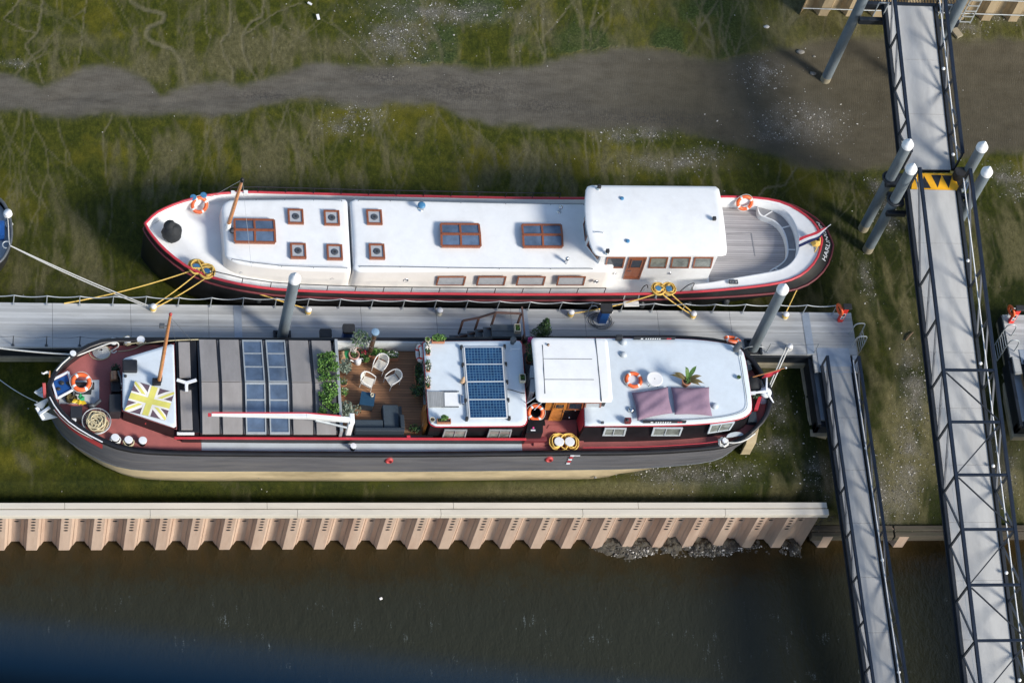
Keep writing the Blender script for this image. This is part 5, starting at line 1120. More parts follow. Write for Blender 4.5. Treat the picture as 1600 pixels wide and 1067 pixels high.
p=b0.lerp(tp,.83); mb=MB(); mb.boxc(p+Vector((-.25,0,0)),(.2,.16,.16)); mb.bar(p,p+Vector((-.2,0,0)),.04,.04); build(mb,'lantern',M['galv_dark'],m_,bevel=.03)
# flag cloth on the bow roof
fz=z+.075; Q=[at(211,595.6,fz+.10),at(273,613,fz+.05),at(258.6,656.4,fz-.01),at(194.6,641,fz+.02)]
uf=thing('painted_flag',(Q[0]+Q[2])/2,'yellow, white and purple union style flag cloth spread on the barge bow roof','flag')
def fl_(u,v,k): 
    p=Q[0].lerp(Q[1],u).lerp(Q[3].lerp(Q[2],u),v); return p+Vector((0,0,k*.004+.018*math.sin(u*7+v*3)+.012*math.sin(v*11)))
def strip(p,q,w,k,mb,a=2.0):
    p=Vector(p);q=Vector(q);d=Vector(((q.x-p.x)*a,q.y-p.y)).normalized(); nn=Vector((-d.y/a,d.x))*w/2; N=14
    def f(u,v): c=p.lerp(q,u)+nn*(2*v-1); return fl_(min(1,max(0,c.x)),min(1,max(0,c.y)),k)
    mb.grid(f,N,4)
mb=MB(); mb.grid(lambda u,v: fl_(u,v,0),20,14); build(mb,'field',M['flag_purple'],uf,recalc=False)
mb=MB(); strip((0,0),(1,1),.22,1,mb,1.4); strip((1,0),(0,1),.22,1.2,mb,1.4); build(mb,'white_saltire',M['flag_pale'],uf,recalc=False)
mb=MB(); strip((0,.03),(.5,.53),.08,2,mb,1.4); strip((.5,.47),(1,.97),.08,2,mb,1.4); strip((1,.03),(.5,.53),.08,2.2,mb,1.4); strip((.5,.47),(0,.97),.08,2.2,mb,1.4); build(mb,'yellow_saltire',M['flag_yellow'],uf,recalc=False)
mb=MB(); strip((0,.5),(1,.5),.33,3,mb,1); strip((.5,0),(.5,1),.25,3.2,mb,1); build(mb,'white_cross',M['flag_pale'],uf,recalc=False)
mb=MB(); strip((0,.5),(1,.5),.20,4.4,mb,1); strip((.5,0),(.5,1),.15,4.6,mb,1); build(mb,'yellow_cross',M['flag_yellow'],uf,recalc=False)
# ---- forward coaming with two grey lids
x0=at(276.5,600,2.75).x; x1=at(309,600,2.75).x
mb=MB(); mb.box(x0,x1,-5.72,-1.62,1.9,2.74); build(mb,'hatch_coaming',M['black_paint'],bb,bevel=.02)
for a,b_ in ((at(280,534,2.8).y,at(280,590,2.8).y),(at(283,609,2.8).y,at(283,671,2.8).y)): mb=MB(); mb.box(x0+.10,x1-.27,b_,a,2.745,2.80); build(mb,'hatch_lid',M['hatch_grey'],bb,bevel=.015)
p=at(291,597,2.9); mb=MB(); mb.bar((p.x-.38,p.y+.06,2.98),(p.x,p.y-.06,2.95),.13,.06); mb.bar((p.x+.4,p.y+.06,2.98),(p.x,p.y-.06,2.95),.13,.06); mb.bar((p.x,p.y-.02,2.95),(p.x,p.y-.42,2.9),.12,.08); mb.boxc((p.x,p.y-.1,2.84),(.14,.14,.2)); build(mb,'mast_crutch',M['letter_white'],bb,bevel=.012)
mb=MB(); a=at(276,673,2.6); mb.box(a.x,a.x+.68,-5.80,-5.70,2.62,2.72); build(mb,'white_batten',M['ring_white'],bb,bevel=.01)
# ---- gabled hatch roof
ye,yf,yr=-5.74,-1.60,-3.68; ze,zrg=2.72,3.10
xe_=[at(p,598,zrg).x for p in (312,344,380,417,453.5,489.5,525)]
mb=MB(); mb.box(xe_[0],xe_[-1],ye+.03,yf-.03,1.9,ze-.06); mb.prism([(0,0)],0,0) if 0 else None; build(mb,'hatch_wall',M['black_paint'],bb)
mb=MB(); 
for s,(A,B_) in enumerate(((ye,yr),(yr,yf))):
    pass
P=[(ye,ze-.07),(yr,zrg-.07),(yf,ze-.07)]; V=[(x,y,zz) for x in (xe_[0],xe_[-1]) for y,zz in P]; mb.add(V,[(0,1,4,3),(1,2,5,4),(0,2,1),(3,4,5),(0,3,5,2)]); build(mb,'hatch_frame',M['hatch_rib'],bb)
def slab(mb,x0,x1,ya,yb,d0,d1,yo=0):
    zf=lambda y: zrg-(zrg-ze)*abs(y-yr)/((yr-ye) if y<yr else (yf-yr))
    V=[(x,y,zf(y)+d) for d in (d0,d1) for (x,y) in ((x0,ya),(x1,ya),(x1,yb),(x0,yb))]
    mb.add(V,[(3,2,1,0),(4,5,6,7),(0,1,5,4),(1,2,6,5),(2,3,7,6),(3,0,4,7)])
for i,(a,b_) in enumerate(zip(xe_,xe_[1:])):
    g=.07
    for half,(ya,yb) in enumerate(((ye-.04,yr-.015),(yr+.015,yf+.04))):
        mb=MB()
        if i in (2,3):
            fr=.07; n=3
            slab(mb,a+g,b_-g,ya,ya+fr,-.06,.03); slab(mb,a+g,b_-g,yb-fr,yb,-.06,.03); slab(mb,a+g,a+g+fr*.7,ya+fr,yb-fr,-.06,.03); slab(mb,b_-g-fr*.7,b_-g,ya+fr,yb-fr,-.06,.03)
            cuts=[.36,.68] if half else [.33,.66]
            for c in cuts: y=ya+(yb-ya)*c; slab(mb,a+g+fr*.7,b_-g-fr*.7,y-.025,y+.025,-.05,.028)
            f=build(mb,'skylight',M['galv'],bb); mb=MB(); slab(mb,a+g+.03,b_-g-.03,ya+.05,yb-.05,-.03,.0); build(mb,'pane',M['glass_blue'],f)
        else:
            slab(mb,a+g,b_-g,ya,yb,-.06,.035); build(mb,'hatch_lid',M['hatch_grey'],bb,bevel=.012)
    
for x in xe_[1:-1]:
    mb=MB(); slab(mb,x-.035,x+.035,ye-.02,yf+.02,-.06,.012); build(mb,'hatch_rib',M['hatch_rib'],bb)
mb=MB(); mb.box(at(272,672,2.5).x,at(822,684,2.4).x,-5.85,-5.76,2.35,2.43); build(mb,'red_rail',M['red_paint'],bb,bevel=.015)
mb=MB(); mb.box(at(285,676,2.3).x,at(820,684,2.3).x,-5.80,-5.745,1.96,2.30); build(mb,'coaming_side',M['black_paint'],bb)
p=at(551,701,1.97); mb=MB(); mb.lathe(p,[(.11,-.05),(.09,.02),(.085,.22)],14); s_=build(mb,'bollard',M['black_paint'],bb); mb=MB(); mb.lathe((p.x,p.y,p.z+.221),[(.11,0),(.125,.02),(.12,.06),(0,.065)],16,sm=False); build(mb,'bollard_cap',M['letter_white'],s_)
# ---- folded crane
cr=thing('folded_crane',at(547,668,2.0),'long white folding crane with red edged boom lying over the hatch roof','crane')
A=at(546,656,3.45);B_=at(330.5,648,3.55); Cm=at(478,650,3.56)
mb=MB()
def taper(mb,p,q,w0,h0,w1,h1):
    d=(q-p).normalized(); sd=d.cross(Vector((0,0,1))).normalized(); up=sd.cross(d).normalized(); V=[]
    for c,w_,h_ in ((p,w0,h0),(q,w1,h1)): V+=[c-sd*w_/2-up*h_/2,c+sd*w_/2-up*h_/2,c+sd*w_/2+up*h_/2,c-sd*w_/2+up*h_/2]
    mb.add(V,[(3,2,1,0),(4,5,6,7),(0,1,5,4),(1,2,6,5),(2,3,7,6),(3,0,4,7)])
taper(mb,A,Cm,.17,.2,.18,.19); taper(mb,Cm,B_,.18,.19,.09,.11); build(mb,'boom',M['white_paint'],cr,bevel=.012)
mb=MB(); o=Vector((0,.09,.06)); taper(mb,A.lerp(Cm,.2)+o,Cm+o,.05,.1,.05,.1); taper(mb,Cm+o,B_+Vector((0,.06,.04)),.05,.1,.05,.07); mb.boxc(B_+Vector((-.08,0,0)),(.12,.1,.12)); build(mb,'red_edge',M['red_paint'],cr)
mb=MB(); mb.cyl(at(493,656,3.35),at(542,668,3.1),.05,n=10); mb.cyl(at(493,656,3.35),at(515,661,3.22),.075,n=10); build(mb,'hydraulic_ram',M['galv'],cr)
p=at(546,672,2.6); mb=MB(); mb.boxc((p.x-.02,p.y+.0,2.6),(.22,.2,1.2)); mb.boxc((p.x+.02,p.y+.15,3.28),(.2,.42,.22)); build(mb,'pedestal',M['white_paint'],cr,bevel=.03)
mb=MB(); mb.boxc((p.x,p.y,2.06),(.42,.34,.16)); build(mb,'base',M['galv_dark'],cr,bevel=.02)

# ---------------------------------------------------------------- plants
def leaves(mb,c,rad,n,s,mi=0,asp=.5,hollow=.0,q=random,up=.3):
    c=Vector(c)
    for _ in range(n):
        while True:
            p=Vector((q.uniform(-1,1),q.uniform(-1,1),q.uniform(-1,1)))
            if hollow<=p.length<=1: break
        p=Vector((c.x+p.x*rad[0],c.y+p.y*rad[1],c.z+p.z*rad[2])); d=Vector((q.gauss(0,1),q.gauss(0,1),q.gauss(0,.6)+up)).normalized(); sd=d.orthogonal().normalized(); sd=Matrix.Rotation(q.uniform(0,6.28),3,d)@sd; k=s*q.uniform(.6,1.3)
        mb.add([p-d*k*.5,p+sd*k*asp*.5,p+d*k*.5,p-sd*k*asp*.5],[(0,1,2,3)],mi if not isinstance(mi,(list,tuple)) else q.choice(mi))
def stems(mb,c,n,h,spread,r=.008,mi=0):
    for _ in range(n): a=random.uniform(0,6.28); mb.tube([c,(c[0]+math.cos(a)*spread*.4,c[1]+math.sin(a)*spread*.4,c[2]+h*.6),(c[0]+math.cos(a)*spread,c[1]+math.sin(a)*spread,c[2]+h)],[r,r*.8,r*.4],4,mi=mi)
def pot(c,r,h,m,parent): 
    mb=MB(); mb.lathe(c,[(r*.68,0),(r*.95,h*.85),(r*1.08,h*.86),(r*1.08,h),(r*.93,h),(r*.9,h*.9)],16); p=build(mb,'pot',M[m],parent); mb=MB(); mb.lathe((c[0],c[1],c[2]+h*.88),[(r*.9,0),(r*.5,.02),(0,.03)],12); build(mb,'soil',M['soil'],parent); return p
def trough(c,sx,sy,h,m,parent,rz=0):
    mb=MB(); t=.025
    for (dx,dy,ax_,ay2) in ((0,-sy/2+t/2,sx,t),(0,sy/2-t/2,sx,t),(-sx/2+t/2,0,t,sy-2*t),(sx/2-t/2,0,t,sy-2*t)): 
        o=Matrix.Rotation(rz,3,'Z')@Vector((dx,dy,0)); mb.boxc((c[0]+o.x,c[1]+o.y,c[2]+h/2),(ax_,ay2,h),rz)
    mb.boxc((c[0],c[1],c[2]+h*.1),(sx-2*t,sy-2*t,h*.15),rz); build(mb,'planter',M[m],parent); mb=MB(); mb.boxc((c[0],c[1],c[2]+h*.72),(sx-2*t-.004,sy-2*t-.004,h*.2),rz); build(mb,'soil',M['soil'],parent)
def plant(c,label,potspec,crown,cat='plant',name='potted_plant',grp=None):
    """potspec: ('pot',r,h,mat) or ('trough',sx,sy,h,mat[,rz]) or None; crown: list of (offset,rad,n,size,mats)"""
    t=thing(name,c,label,cat,grp); h=0
    if potspec:
        if potspec[0]=='pot': pot(c,potspec[1],potspec[2],potspec[3],t); h=potspec[2]
        else: trough(c,*potspec[1:5],t,*(potspec[5:6])); h=potspec[3]
    mb=MB(); ms=[]; fl=MB(); fm=[]; has=False
    for off,rad,n,s,mm in crown:
        tgt,lst=(fl,fm) if mm[0].startswith('petal') else (mb,ms)
        for m in mm:
            if m not in lst: lst.append(m)
        leaves(tgt,(c[0]+off[0],c[1]+off[1],c[2]+h+off[2]),rad,n,s,[lst.index(m) for m in mm],asp=.55 if tgt is mb else .9)
    stems(mb,(c[0],c[1],c[2]+h*.8),5,max(.05,crown[0][0][2]),crown[0][1][0]*.5)
    build(mb,'foliage',[M[m] for m in ms],t,recalc=False)
    if fl.v: build(fl,'flowers',[M[m] for m in fm],t,recalc=False)
    return t
GR=['leaf_bright','leaf_mid','leaf_mid']; DG=['leaf_dark','leaf_mid','leaf_dark']; SV=['leaf_silver','leaf_silver','leaf_mid']
# green roof boxes
for (py0,py1,lb) in ((556,598,'far block of bright green leaves growing on the hatch roof'),(602,648,'near block of bright green leaves growing on the hatch roof')):
    a=at(499,py1,3.0);b_=at(524,py0,3.0); c=Vector(((a.x+b_.x)/2,(a.y+b_.y)/2,2.95 if py0<600 else 2.93)); sx=(b_.x-a.x)*.98; sy=abs(b_.y-a.y)
    t=thing('roof_planter',c,lb,'planter','green roof planters'); mb=MB(); mb.boxc((c.x,c.y,c.z+.05),(sx,sy,.16)); build(mb,'tray',M['hatch_rib'],t)
    mb=MB()
    for i in range(38): leaves(mb,(c.x+random.uniform(-.5,.5)*sx*.92,c.y+random.uniform(-.5,.5)*sy*.95,c.z+.2+random.uniform(-.04,.08)),(.15,.15,.12),42,.085,[0,0,0,1,1,2],.7)
    build(mb,'foliage',[M['leaf_bright'],M['leaf_mid'],M['leaf_dark']],t,recalc=False)
# ---------------------------------------------------------------- roof terrace
ZP=1.985; px0=at(527,600,ZP).x; px1=at(663,600,ZP).x+.1
mb=MB(); mb.box(px0-.05,px1+.3,-5.66,-1.56,ZP-.05,ZP); build(mb,'terrace_floor',M['patio_wood'],bb)
mb=MB(); mb.box(px0-.02,px1,-1.60,-1.52,ZP,2.70); build(mb,'terrace_parapet',M['patio_white'],bb,bevel=.01)
mb=MB(); mb.box(px0-.1,px1,-1.52,-1.40,1.9,2.72); build(mb,'coaming_side',M['black_paint'],bb)
mb=MB(); mb.box(px0-.13,px0-.01,-5.7,-1.55,ZP,2.86); build(mb,'terrace_end_wall',M['galv'],bb,bevel=.01)
mb=MB(); mb.box(px0,px1,-5.74,-5.62,ZP,2.34); build(mb,'terrace_parapet',M['black_paint'],bb,bevel=.01)
mb=MB(); c=at(638,678,2.4); mb.boxc((c.x,-5.72,2.38),(.14,.1,.1)); build(mb,'red_cleat',M['red_paint'],bb)
# chairs
def chair(px,py,rz,label):
    p=at(px,py,ZP+.42); t=thing('garden_chair',(0,0,ZP),label,'chair','white tub chairs on the barge terrace')
    zs=ZP+.42
    def s(): return None
    mb=MB(); mb.grid(lambda u,v:(-.24+.50*u,(v-.5)*(.42+.10*u),zs+.02*math.sin(math.pi*u)-.02),8,6); mb.grid(lambda u,v:(-.24+.50*u,(v-.5)*(.42+.10*u),zs-.045),8,6); build(mb,'seat',M['chair_seat'],t,recalc=False)
    mb=MB(); mb.grid(lambda u,v:(-.26-.07*v-.05*math.cos((u-.5)*2.6),(u-.5)*.50*(1+.15*v),zs+.02+.36*v),10,5); build(mb,'backrest',M['chair_seat'],t,recalc=False)
    P=[(.27,-.29,zs+.20),(.05,-.33,zs+.25),(-.2,-.31,zs+.33),(-.36,-.18,zs+.39),(-.41,0,zs+.40),(-.36,.18,zs+.39),(-.2,.31,zs+.33),(.05,.33,zs+.25),(.27,.29,zs+.20)]
    mb=MB(); mb.tube(smooth_poly(P,2,False),.027,8); build(mb,'arm_rail',M['chair_frame'],t)
    for sy in (-1,1):
        mb=MB(); mb.tube([(.27,sy*.29,zs+.20),(.28,sy*.28,zs),(.29,sy*.27,ZP)],.018,7); build(mb,'leg',M['chair_frame'],t)
        mb=MB(); mb.tube([(-.28,sy*.26,zs+.35),(-.27,sy*.22,zs),(-.30,sy*.22,ZP)],.018,7); build(mb,'leg',M['chair_frame'],t)
    mb=MB(); P=[(.27,-.27,zs-.02),(-.25,-.22,zs-.02),(-.25,.22,zs-.02),(.27,.27,zs-.02)]; mb.tube(P,.016,6,closed=True); build(mb,'seat_frame',M['chair_frame'],t)
    t.location=(p.x,p.y,ZP); t.rotation_euler=(0,0,rz); t.scale=(.84,.84,.9); return t
chair(594.5,569,math.radians(-119),'white tub chair nearest the flue pipe, its back to the planters'); chair(575,595.5,math.radians(-25),'white tub chair facing right behind the dark coffee table'); chair(614,592,math.radians(210),'white tub chair facing left, rightmost of the three on the terrace')
D('table_blue',(.018,.055,.10),.25,.1,4)
# coffee table
tz=ZP+.5; Q=[at(*p,tz) for p in ((564.8,610.8),(586.8,614.8),(584,634.5),(561.5,631.5))]
ct=thing('coffee_table',((Q[0]+Q[2])/2).to_2d().to_3d()+Vector((0,0,ZP)),'square dark woven coffee table with blue glass top and a pale cup','table')
mb=MB(); mb.prism([(p.x,p.y) for p in off_poly([q.to_2d() for q in Q],-.02)],ZP,tz-.03); build(mb,'body',M['rattan_dark'],ct,bevel=.02)
mb=MB(); mb.prism([(p.x,p.y) for p in Q],tz-.028,tz); build(mb,'top',M['table_blue'],ct,bevel=.008)
p=at(581,618.5,tz); mb=MB(); mb.lathe(p,[(.05,0),(.07,.03),(.072,.13),(.06,.13),(.055,.04),(0,.04)],14); tag(build(mb,'candle_cup',M['cream_clay']),'small pale candle cup on the blue glass table top','cup')
# corner sofa
so_=thing('corner_sofa',at(600,668,ZP),'dark L shaped woven corner sofa with navy cushions on the terrace','sofa')
sz=ZP+.34; A=at(553,655,sz+.12);B_=at(599,655,sz+.12);C=at(628,632,sz+.12); yn_=-5.60
mb=MB(); mb.box(A.x,B_.x-.01,yn_+.02,A.y,ZP,sz); mb.box(B_.x,C.x,yn_+.02,C.y,ZP,sz); build(mb,'base',M['rattan_dark'],so_,bevel=.02)
mb=MB(); mb.box(A.x+.02,B_.x-.03,yn_+.2,A.y-.01,sz+.003,sz+.13); build(mb,'seat_cushion',M['cushion_navy'],so_,bevel=.04,seg=3); mb=MB(); mb.box(B_.x,C.x-.16,yn_+.2,C.y-.01,sz+.003,sz+.13); build(mb,'seat_cushion',M['cushion_navy'],so_,bevel=.04,seg=3)
mb=MB(); mb.box(A.x,C.x,yn_+.0,yn_+.16,ZP,sz+.36); build(mb,'backrest',M['rattan_dark'],so_,bevel=.03); mb=MB(); mb.box(C.x-.15,C.x+.02,yn_+.17,C.y-.55,ZP,sz+.34); build(mb,'armrest',M['rattan_dark'],so_,bevel=.03)
D('cap_blue',(.20,.31,.42),.5,.08,5)
# flue
b=at(576.5,556,ZP); best=min(np.arange(3,6,.02),key=lambda q: abs(proj((b.x,b.y,q))[1]-518)); fl2=thing('flue_pipe',b,'bronze stove flue with blue grey rain cap rising from the terrace','chimney')
mb=MB(); mb.tube([(b.x,b.y,ZP),(b.x,b.y,best-.2)],.095,16); build(mb,'pipe',M['flue_bronze'],fl2); mb=MB()
for q in (.42,.7): mb.lathe((b.x,b.y,ZP+(best-ZP)*q),[(.10,-.025),(.108,-.01),(.108,.01),(.10,.025)],16)
build(mb,'clamp_ring',M['chrome'],fl2); mb=MB(); mb.lathe((b.x,b.y,best-.2),[(.10,0),(.15,.03),(.16,.12),(.12,.14)],18); cpn=build(mb,'cowl',M['galv_dark'],fl2); mb=MB(); mb.lathe((b.x,b.y,best-.055),[(.14,0),(.165,.01),(.16,.045),(.08,.07),(0,.075)],20,sm=False); build(mb,'rain_cap',M['cap_blue'],cpn)
# terrace plants and pots
def pp(px,py,z=ZP): return at(px,py,z)
plant(pp(551.5,560),'pink clay pot with white flowers and greenery in the far left terrace corner',('pot',.21,.36,'pink_clay'),[((0,0,.05),(.17,.17,.08),60,.08,GR),((-.02,.12,.12),(.16,.12,.10),60,.06,['petal_white'])])
plant(pp(559,553),'tall loose olive tree with silvery leaves leaning over the terrace parapet',('pot',.16,.28,'pink_clay'),[((0,.10,.75),(.42,.34,.38),330,.10,SV),((-.1,.2,1.05),(.25,.2,.25),120,.10,SV)],name='olive_tree',cat='tree')
plant(pp(567.5,559),'red flowering plant beside the flue base',('pot',.13,.22,'terracotta'),[((0,0,.1),(.20,.18,.14),110,.08,DG),((.02,.02,.2),(.16,.14,.08),26,.06,['petal_red','petal_red'])])
plant(pp(571,566),'small green grassy plant at the foot of the flue',('pot',.10,.16,'terracotta'),[((0,0,.1),(.15,.14,.16),110,.10,GR)])
plant(pp(587,556.5),'leafy green shrub in a terracotta trough right of the flue',('trough',.62,.24,.22,'terracotta'),[((0,0,.14),(.36,.16,.16),230,.09,GR)],name='planter_trough',cat='planter')
plant(pp(609,560),'terracotta trough of white flowers behind the upper tub chair',('trough',.66,.24,.22,'terracotta'),[((0,0,.12),(.38,.16,.16),230,.09,['leaf_mid','leaf_silver','leaf_bright']),((.08,0,.22),(.28,.14,.08),40,.06,['petal_white'])],name='planter_trough',cat='planter')
plant(pp(537.5,580),'silvery lavender bush against the terrace end wall, farthest one',('pot',.17,.24,'terracotta'),[((0,0,.22),(.27,.32,.28),330,.12,['leaf_silver'])])
plant(pp(535.5,600),'small mixed plant in a terracotta bowl below the lavender',('pot',.17,.16,'terracotta'),[((0,.02,.1),(.18,.18,.13),110,.09,['leaf_mid','leaf_silver','leaf_brown'])])
plant(pp(536.5,617),'small bright green plant with white blooms by the end wall',('pot',.13,.2,'terracotta'),[((0,0,.1),(.19,.19,.15),130,.08,GR),((0,0,.2),(.14,.14,.06),14,.05,['petal_white'])])
plant(pp(540,648),'silvery grey bush by the end wall near the crane pedestal',('pot',.18,.26,'terracotta'),[((0,0,.22),(.30,.36,.28),340,.12,['leaf_silver'])])
plant(pp(556,648),'wispy dry looking plant behind the sofa end',('pot',.10,.2,'terracotta'),[((0,0,.25),(.22,.22,.22),90,.09,['leaf_brown','leaf_silver'])])
plant(pp(652,590),'dark green climbing plant in a trough by the cabin wall',('trough',.24,.9,.22,'terracotta'),[((0,0,.2),(.18,.48,.26),280,.10,DG)],name='planter_trough',cat='planter')
plant(pp(650,617),'round dark green bush in a pot at the foot of the cabin wall',('pot',.16,.24,'terracotta'),[((0,0,.22),(.33,.30,.26),330,.09,DG)])
plant(pp(657,604),'blue grey shrub between the dark bushes by the cabin wall',('pot',.12,.3,'terracotta'),[((0,0,.25),(.18,.3,.28),200,.09,['leaf_silver','leaf_mid'])])
plant(pp(648,673),'low green plant in the near right terrace corner',('pot',.14,.14,'terracotta'),[((0,0,.1),(.26,.2,.15),150,.09,DG)])
t=thing('watering_can',pp(558,568),'white watering can standing on the terrace deck','watering can'); c=pp(558.5,566.5); mb=MB(); mb.lathe(c,[(.13,0),(.15,.02),(.14,.22),(.10,.27),(.06,.27)],16); build(mb,'body',M['letter_white'],t); mb=MB(); mb.tube([(c.x-.1,c.y,c.z+.05),(c.x-.28,c.y-.02,c.z+.22),(c.x-.33,c.y-.02,c.z+.26)],[.035,.025,.03],8); build(mb,'spout',M['letter_white'],t); mb=MB(); mb.torus((c.x+.13,c.y+.02,c.z+.2),.11,.015,(0,1,0),16,6); build(mb,'handle',M['letter_white'],t)
c=pp(541,557); t=thing('watering_can',c,'dark green watering can among the pots in the far left terrace corner','watering can'); mb=MB(); mb.lathe(c,[(.14,0),(.15,.03),(.15,.25),(.05,.3)],14); build(mb,'body',M['toy_green'],t); mb=MB(); mb.tube([(c.x+.1,c.y-.05,c.z+.1),(c.x+.2,c.y-.15,c.z+.3)],.025,8); build(mb,'spout',M['toy_green'],t); MATS['toy_green']
for i,(px,py) in enumerate(((534,561),(537.5,562.5),(535.5,558.5))):
    c=pp(px,py); mb=MB(); mb.cyl((c.x,c.y-.12,ZP+.08+.12*(i==2)),(c.x,c.y+.14,ZP+.08+.12*(i==2)),.075,n=12); tag(build(mb,'firewood_log',M['buddha']),['cut log left in the small firewood stack on the terrace','cut log right in the small firewood stack on the terrace','cut log on top of the small firewood stack on the terrace'][i],'log')
life_ring(atx(655.5,552,at(659,552,2.75).x-.08),(-1,-.15,.1),'white and red life ring hung on the cabin wall by the terrace',grp=None,mtl='ring_white')
# ---------------------------------------------------------------- solar cabin
z=3.25; RP=ps([(661,533.5),(815,532),(824,664.5),(671,665.5)],z)
mb=MB(); W2=[tuple(p) for p in off_poly(RP,-.07)]; mb.prism(W2,1.9,z-.05); build(mb,'cabin',M['black_paint'],bb)
mb=MB(); R2=rpoly(RP,[.1,.15,.32,.35],6); roof(mb,resample([Vector(p) for p in R2],80,True),z,.06,.05); build(mb,'cabin_roof',M['roof_blue_white'],bb)
mb=MB(); mb.tube([Vector((p.x,p.y,z-.055)) for p in off_poly(R2,.012)],.022,6,closed=True); build(mb,'roof_trim',M['red_paint'],bb)
yw2=min(p[1] for p in W2)
for a in (690.5,760.5):
    C=px_quad([(a+4,671),(a+39.5,671.3),(a+36,684.7),(a-.5,684.3)],-5.66); wall_win(bb,C,fr='galv',gl='glass_pale',fw=.05,bars=(.5,))
# windows on the wall facing the terrace
xw=min(p[0] for p in W2)
for y0_,y1_ in ((-2.6,-1.95),(-3.5,-2.75),(-4.4,-3.65)):
    wall_win(bb,[(xw-.01,y0_,3.0),(xw-.01,y1_,3.0),(xw-.01,y1_,2.2),(xw-.01,y0_,2.2)],fr='galv',gl='glass_pale',fw=.05,nd=(-1,0,0))
mb=MB(); mb.bar((xw-.18,-5.2,ZP+.3),(xw-.1,-4.6,3.0),.04,.04); mb.boxc((xw-.12,-4.95,2.4),(.1,.9,.9)); build(mb,'wooden_door',M['orange_wood'],bb)
# panels
SP=[((725.2,542.6),(784.8,542.4),(786.2,568.6),(727.2,568.9)),((727.3,569.4),(786.3,569.1),(788.2,595.6),(729.5,596.2)),((729.6,596.8),(788.3,596.2),(790.3,623.6),(731.8,624)),((731.9,624.5),(790.4,624.1),(792.6,652.4),(734,652.9))]
D('cell_a',(.007,.034,.10),.12,.15,3,spec=.8); D('cell_b',(.010,.047,.125),.12,.15,3,spec=.8); D('cell_c',(.005,.026,.08),.12,.15,3,spec=.8); D('cell_line',(.075,.17,.27),.2,.05,3)
for q in SP:
    zq=z+.17; Q=[at(*p,zq) for p in q]; mb=MB(); mb.prism([(p.x,p.y) for p in off_poly([v.to_2d() for v in Q],.012)],zq-.045,zq-.004); s_=build(mb,'solar_panel',M['ring_white'],bb,bevel=.004)
    mb=MB(); mb.quad([p.lerp((Q[0]+Q[2])/2,.03) for p in Q]); build(mb,'backing',M['cell_line'],s_,recalc=False)
    mb=MB(); rr=random.Random(len(ORG)); nu,nv=12,6
    for i in range(nu):
        for j in range(nv):
            e=.09; c4=[]
            for (du,dv) in ((e,e),(1-e,e),(1-e,1-e),(e,1-e)):
                u=.02+.96*(i+du)/nu; v=.03+.94*(j+dv)/nv; c4.append(Q[0].lerp(Q[1],u).lerp(Q[3].lerp(Q[2],u),v)+Vector((0,0,.003)))
            mb.quad(c4,rr.choice([0,0,1,1,2]))
    build(mb,'cells',[M['cell_a'],M['cell_b'],M['cell_c']],s_,recalc=False)
a0=at(723,542,z+.12);a1=at(731.5,654,z+.12);b0_=at(786.5,541,z+.12);b1=at(794,653,z+.12)
for p,q in ((a0,a1),(b0_,b1)): mb=MB(); mb.bar(p,q,.07,.06); build(mb,'panel_rail',M['galv'],bb)
for p,q in ((a0,a1),(b0_,b1)):
    for k in (0,.25,.5,.75,1): c=p.lerp(q,k); mb=MB(); mb.boxc((c.x+(-.05 if p is a0 else .05),c.y,z+.09),(.10,.15,.17)); build(mb,'panel_bracket',M['black_rubber'],bb,bevel=.015)
# sliding hatch
q=[at(*p,z+.12) for p in ((667,611.5),(693,611.3),(694,635),(668.5,635.3))]; mb=MB(); mb.prism([(p.x,p.y) for p in q],z+.02,z+.12); build(mb,'slatted_hatch',M['slat_grey'],bb,bevel=.01)
q=[at(*p,z+.10) for p in ((694.5,613),(717,613),(718,634.5),(695,634.5))]; mb=MB(); mb.prism([(p.x,p.y) for p in q],z+.03,z+.10); build(mb,'sliding_hatch',M['white_paint'],bb,bevel=.015)
for y_ in (611.5,635.5): mb=MB(); mb.bar(at(690,y_,z+.09),at(717,y_,z+.09),.03,.04); build(mb,'hatch_rail',M['galv_dark'],bb)
p=at(722,625,z+.1); mb=MB(); mb.boxc((p.x,p.y,z+.13),(.16,.44,.14)); build(mb,'roof_vent',M['chrome'],bb,bevel=.05)
p=at(722,598,z+.05); t=thing('stone_figurine',p,'small tan seated stone figurine on the white roof beside the solar panels','ornament'); mb=MB(); mb.ell((p.x,p.y,p.z+.09),(.11,.09,.09)); mb.ell((p.x,p.y+.01,p.z+.23),(.085,.07,.13)); build(mb,'body',M['buddha'],t); mb=MB(); mb.ell((p.x,p.y+.01,p.z+.40),(.055,.055,.065)); mb.ell((p.x,p.y+.01,p.z+.47),(.025,.025,.03)); build(mb,'head',M['buddha'],t)
mb=MB(); mb.tube(smooth_poly([at(791,608,z+.1),at(800,609,z+.06),at(812,613.5,z+.06),at(820,614.5,z+.06)],2,False),.015,6); build(mb,'solar_cable',M['black_rubber'],bb)
p=at(800.5,535.5,z+.05); mb=MB(); mb.lathe(p,[(.09,0),(.09,.18),(.13,.2),(.13,.3),(0,.32)],14); build(mb,'roof_vent',M['galv_dark'],bb)
mb=MB(); a=at(796,547,z+.06); mb.tube([a,a+Vector((.1,0,.12)),a+Vector((.42,-.02,.16))],.018,6); mb.bar(a+Vector((.05,-.08,.1)),a+Vector((.05,.1,.1)),.03,.03); build(mb,'roof_tap',M['letter_white'],bb)
zc=z+.05
plant(at(667.5,533,zc),'round pale pot of moss on the far left corner of the solar roof',('pot',.11,.18,'cream_clay'),[((0,0,.0),(.10,.10,.04),80,.05,['leaf_bright'])])
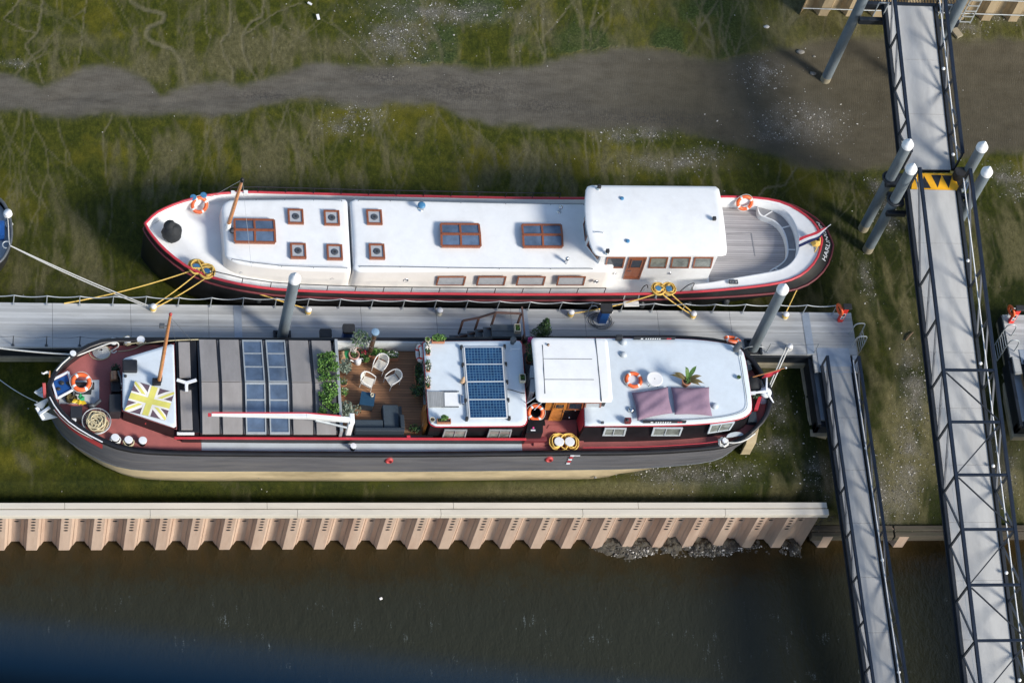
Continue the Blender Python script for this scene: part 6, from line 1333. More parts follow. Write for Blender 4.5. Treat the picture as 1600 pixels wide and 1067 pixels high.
plant(at(684,534,zc),'terracotta trough of bright green herbs on the far edge of the solar roof',('trough',.52,.18,.15,'terracotta'),[((.02,.04,.14),(.30,.15,.16),260,.09,GR)],name='planter_trough',cat='planter')
plant(at(693,659.5,zc),'terracotta trough with a green herb on the near edge of the solar roof',('trough',.56,.19,.15,'terracotta'),[((0,.06,.14),(.15,.12,.18),150,.09,GR),((-.15,0,.03),(.1,.08,.05),40,.06,DG)],name='planter_trough',cat='planter')
plant(at(675,657.5,zc),'round pot of bare soil on the near left corner of the solar roof',('pot',.10,.14,'cream_clay'),[((0,0,-.02),(.05,.05,.02),8,.03,['leaf_brown'])])
plant(at(815.5,593,zc),'cream square box of moss on the right edge of the solar roof',('trough',.24,.32,.2,'cream_clay'),[((0,0,-.02),(.09,.13,.05),130,.05,['leaf_bright','leaf_mid'])],name='planter_box',cat='planter')
for i,(py,lb) in enumerate(((548,'upper'),(574,'middle'),(600,'lower'))):
    c=at(667.5,py+2,zc-.12); plant(c,f'{lb} terracotta window trough with {"white flowers" if i!=1 else "sparse white buds"} along the terrace end of the solar roof',('trough',.17,.44,.16,'terracotta'),[((0,.05,.1),(.13,.26,.13),120,.09,DG),((0,.0 if i==1 else .08,.18),(.14,.15 if i!=1 else .2,.08),70 if i!=1 else 30,.07,['petal_white'])],name='window_trough',cat='planter',grp='window troughs on the solar roof edge')
# ---------------------------------------------------------------- gap and wheelhouse
zg=2.05
plant(at(826,566,zg+.5),'pink flowering green shrub in the narrow gap before the wheelhouse',('pot',.17,.3,'terracotta'),[((0,.2,.3),(.22,.55,.3),380,.10,DG),((.0,.55,.5),(.16,.2,.12),60,.08,['petal_pink'])])
for i,(py0,py1) in enumerate(((571,590),(592,612))):
    q=[at(829,py0,3.2),at(836,py0,3.2),at(836,py1,3.2),at(827.5,py1,3.2)]; mb=MB(); mb.prism([(p.x,p.y) for p in q],2.3,3.2); f=build(mb,'folded_awning',M['side_deck_grey'],bb,bevel=.05)
mb=MB(); x0=at(826,600,2.).x; mb.box(x0-.1,at(850,640,2.1).x,-5.0,-1.7,1.9,2.06); build(mb,'gap_floor',M['black_paint'],bb)
life_ring(at(837,644.5,2.85),(-.05,-.55,.8),'orange life ring in the gap between the solar cabin and the wheelhouse',R=.28)
q=[at(*p,2.75) for p in ((826,656),(848.5,656),(848.5,676),(822,676))]; mb=MB(); mb.prism([(p.x,p.y) for p in q],1.95,2.75); lk=build(mb,'gas_locker',M['black_paint'],bb,bevel=.02)
mb=MB(); p=at(833,668,2.755); mb.lathe((p.x,p.y,2.752),[(.05,0),(.05,.004),(0,.005)],16); build(mb,'locker_emblem',M['petal_pink'],lk); mb=MB(); p=at(833,672,2.755); mb.boxc((p.x,p.y,2.754),(.19,.06,.006)); build(mb,'locker_label',M['letter_white'],lk)
mb=MB(); a=at(820,680,2.3); mb.box(a.x,a.x+.9,-5.78,-5.60,1.96,2.25); build(mb,'locker_step',M['dark_red'],bb,bevel=.015)
zr=4.2; RP=[(830,527.5),(949,528.5),(957.5,628),(838,627.8)]
P4=ps(RP,zr); R3=rpoly(P4,[.13,.13,.16,.2],6); mb=MB(); roof(mb,resample([Vector(p) for p in R3],80,True),zr,.07,.07); build(mb,'wheelhouse_roof',M['white_deck'],bb)
mb=MB()
for L_ in ([(847.5,539),(851.5,615)],[(930.5,528.8),(940,627)]):
    mb.tube([at(*L_[0],zr+.03),at(L_[0][0]*.5+L_[1][0]*.5,L_[0][1]*.5+L_[1][1]*.5,zr+.075),at(*L_[1],zr+.03)],.02,5)
for L_ in ([(849,560.5),(925,561)],[(850.5,592.7),(928,593)]): mb.tube([at(*L_[0],zr+.065),at(*L_[1],zr+.065)],.012,5)
build(mb,'roof_seam',M['galv_dark'],bb)
p=at(856.5,539,zr+.05); mb=MB(); mb.lathe(p,[(.05,-.02),(.05,.05),(0,.06)],12); build(mb,'roof_cap',M['flue_bronze'],bb)
yw=-4.74; ww0=aty(850,640,yw).x; ww1=aty(942,640,yw).x
mb=MB(); mb.box(ww0,ww1,yw+.01,-2.3,1.95,zr-.09); build(mb,'wheelhouse_wall',M['black_paint'],bb)
mb=MB(); q=px_quad([(853,628),(905,628),(902,640),(851,640)],yw); mb.quad(q); mb.quad([v+Vector((0,-.02,0)) for v in q]); build(mb,'door_surround',M['orange_wood'],bb)
dr=wall_win(bb,px_quad([(866,629),(884.5,629),(877,656),(856,655.5)],yw-.03),name='door',fr='orange_wood',gl='orange_wood',fw=.08,th=.05); q=px_quad([(868.5,631),(883,631),(881,638),(866,638)],yw-.09)
wall_win(dr,q,name='door_window',fr='orange_wood',gl='glass_dark',fw=.03,th=.02); mb=MB(); p=aty(878,643,yw-.1); mb.bar(p,p+Vector((.12,0,0)),.03,.03); build(mb,'handle',M['chrome'],dr)
for a,b_,g in ((887,912,'glass_dark'),(913,940,'hatch_glass')): wall_win(bb,px_quad([(a+1.5,628.3),(b_,628.3),(b_-2.5,640),(a-1,639)],yw-.02),fr='varnish',gl=g,fw=.055)
for px,py in ((899,640.5),(889.5,652)): p=aty(px,py,yw-.02); mb=MB(); mb.ell(p,(.06,.05,.06)); build(mb,'wall_lamp',M['chrome'],bb)
mb=MB(); a=at(838,629,3.9); mb.tube([at(823,630,3.3),at(838,620,4.1)],.02,6); mb.tube([at(835,640,3.5),at(848,627,4.1)],.02,6); build(mb,'awning_strut',M['letter_white'],bb)
# cockpit floor
q=[at(*p,2.03) for p in ((849,654),(906,654),(912,690),(834,696),(834,690))]; mb=MB(); mb.prism([(p.x,p.y) for p in q],1.97,2.03); build(mb,'cockpit_floor',M['red_deck'],bb)
q=[at(*p,2.06) for p in ((858,664),(873,664),(873,669),(855,669))]; mb=MB(); mb.prism([(p.x,p.y) for p in q],2.032,2.06); build(mb,'floor_hatch',M['red_deck'],bb)
bitts([(873.5,690),(890,690)],1.98,bb,'letter_white',.16,.24,.205,'black_paint',.06)
a2=at(873.5,690,2.2);b2=at(890,690,2.2); fig8(a2,b2,-.2,.022,5,'rope_yellow','yellow rope wound round the twin white capped bollards by the cockpit',9,.30)
# ---------------------------------------------------------------- aft cabin
z=3.2; PX=[(914,665),(1000,664.3),(1075,663),(1130,658.5),(1160,653),(1172,645.5),(1175.3,637),(1170.5,598),(1163,553),(1157,545),(1148,540),(1130,535.5),(1092,530.5),(1053,528.7),(950,528.3),(908,528.3)]
RP=smooth_poly([Vector(p) for p in ps(PX,z)],1); RP=[Vector(p) for p in ps(PX[:1],z)]+RP[2:-2]+[Vector(p) for p in ps(PX[-1:],z)]
mb=MB(); loft(mb,[ring(off_poly(RP,.11),1.9),ring(off_poly(RP,-.07),z-.05)],0,False); build(mb,'aft_cabin',M['black_paint'],bb)
mb=MB(); roof(mb,resample(RP,110,True),z,.06,.05); build(mb,'aft_roof',M['roof_blue_white'],bb)
mb=MB(); mb.tube([Vector((p.x,p.y,z-.06)) for p in off_poly(RP,.012)],.024,6,closed=True); build(mb,'roof_trim',M['red_paint'],bb)
mb=MB(); L_=[(1000,657.5),(1075,656.5),(1125,652.5),(1154,646.5),(1166,640),(1167.5,630),(1163,600),(1156.5,557)]; pts=smooth_poly([at(a,b_,z+.06) for a,b_ in L_],2,False); mb.tube([p+Vector((0,0,.03)) for p in pts],.013,6); build(mb,'roof_grab_rail',M['galv_dark'],bb)
for C in ([(945,668.5),(979,668.8),(976,680),(941,679.8)],[(1021,668),(1067,668),(1062.5,680),(1017,680)],[(1110,663.5),(1148,658.5),(1140,671),(1105,676.5)]):
    wl2=-5.60 if C[0][0]<1100 else None
    if wl2: q=px_quad(C,wl2-.01)
    else:
        q=[]
        for a,b_ in C:
            zz=2.9 if b_<667 else 2.25; p_=at(a,b_,zz); q.append(p_+(Vector(CAM)-p_).normalized()*.28)
    wall_win(bb,q,fr='side_deck_grey',gl='glass_pale',fw=.06,bars=(.45,),nd=(0,-1,0) if wl2 else (.2,-1,0))
mb=MB(); q=[at(905,664,2.1),at(914,641,2.9)]; xq=at(912,664,z-.1).x; mb.box(xq-.02,xq+.03,-5.45,-4.75,2.0,z-.08); build(mb,'cockpit_panel',M['red_paint'],bb)
# low black bulwark and red line along the aft side deck
xs2=np.linspace(at(909,690,2.2).x,at(1130,690,2.2).x,20); mb=MB()
mb.tube([Vector((x,HB.YN(x)+.24,zb(x)+.06)) for x in xs2],.018,6); build(mb,'red_rail',M['red_paint'],bb)
# roof fittings
def dome(px,py,m='side_deck_grey',r=.14,h=.12): p=at(px,py,z+.05); mb=MB(); mb.lathe(p,[(r,0),(r,.03),(r*.8,h*.7),(r*.4,h*.95),(0,h)],18); build(mb,'roof_vent',M[m],bb)
dome(974,535); dome(974,554.5); dome(1117,634.5); dome(986,641,'chrome',.13,.14)
p=at(966,530.5,z+.05); mb=MB(); mb.boxc((p.x,p.y,p.z+.14),(.28,.16,.28)); build(mb,'flood_light',M['sign_black'],bb,bevel=.03)
p=at(941,661,z+.05); mb=MB(); mb.boxc((p.x,p.y,p.z+.05),(.12,.1,.1)); build(mb,'roof_cleat',M['truss_grey'],bb,bevel=.02)
p=at(980,659.5,z+.05); mb=MB(); mb.boxc((p.x,p.y,p.z+.12),(.26,.2,.24)); nl=build(mb,'navigation_light',M['dark_red'],bb,bevel=.02); mb=MB(); mb.lathe((p.x-.05,p.y-.03,p.z+.241),[(.07,0),(.05,.06),(0,.07)],12); build(mb,'lens',M['black_rubber'],nl)
p=at(1149,548,z+.05); mb=MB(); mb.cyl((p.x-.03,p.y-.03,p.z+.12),(p.x+.1,p.y+.1,p.z+.5),.14,.12,14); mb.cyl((p.x-.05,p.y-.03,p.z),(p.x-.03,p.y,p.z+.2),.05,n=8); build(mb,'stern_lamp',M['galv_dark'],bb)
p=at(1156,553,z+.05); mb=MB(); mb.boxc((p.x,p.y,p.z+.05),(.16,.2,.1)); build(mb,'lamp_bracket',M['galv'],bb,bevel=.02)
plant(at(1153.5,591,z+.05),'tiny round pot of moss near the stern edge of the aft roof',('pot',.09,.12,'galv'),[((0,0,0),(.09,.09,.05),90,.05,['leaf_bright','leaf_mid'])])
for L_,lb in (([(990,528.6),(1055,528.6)],0),([(1005,659),(1072,659)],1)):
    a=at(*L_[0],z+.12);b_=at(*L_[1],z+.12); mb=MB(); mb.bar(a,b_,.04,.18); nb=build(mb,'name_board',M['sign_black'],bb,bevel=.008)
    mb=MB(); d=(b_-a).normalized(); nn=Vector((0,-.024,.0)); 
    for k in range(7): c=a.lerp(b_,.3+.055*k)+nn; mb.boxc(c,(.05,.006,.09))
    mb.boxc(a.lerp(b_,.2)+nn,(.1,.006,.08)); build(mb,'lettering',M['letter_white'],nb); mb=MB(); mb.boxc(a.lerp(b_,.82)+nn,(.08,.006,.09)); mb.boxc(a.lerp(b_,.88)+nn,(.08,.006,.09)); build(mb,'flag_panel',M['flag_red'],nb)
# cushions
def cushion(C,label,seed):
    zq=z+.06; Q=[at(*p,zq+.10) for p in C]; q=random.Random(seed); ph=[q.uniform(0,6) for _ in range(4)]
    def f(u,v,top):
        uu,vv=2*u-1,2*v-1; e=1-.05*(1-uu*uu)*0-.0; x=u+.03*math.sin(math.pi*v)*(-1 if u<.5 else 1)*(-(abs(uu)**2)); y=v+.035*math.sin(math.pi*u)*(-1 if v<.5 else 1)*(-(abs(vv)**2))
        p=Q[0].lerp(Q[1],x).lerp(Q[3].lerp(Q[2],x),y); b_=(max(0,1-uu**4)*max(0,1-vv**4))**.55
        wr=.022*math.sin(7*u+3*v+ph[0])*math.sin(5*v-2*u+ph[1])+.014*math.sin(15*v+9*u+ph[2])
        return p+Vector((0,0,(.20*b_+wr*b_) if top else -.09*b_))
    mb=MB(); mb.grid(lambda u,v:f(u,v,True),30,24); mb.grid(lambda u,v:f(u,v,False),30,24)
    return tag(build(mb,'floor_cushion',M['mauve'],recalc=False),label,'cushion','mauve cushions on the aft roof')
cushion([(987,613.5),(1043.5,604),(1051,645.5),(996,657)],'left mauve floor cushion on the aft roof, tilted upward to the right',1); cushion([(1048,605),(1108,604.5),(1113,650),(1054,647.5)],'right mauve floor cushion on the aft roof, under the potted palm',2)
life_ring(at(990,593.5,z+.13),(0.02,-.02,1),'orange life ring lying flat on the aft roof above the left cushion',R=.30)
p=at(1023,592,z+.36); t=thing('folding_table',(p.x,p.y,z+.05),'small round white folding table on the aft roof behind the cushions','table'); mb=MB(); mb.lathe((p.x,p.y,z+.36),[(.33,-.01),(.335,.0),(.33,.025),(.30,.02),(0,.02)],32); build(mb,'tabletop',M['ring_white'],t)
mb=MB(); mb.lathe((p.x,p.y,z+.382),[(.02,0),(.02,.008),(0,.01)],8); build(mb,'boss',M['galv_dark'],t)
for k in range(4): a=.7+k*math.pi/2; mb=MB(); mb.tube([(p.x+.08*math.cos(a),p.y+.08*math.sin(a),z+.35),(p.x+.28*math.cos(a),p.y+.28*math.sin(a),z+.05)],.012,6); build(mb,'leg',M['galv_dark'],t)
c=at(1070,601,z+.05); t=thing('potted_palm',c,'terracotta pot with long drooping brown and green leaves on the aft roof','plant'); pot(c,.19,.36,'terracotta',t); mb=MB()
for ang,ln,mi,dr_ in ((2.9,.75,0,.12),(2.7,.65,0,.1),(.9,.6,1,-.05),(-.25,.72,0,.15),(-.45,.6,0,.18),(.2,.62,0,.1),(1.9,.4,1,-.1)):
    def f(u,v,ang=ang,ln=ln,dr_=dr_): w_=.055*math.sin(math.pi*min(.98,u+.05))*(2*v-1)*1.6; r_=ln*u; return (c.x+r_*math.cos(ang)-w_*math.sin(ang),c.y+r_*math.sin(ang)+w_*math.cos(ang),c.z+.38+.35*math.sin(u*2.2)*(1-dr_*2)-dr_*u+abs(2*v-1)*.015)
    mb.grid(f,10,2,mi)
build(mb,'leaf',[M['leaf_brown'],M['leaf_mid']],t,recalc=False); mb=MB(); leaves(mb,(c.x+.03,c.y-.03,c.z+.42),(.12,.12,.10),60,.08,0); build(mb,'foliage',[M['leaf_mid']],t,recalc=False)
# ---------------------------------------------------------------- barge bow gear
def zdk(px,py): 
    p=at(px,py,2.2)
    for _ in range(4): p=at(px,py,zdb(p.x))
    return p
G3='white capped bollards on the barge'
bitts([(177.7,533),(198.8,531.6),(219.8,531)],2.10,bb,'letter_white',.13,.28,.165,'black_paint',.06); bitts([(179.8,683.6),(200.8,687),(223,688)],2.08,bb,'letter_white',.13,.28,.165,'black_paint',.06)
bitts([(114,552)],2.45,bb,'letter_white',.09,.26,.125,'black_paint',.05); bitts([(114.4,656)],2.35,bb,'letter_white',.09,.28,.12,'black_paint',.05)
q=[zdk(*p) for p in ((95,596),(155,594),(155,631),(92,631))]; mb=MB(); mb.prism([(p.x,p.y) for p in q],lambda x,y:zdb(x)-.02,lambda x,y:zdb(x)+.03); build(mb,'windlass_plate',M['side_deck_grey'],bb,bevel=.008)
q=[at(*p,2.75) for p in ((80.5,594),(106.6,581),(114,609),(89,622.6))]; t=thing('blue_tray',(q[0]+q[2])/2-Vector((0,0,.4)),'tilted blue tarpaulin tray with white rim on the barge bow','tray'); mb=MB(); mb.prism([(p.x,p.y) for p in off_poly([v.to_2d() for v in q],-.06)],2.66,2.72); build(mb,'tarpaulin',M['blue_plastic'],t)
mb=MB(); 
for a,b_ in zip(q,q[1:]+q[:1]): mb.bar(a,b_,.08,.08)
build(mb,'rim',M['letter_white'],t,bevel=.01); mb=MB(); c=(q[0]+q[2])/2; mb.boxc((c.x,c.y,2.5),(.5,.5,.34)); build(mb,'base',M['black_paint'],t)
mb=MB(); mb.ell((c.x-.02,c.y+.1,2.74),(.11,.1,.06),9,6); mb.ell((c.x-.15,c.y-.16,2.73),(.10,.08,.05),9,6); mb.ell((c.x+.22,c.y+.1,2.74),(.07,.08,.05),9,6); tag(build(mb,'loose_shackle',M['black_rubber']),'dark shackles lying in the blue tray','shackle')
life_ring(at(126.5,597,2.85),(.05,-.12,1),'orange life ring lying on the windlass of the barge bow',R=.32,r=.085)
p=at(127,608,2.5); t=thing('anchor_windlass',(p.x,p.y,zdb(p.x)),'dark anchor windlass under the orange ring on the barge bow','windlass'); mb=MB(); mb.boxc((p.x,p.y+.05,zdb(p.x)+.22),(.8,.34,.38)); build(mb,'frame',M['sign_black'],t,bevel=.03); mb=MB(); mb.cyl((p.x-.5,p.y+.1,zdb(p.x)+.36),(p.x+.5,p.y+.1,zdb(p.x)+.36),.15,n=14); build(mb,'drum',M['black_rubber'],t); mb=MB(); mb.lathe((p.x-.3,p.y-.1,zdb(p.x)+.3),[(.2,-.03),(.2,.03)],16,axis=(1,0,0)); build(mb,'gear',M['galv_dark'],t)
p=zdk(111,625); mb=MB(); mb.ell((p.x,p.y,p.z+.12),(.22,.2,.13),10,6,rough=.2); coil(mb,(p.x,p.y,p.z+.12),.17,4,.03,.03,.05); tag(build(mb,'rope_heap',M['leaf_brown']),'small brown rope heap beside the windlass on the barge bow','rope')
p=zdk(143,637); mb=MB(); mb.ell((p.x,p.y,p.z+.14),(.17,.12,.14),10,6); mb.cyl((p.x+.1,p.y+.05,p.z+.1),(p.x+.35,p.y+.2,p.z+.3),.07,n=10); tag(build(mb,'pump',M['galv_dark']),'small grey pump beside the rope basket on the barge bow','pump')
p=zdk(124,632); t=thing('garden_windmill',p,'yellow and green toy windmill ornament on the barge bow','ornament'); mb=MB(); mb.cyl((p.x,p.y,p.z),(p.x,p.y,p.z+.35),.02,n=6); build(mb,'stem',M['galv'],t)
for k,(m_,ln) in enumerate((('toy_yellow',.34),('toy_yellow',.32),('toy_green',.28),('toy_yellow',.26),('toy_green',.22))):
    a=[3.5,5.7,1.5,4.6,.6][k]; mb=MB(); d=Vector((math.cos(a),math.sin(a),.0)); s_=Vector((-d.y,d.x,0)); o=Vector((p.x,p.y,p.z+.36+.012*k)); mb.add([o-s_*.05,o+d*ln*.6-s_*.13,o+d*ln+Vector((0,0,.06)),o+d*ln*.5+s_*.09,o+Vector((0,0,.03))],[(0,1,4),(1,2,4),(2,3,4),(3,0,4)]); build(mb,'vane',M[m_],t,recalc=False)
q=[at(*p,2.75) for p in ((110.5,634),(128.5,634),(128.5,652),(110.5,652))]; mb=MB(); mb.prism([(p.x,p.y) for p in q],2.25,2.75); tag(build(mb,'deck_box',M['sign_black'],bevel=.03),'black deck box left of the rope basket on the barge bow','box')
c=at(150.5,659,2.45); t=thing('rope_basket',(c.x,c.y,zdb(c.x)),'round wire basket heaped with tan rope on the barge bow','basket'); mb=MB(); mb.torus((c.x,c.y,c.z+.08),.56,.022,n=40,m=6); mb.torus((c.x,c.y,c.z-.2),.45,.018,n=32,m=6); mb.torus((c.x,c.y,c.z-.06),.52,.012,n=32,m=6)
for k in range(20): a=k*math.pi/10; mb.tube([(c.x+.56*math.cos(a),c.y+.56*math.sin(a),c.z+.08),(c.x+.45*math.cos(a),c.y+.45*math.sin(a),c.z-.2)],.009,4)
build(mb,'wire_basket',M['galv'],t); mb=MB(); q=random.Random(4); P=[]
for i in range(300): a=i*.55+q.uniform(-.2,.2); r_=.08+.30*abs(math.sin(i*.137))+q.uniform(0,.06); P.append((c.x-.0+.13*math.sin(i*.045)+r_*math.cos(a)*.8,c.y+.13*math.cos(i*.06)+r_*math.sin(a)*.8,c.z-.1+.2*(i/300)+q.uniform(0,.05)))
mb.tube(smooth_poly(P,1,False),.027,6); tag(build(mb,'rope_pile',M['rope_tan']),'tangled tan rope filling the wire basket on the barge bow','rope')
q=[at(*p,2.75) for p in ((171,616),(189,615.5),(189,643),(171,643))]; mb=MB(); mb.prism([(p.x,p.y) for p in q],2.05,2.75); tag(build(mb,'deck_locker',M['sign_black'],bevel=.04),'black deck locker against the white bow house, nearer of the dark pair','locker')
c=at(180,603,2.35); t=thing('cargo_winch',(c.x,c.y,zdb(c.x)),'dark cargo winch with brown wound drum against the bow house','winch'); mb=MB(); mb.boxc((c.x+.02,c.y,zdb(c.x)+.25),(.4,.8,.5)); build(mb,'frame',M['black_paint'],t,bevel=.05); mb=MB(); mb.cyl((c.x-.05,c.y+.05,zdb(c.x)+.55),(c.x-.05,c.y+.42,zdb(c.x)+.55),.17,n=14); build(mb,'drum',M['flue_bronze'],t); mb=MB(); mb.tube([(c.x+.1,c.y+.45,zdb(c.x)+.6),(c.x+.2,c.y+.1,zdb(c.x)+.72),(c.x+.25,c.y-.25,zdb(c.x)+.6)],.05,8); build(mb,'motor',M['galv_dark'],t); mb=MB(); mb.tube([(c.x+.2,c.y-.1,zdb(c.x)+.66),(c.x+.3,c.y-.25,zdb(c.x)+.7),(c.x+.22,c.y-.42,zdb(c.x)+.66)],.025,6); build(mb,'handle',M['letter_white'],t)
plant(zdk(180.5,581),'dark leafy potted plant beside the bow house winch',('pot',.14,.2,'soil'),[((0,0,.12),(.2,.2,.16),130,.09,['leaf_dark'])])
c=zdk(157.5,550); mb=MB(); P=[]
for i in range(150): a=-i*.23; r_=.34-.0019*i; P.append((c.x+r_*math.cos(a),c.y+r_*math.sin(a)*.95,c.z+.05+.0008*i))
mb.tube(P,.028,6); tag(build(mb,'rope_coil',M['rope_white']),'flat spiral coil of white rope on the red bow deck','rope')
mb=MB(); P=[(p[0]*1+.0,p[1],p[2]) for p in [(c.x+.42*math.cos(i*.21)-.05,c.y+.34*math.sin(i*.21)-.02,c.z+.03) for i in range(62)]]; mb.tube(P,.026,6); tag(build(mb,'rope_coil',M['rope_tan']),'tan rope loop lying under the white rope spiral','rope')
def w3(px,py,z): return at(px,py,z)
rope(smooth_poly([w3(114,556,2.62),w3(120,556,2.6),w3(140,548,2.5),w3(165,538,2.48),w3(176,535,2.48),w3(184,535,2.48),w3(186,541,2.3),w3(178,546,2.2),w3(172,549,2.15),w3(178,552,2.15),w3(182,548,2.15)],2,False),.03,'rope_white','white rope led from the small bow bollard to the far trio of bollards')
rope(smooth_poly([w3(198,536,2.45),w3(206,537,2.42),w3(220,534,2.42),w3(226,537,2.42),w3(240,534.5,2.75),w3(272,531.5,2.8),w3(310,530.5,2.8)],2,False),.022,'rope_tan','tan rope from the far bow bollards along the hatch')
rope(smooth_poly([w3(226,536,2.42),w3(215,543,2.2),w3(200,548,2.15),w3(184,549,2.15)],2,False),.022,'rope_tan','tan rope lying across the far side of the red bow deck')
for (px,py,mt_,lb) in ((198.8,534,'rope_tan','tan rope turns round the middle far bollard'),(219.8,534,'rope_tan','tan rope turns round the right far bollard'),(179.8,688,'rope_white','pale rope turns round the left near bow bollard'),(200.8,692,'rope_tan','pale rope turns round the middle near bow bollard')):
    c=at(px,py,2.22); mb=MB(); coil(mb,(c.x,c.y,c.z),.19,5,.024,.022,.03,1,int(px)); tag(build(mb,'rope_turns',M[mt_]),lb,'rope')
rope(smooth_poly([w3(181,692,2.3),w3(165,692,2.35),w3(140,684,2.4),w3(118,672,2.48),w3(97,655,2.6),w3(84,640,2.7)],2,False),.016,'rope_white','thin pale rope running forward along the near bow rail')
# anchors on the stem
an=thing('bow_anchor',w3(66,640,2.2),'pale grey anchor with broad flukes hung on the barge bow','anchor'); 
def plate(parent,name,L_,m,th=.04):
    V=[w3(*p) for p in L_]; n=(V[1]-V[0]).cross(V[2]-V[0]).normalized()*th/2; mb=MB(); k=len(V); mb.add([v+n for v in V]+[v-n for v in V],[tuple(range(k)),tuple(range(2*k-1,k-1,-1))]+[(i,(i+1)%k,k+(i+1)%k,k+i) for i in range(k)]); return build(mb,name,M[m],parent,bevel=.008)
plate(an,'fluke',[(53,632,2.35),(74,622,2.6),(76,625,2.5),(66,640,2.3)],'galv'); plate(an,'fluke',[(66,640,2.3),(90.5,652,2.25),(67,657,2.05),(62,645,2.2)],'galv')
mb=MB(); mb.bar(w3(62,647,2.25),w3(78,636,2.5),.11,.09); mb.bar(w3(57,636,2.3),w3(68,655,2.1),.14,.1); build(mb,'shank',M['letter_white'],an,bevel=.015)
an2=thing('bow_anchor',w3(60,612,2.4),'smaller grey anchor plate on the far side of the barge stem','anchor'); plate(an2,'fluke',[(53,613,2.5),(66,604,2.6),(68.5,622,2.5),(61,619,2.4)],'side_deck_grey'); mb=MB(); mb.bar(w3(55,612,2.48),w3(67,612,2.6),.08,.08); build(mb,'shank',M['galv'],an2,bevel=.01)
mb=MB(); mb.bar(w3(68.5,598,2.95),w3(70,621,2.6),.12,.14); build(mb,'stem_post',M['red_band'],bb,bevel=.01)
p=w3(71,587,2.9); t=thing('bow_pennant',p,'small white pennant on a short orange staff at the barge stem','flag'); mb=MB(); mb.bar((p.x+.16,p.y-.05,p.z-.2),(p.x+.16,p.y+.05,p.z+.3),.05,.05); build(mb,'staff',M['mast_wood'],t); mb=MB(); mb.grid(lambda u,v:(p.x+.14-.30*u,p.y+.02+.04*math.sin(u*6),p.z+.28-.22*v*(1-.5*u)),6,3); build(mb,'cloth',M['letter_white'],t,recalc=False)
rope([w3(58,628,2.4),at(-30,568,.6)],.02,'galv','thin grey anchor wire running left from the barge stem',cat='wire',name='anchor_wire',sag=.3)
rope([w3(113,554,2.62),at(-60,535.5,1.5)],.035,'rope_white','white mooring rope running left from the barge bow over the dock edge',sag=.12)
# hull details
for px,py in ((608,719.5),(858,717.5)):
    p=at(px,py,1.75); y=HB.YN(p.x)-.07; q=aty(px,py,y); mb=MB(); mb.lathe((q.x,q.y+.05,q.z),[(.17,0),(.16,.09),(.10,.13),(.09,.05)],18,axis=(0,-1,.1)); build(mb,'outlet',M['red_band'],bb)
mb=MB(); mr=MB()
for k in range(5):
    p=at(894-1.6*k,711.5+3*k,2.0); y=HB.YN(p.x)-.06-.012*k; q=aty(894-1.6*k,712+3*k,y-.02); (mb if k%2==0 else mr).boxc(q,(.15,.03,.075))
q=aty(900,711.8,HB.YN(1.5)-.06); mb.boxc(q,(.34,.02,.03)); build(mb,'draft_mark',M['letter_white'],bb); build(mr,'draft_mark',M['red_paint'],bb)
for px in (404,674,930): p=aty(px,745,-6.52); mb=MB(); mb.lathe(p,[(.06,0),(.06,.04),(0,.05)],10,axis=(0,-1,0)); build(mb,'anode',M['stone_grey'],bb)
q=[at(*p,1.1) for p in ((1172,672),(1187,664),(1181,692),(1166,692))]; mb=MB(); mb.prism([(p.x,p.y) for p in q],.05,1.1); build(mb,'rudder',M['tan_hull'],bb,bevel=.03)
# ---------------------------------------------------------------- stern gear
zs2=2.25
c=at(1178,600,2.7); t=thing('helm_seat',(c.x,c.y,zs2),'round black seat on the barge stern deck','seat'); mb=MB(); mb.lathe((c.x,c.y,zs2),[(.12,0),(.06,.05),(.06,.35),(.33,.38),(.35,.45),(.33,.52),(0,.54)],24); build(mb,'cushion',M['black_cloth'],t)
c=at(1185.5,602,2.55); mb=MB(); 
for r_ in (.08,.15,.22,.29): mb.torus((c.x,c.y,2.5),r_,.022,n=28,m=6)
for k in range(4): a=k*math.pi/4; mb.bar((c.x-.29*math.cos(a),c.y-.29*math.sin(a),2.5),(c.x+.29*math.cos(a),c.y+.29*math.sin(a),2.5),.025,.025)
tag(build(mb,'spiral_grating',M['letter_white']),'round white ring grating beside the black stern seat','grating')
c=at(1197,612,2.85); t=thing('stern_capstan',(c.x,c.y,zs2),'white painted capstan with handles at the barge stern','capstan'); mb=MB(); mb.lathe((c.x,c.y,zs2),[(.26,0),(.2,.1),(.12,.25),(.14,.4),(.24,.5),(.24,.58),(.1,.66),(0,.68)],20); build(mb,'drum',M['letter_white'],t)
for (a,b_) in (((1197,612,2.9),(1198,590,3.0)),((1199,614,2.9),(1208.5,629,2.7)),((1194,612,2.9),(1182,613.5,2.9))): mb=MB(); mb.tube([w3(*a),w3(*b_)],[.06,.03],8); build(mb,'bar',M['letter_white'],t)
mb=MB(); q=[w3(*p) for p in ((1167,612,3.0),(1181,611,3.0),(1181,615.5,3.0),(1168,616.5,3.0))]; mb.prism([(p.x,p.y) for p in q],2.94,3.0); mb.bar(w3(1180,613.5,2.97),w3(1196,611,2.95),.08,.06); build(mb,'tiller',M['letter_white'],bb,bevel=.01)
for k,(x_) in enumerate((0,4.5)):
    rope([w3(1198+x_*.6,612+x_*.2,2.75),w3(1228+x_,543,ZD+.2)],.028,'rope_white',['left strand of the doubled white rope from stern capstan to the dock','right strand of the doubled white rope from stern capstan to the dock'][k],sag=.06,grp='doubled white stern rope')
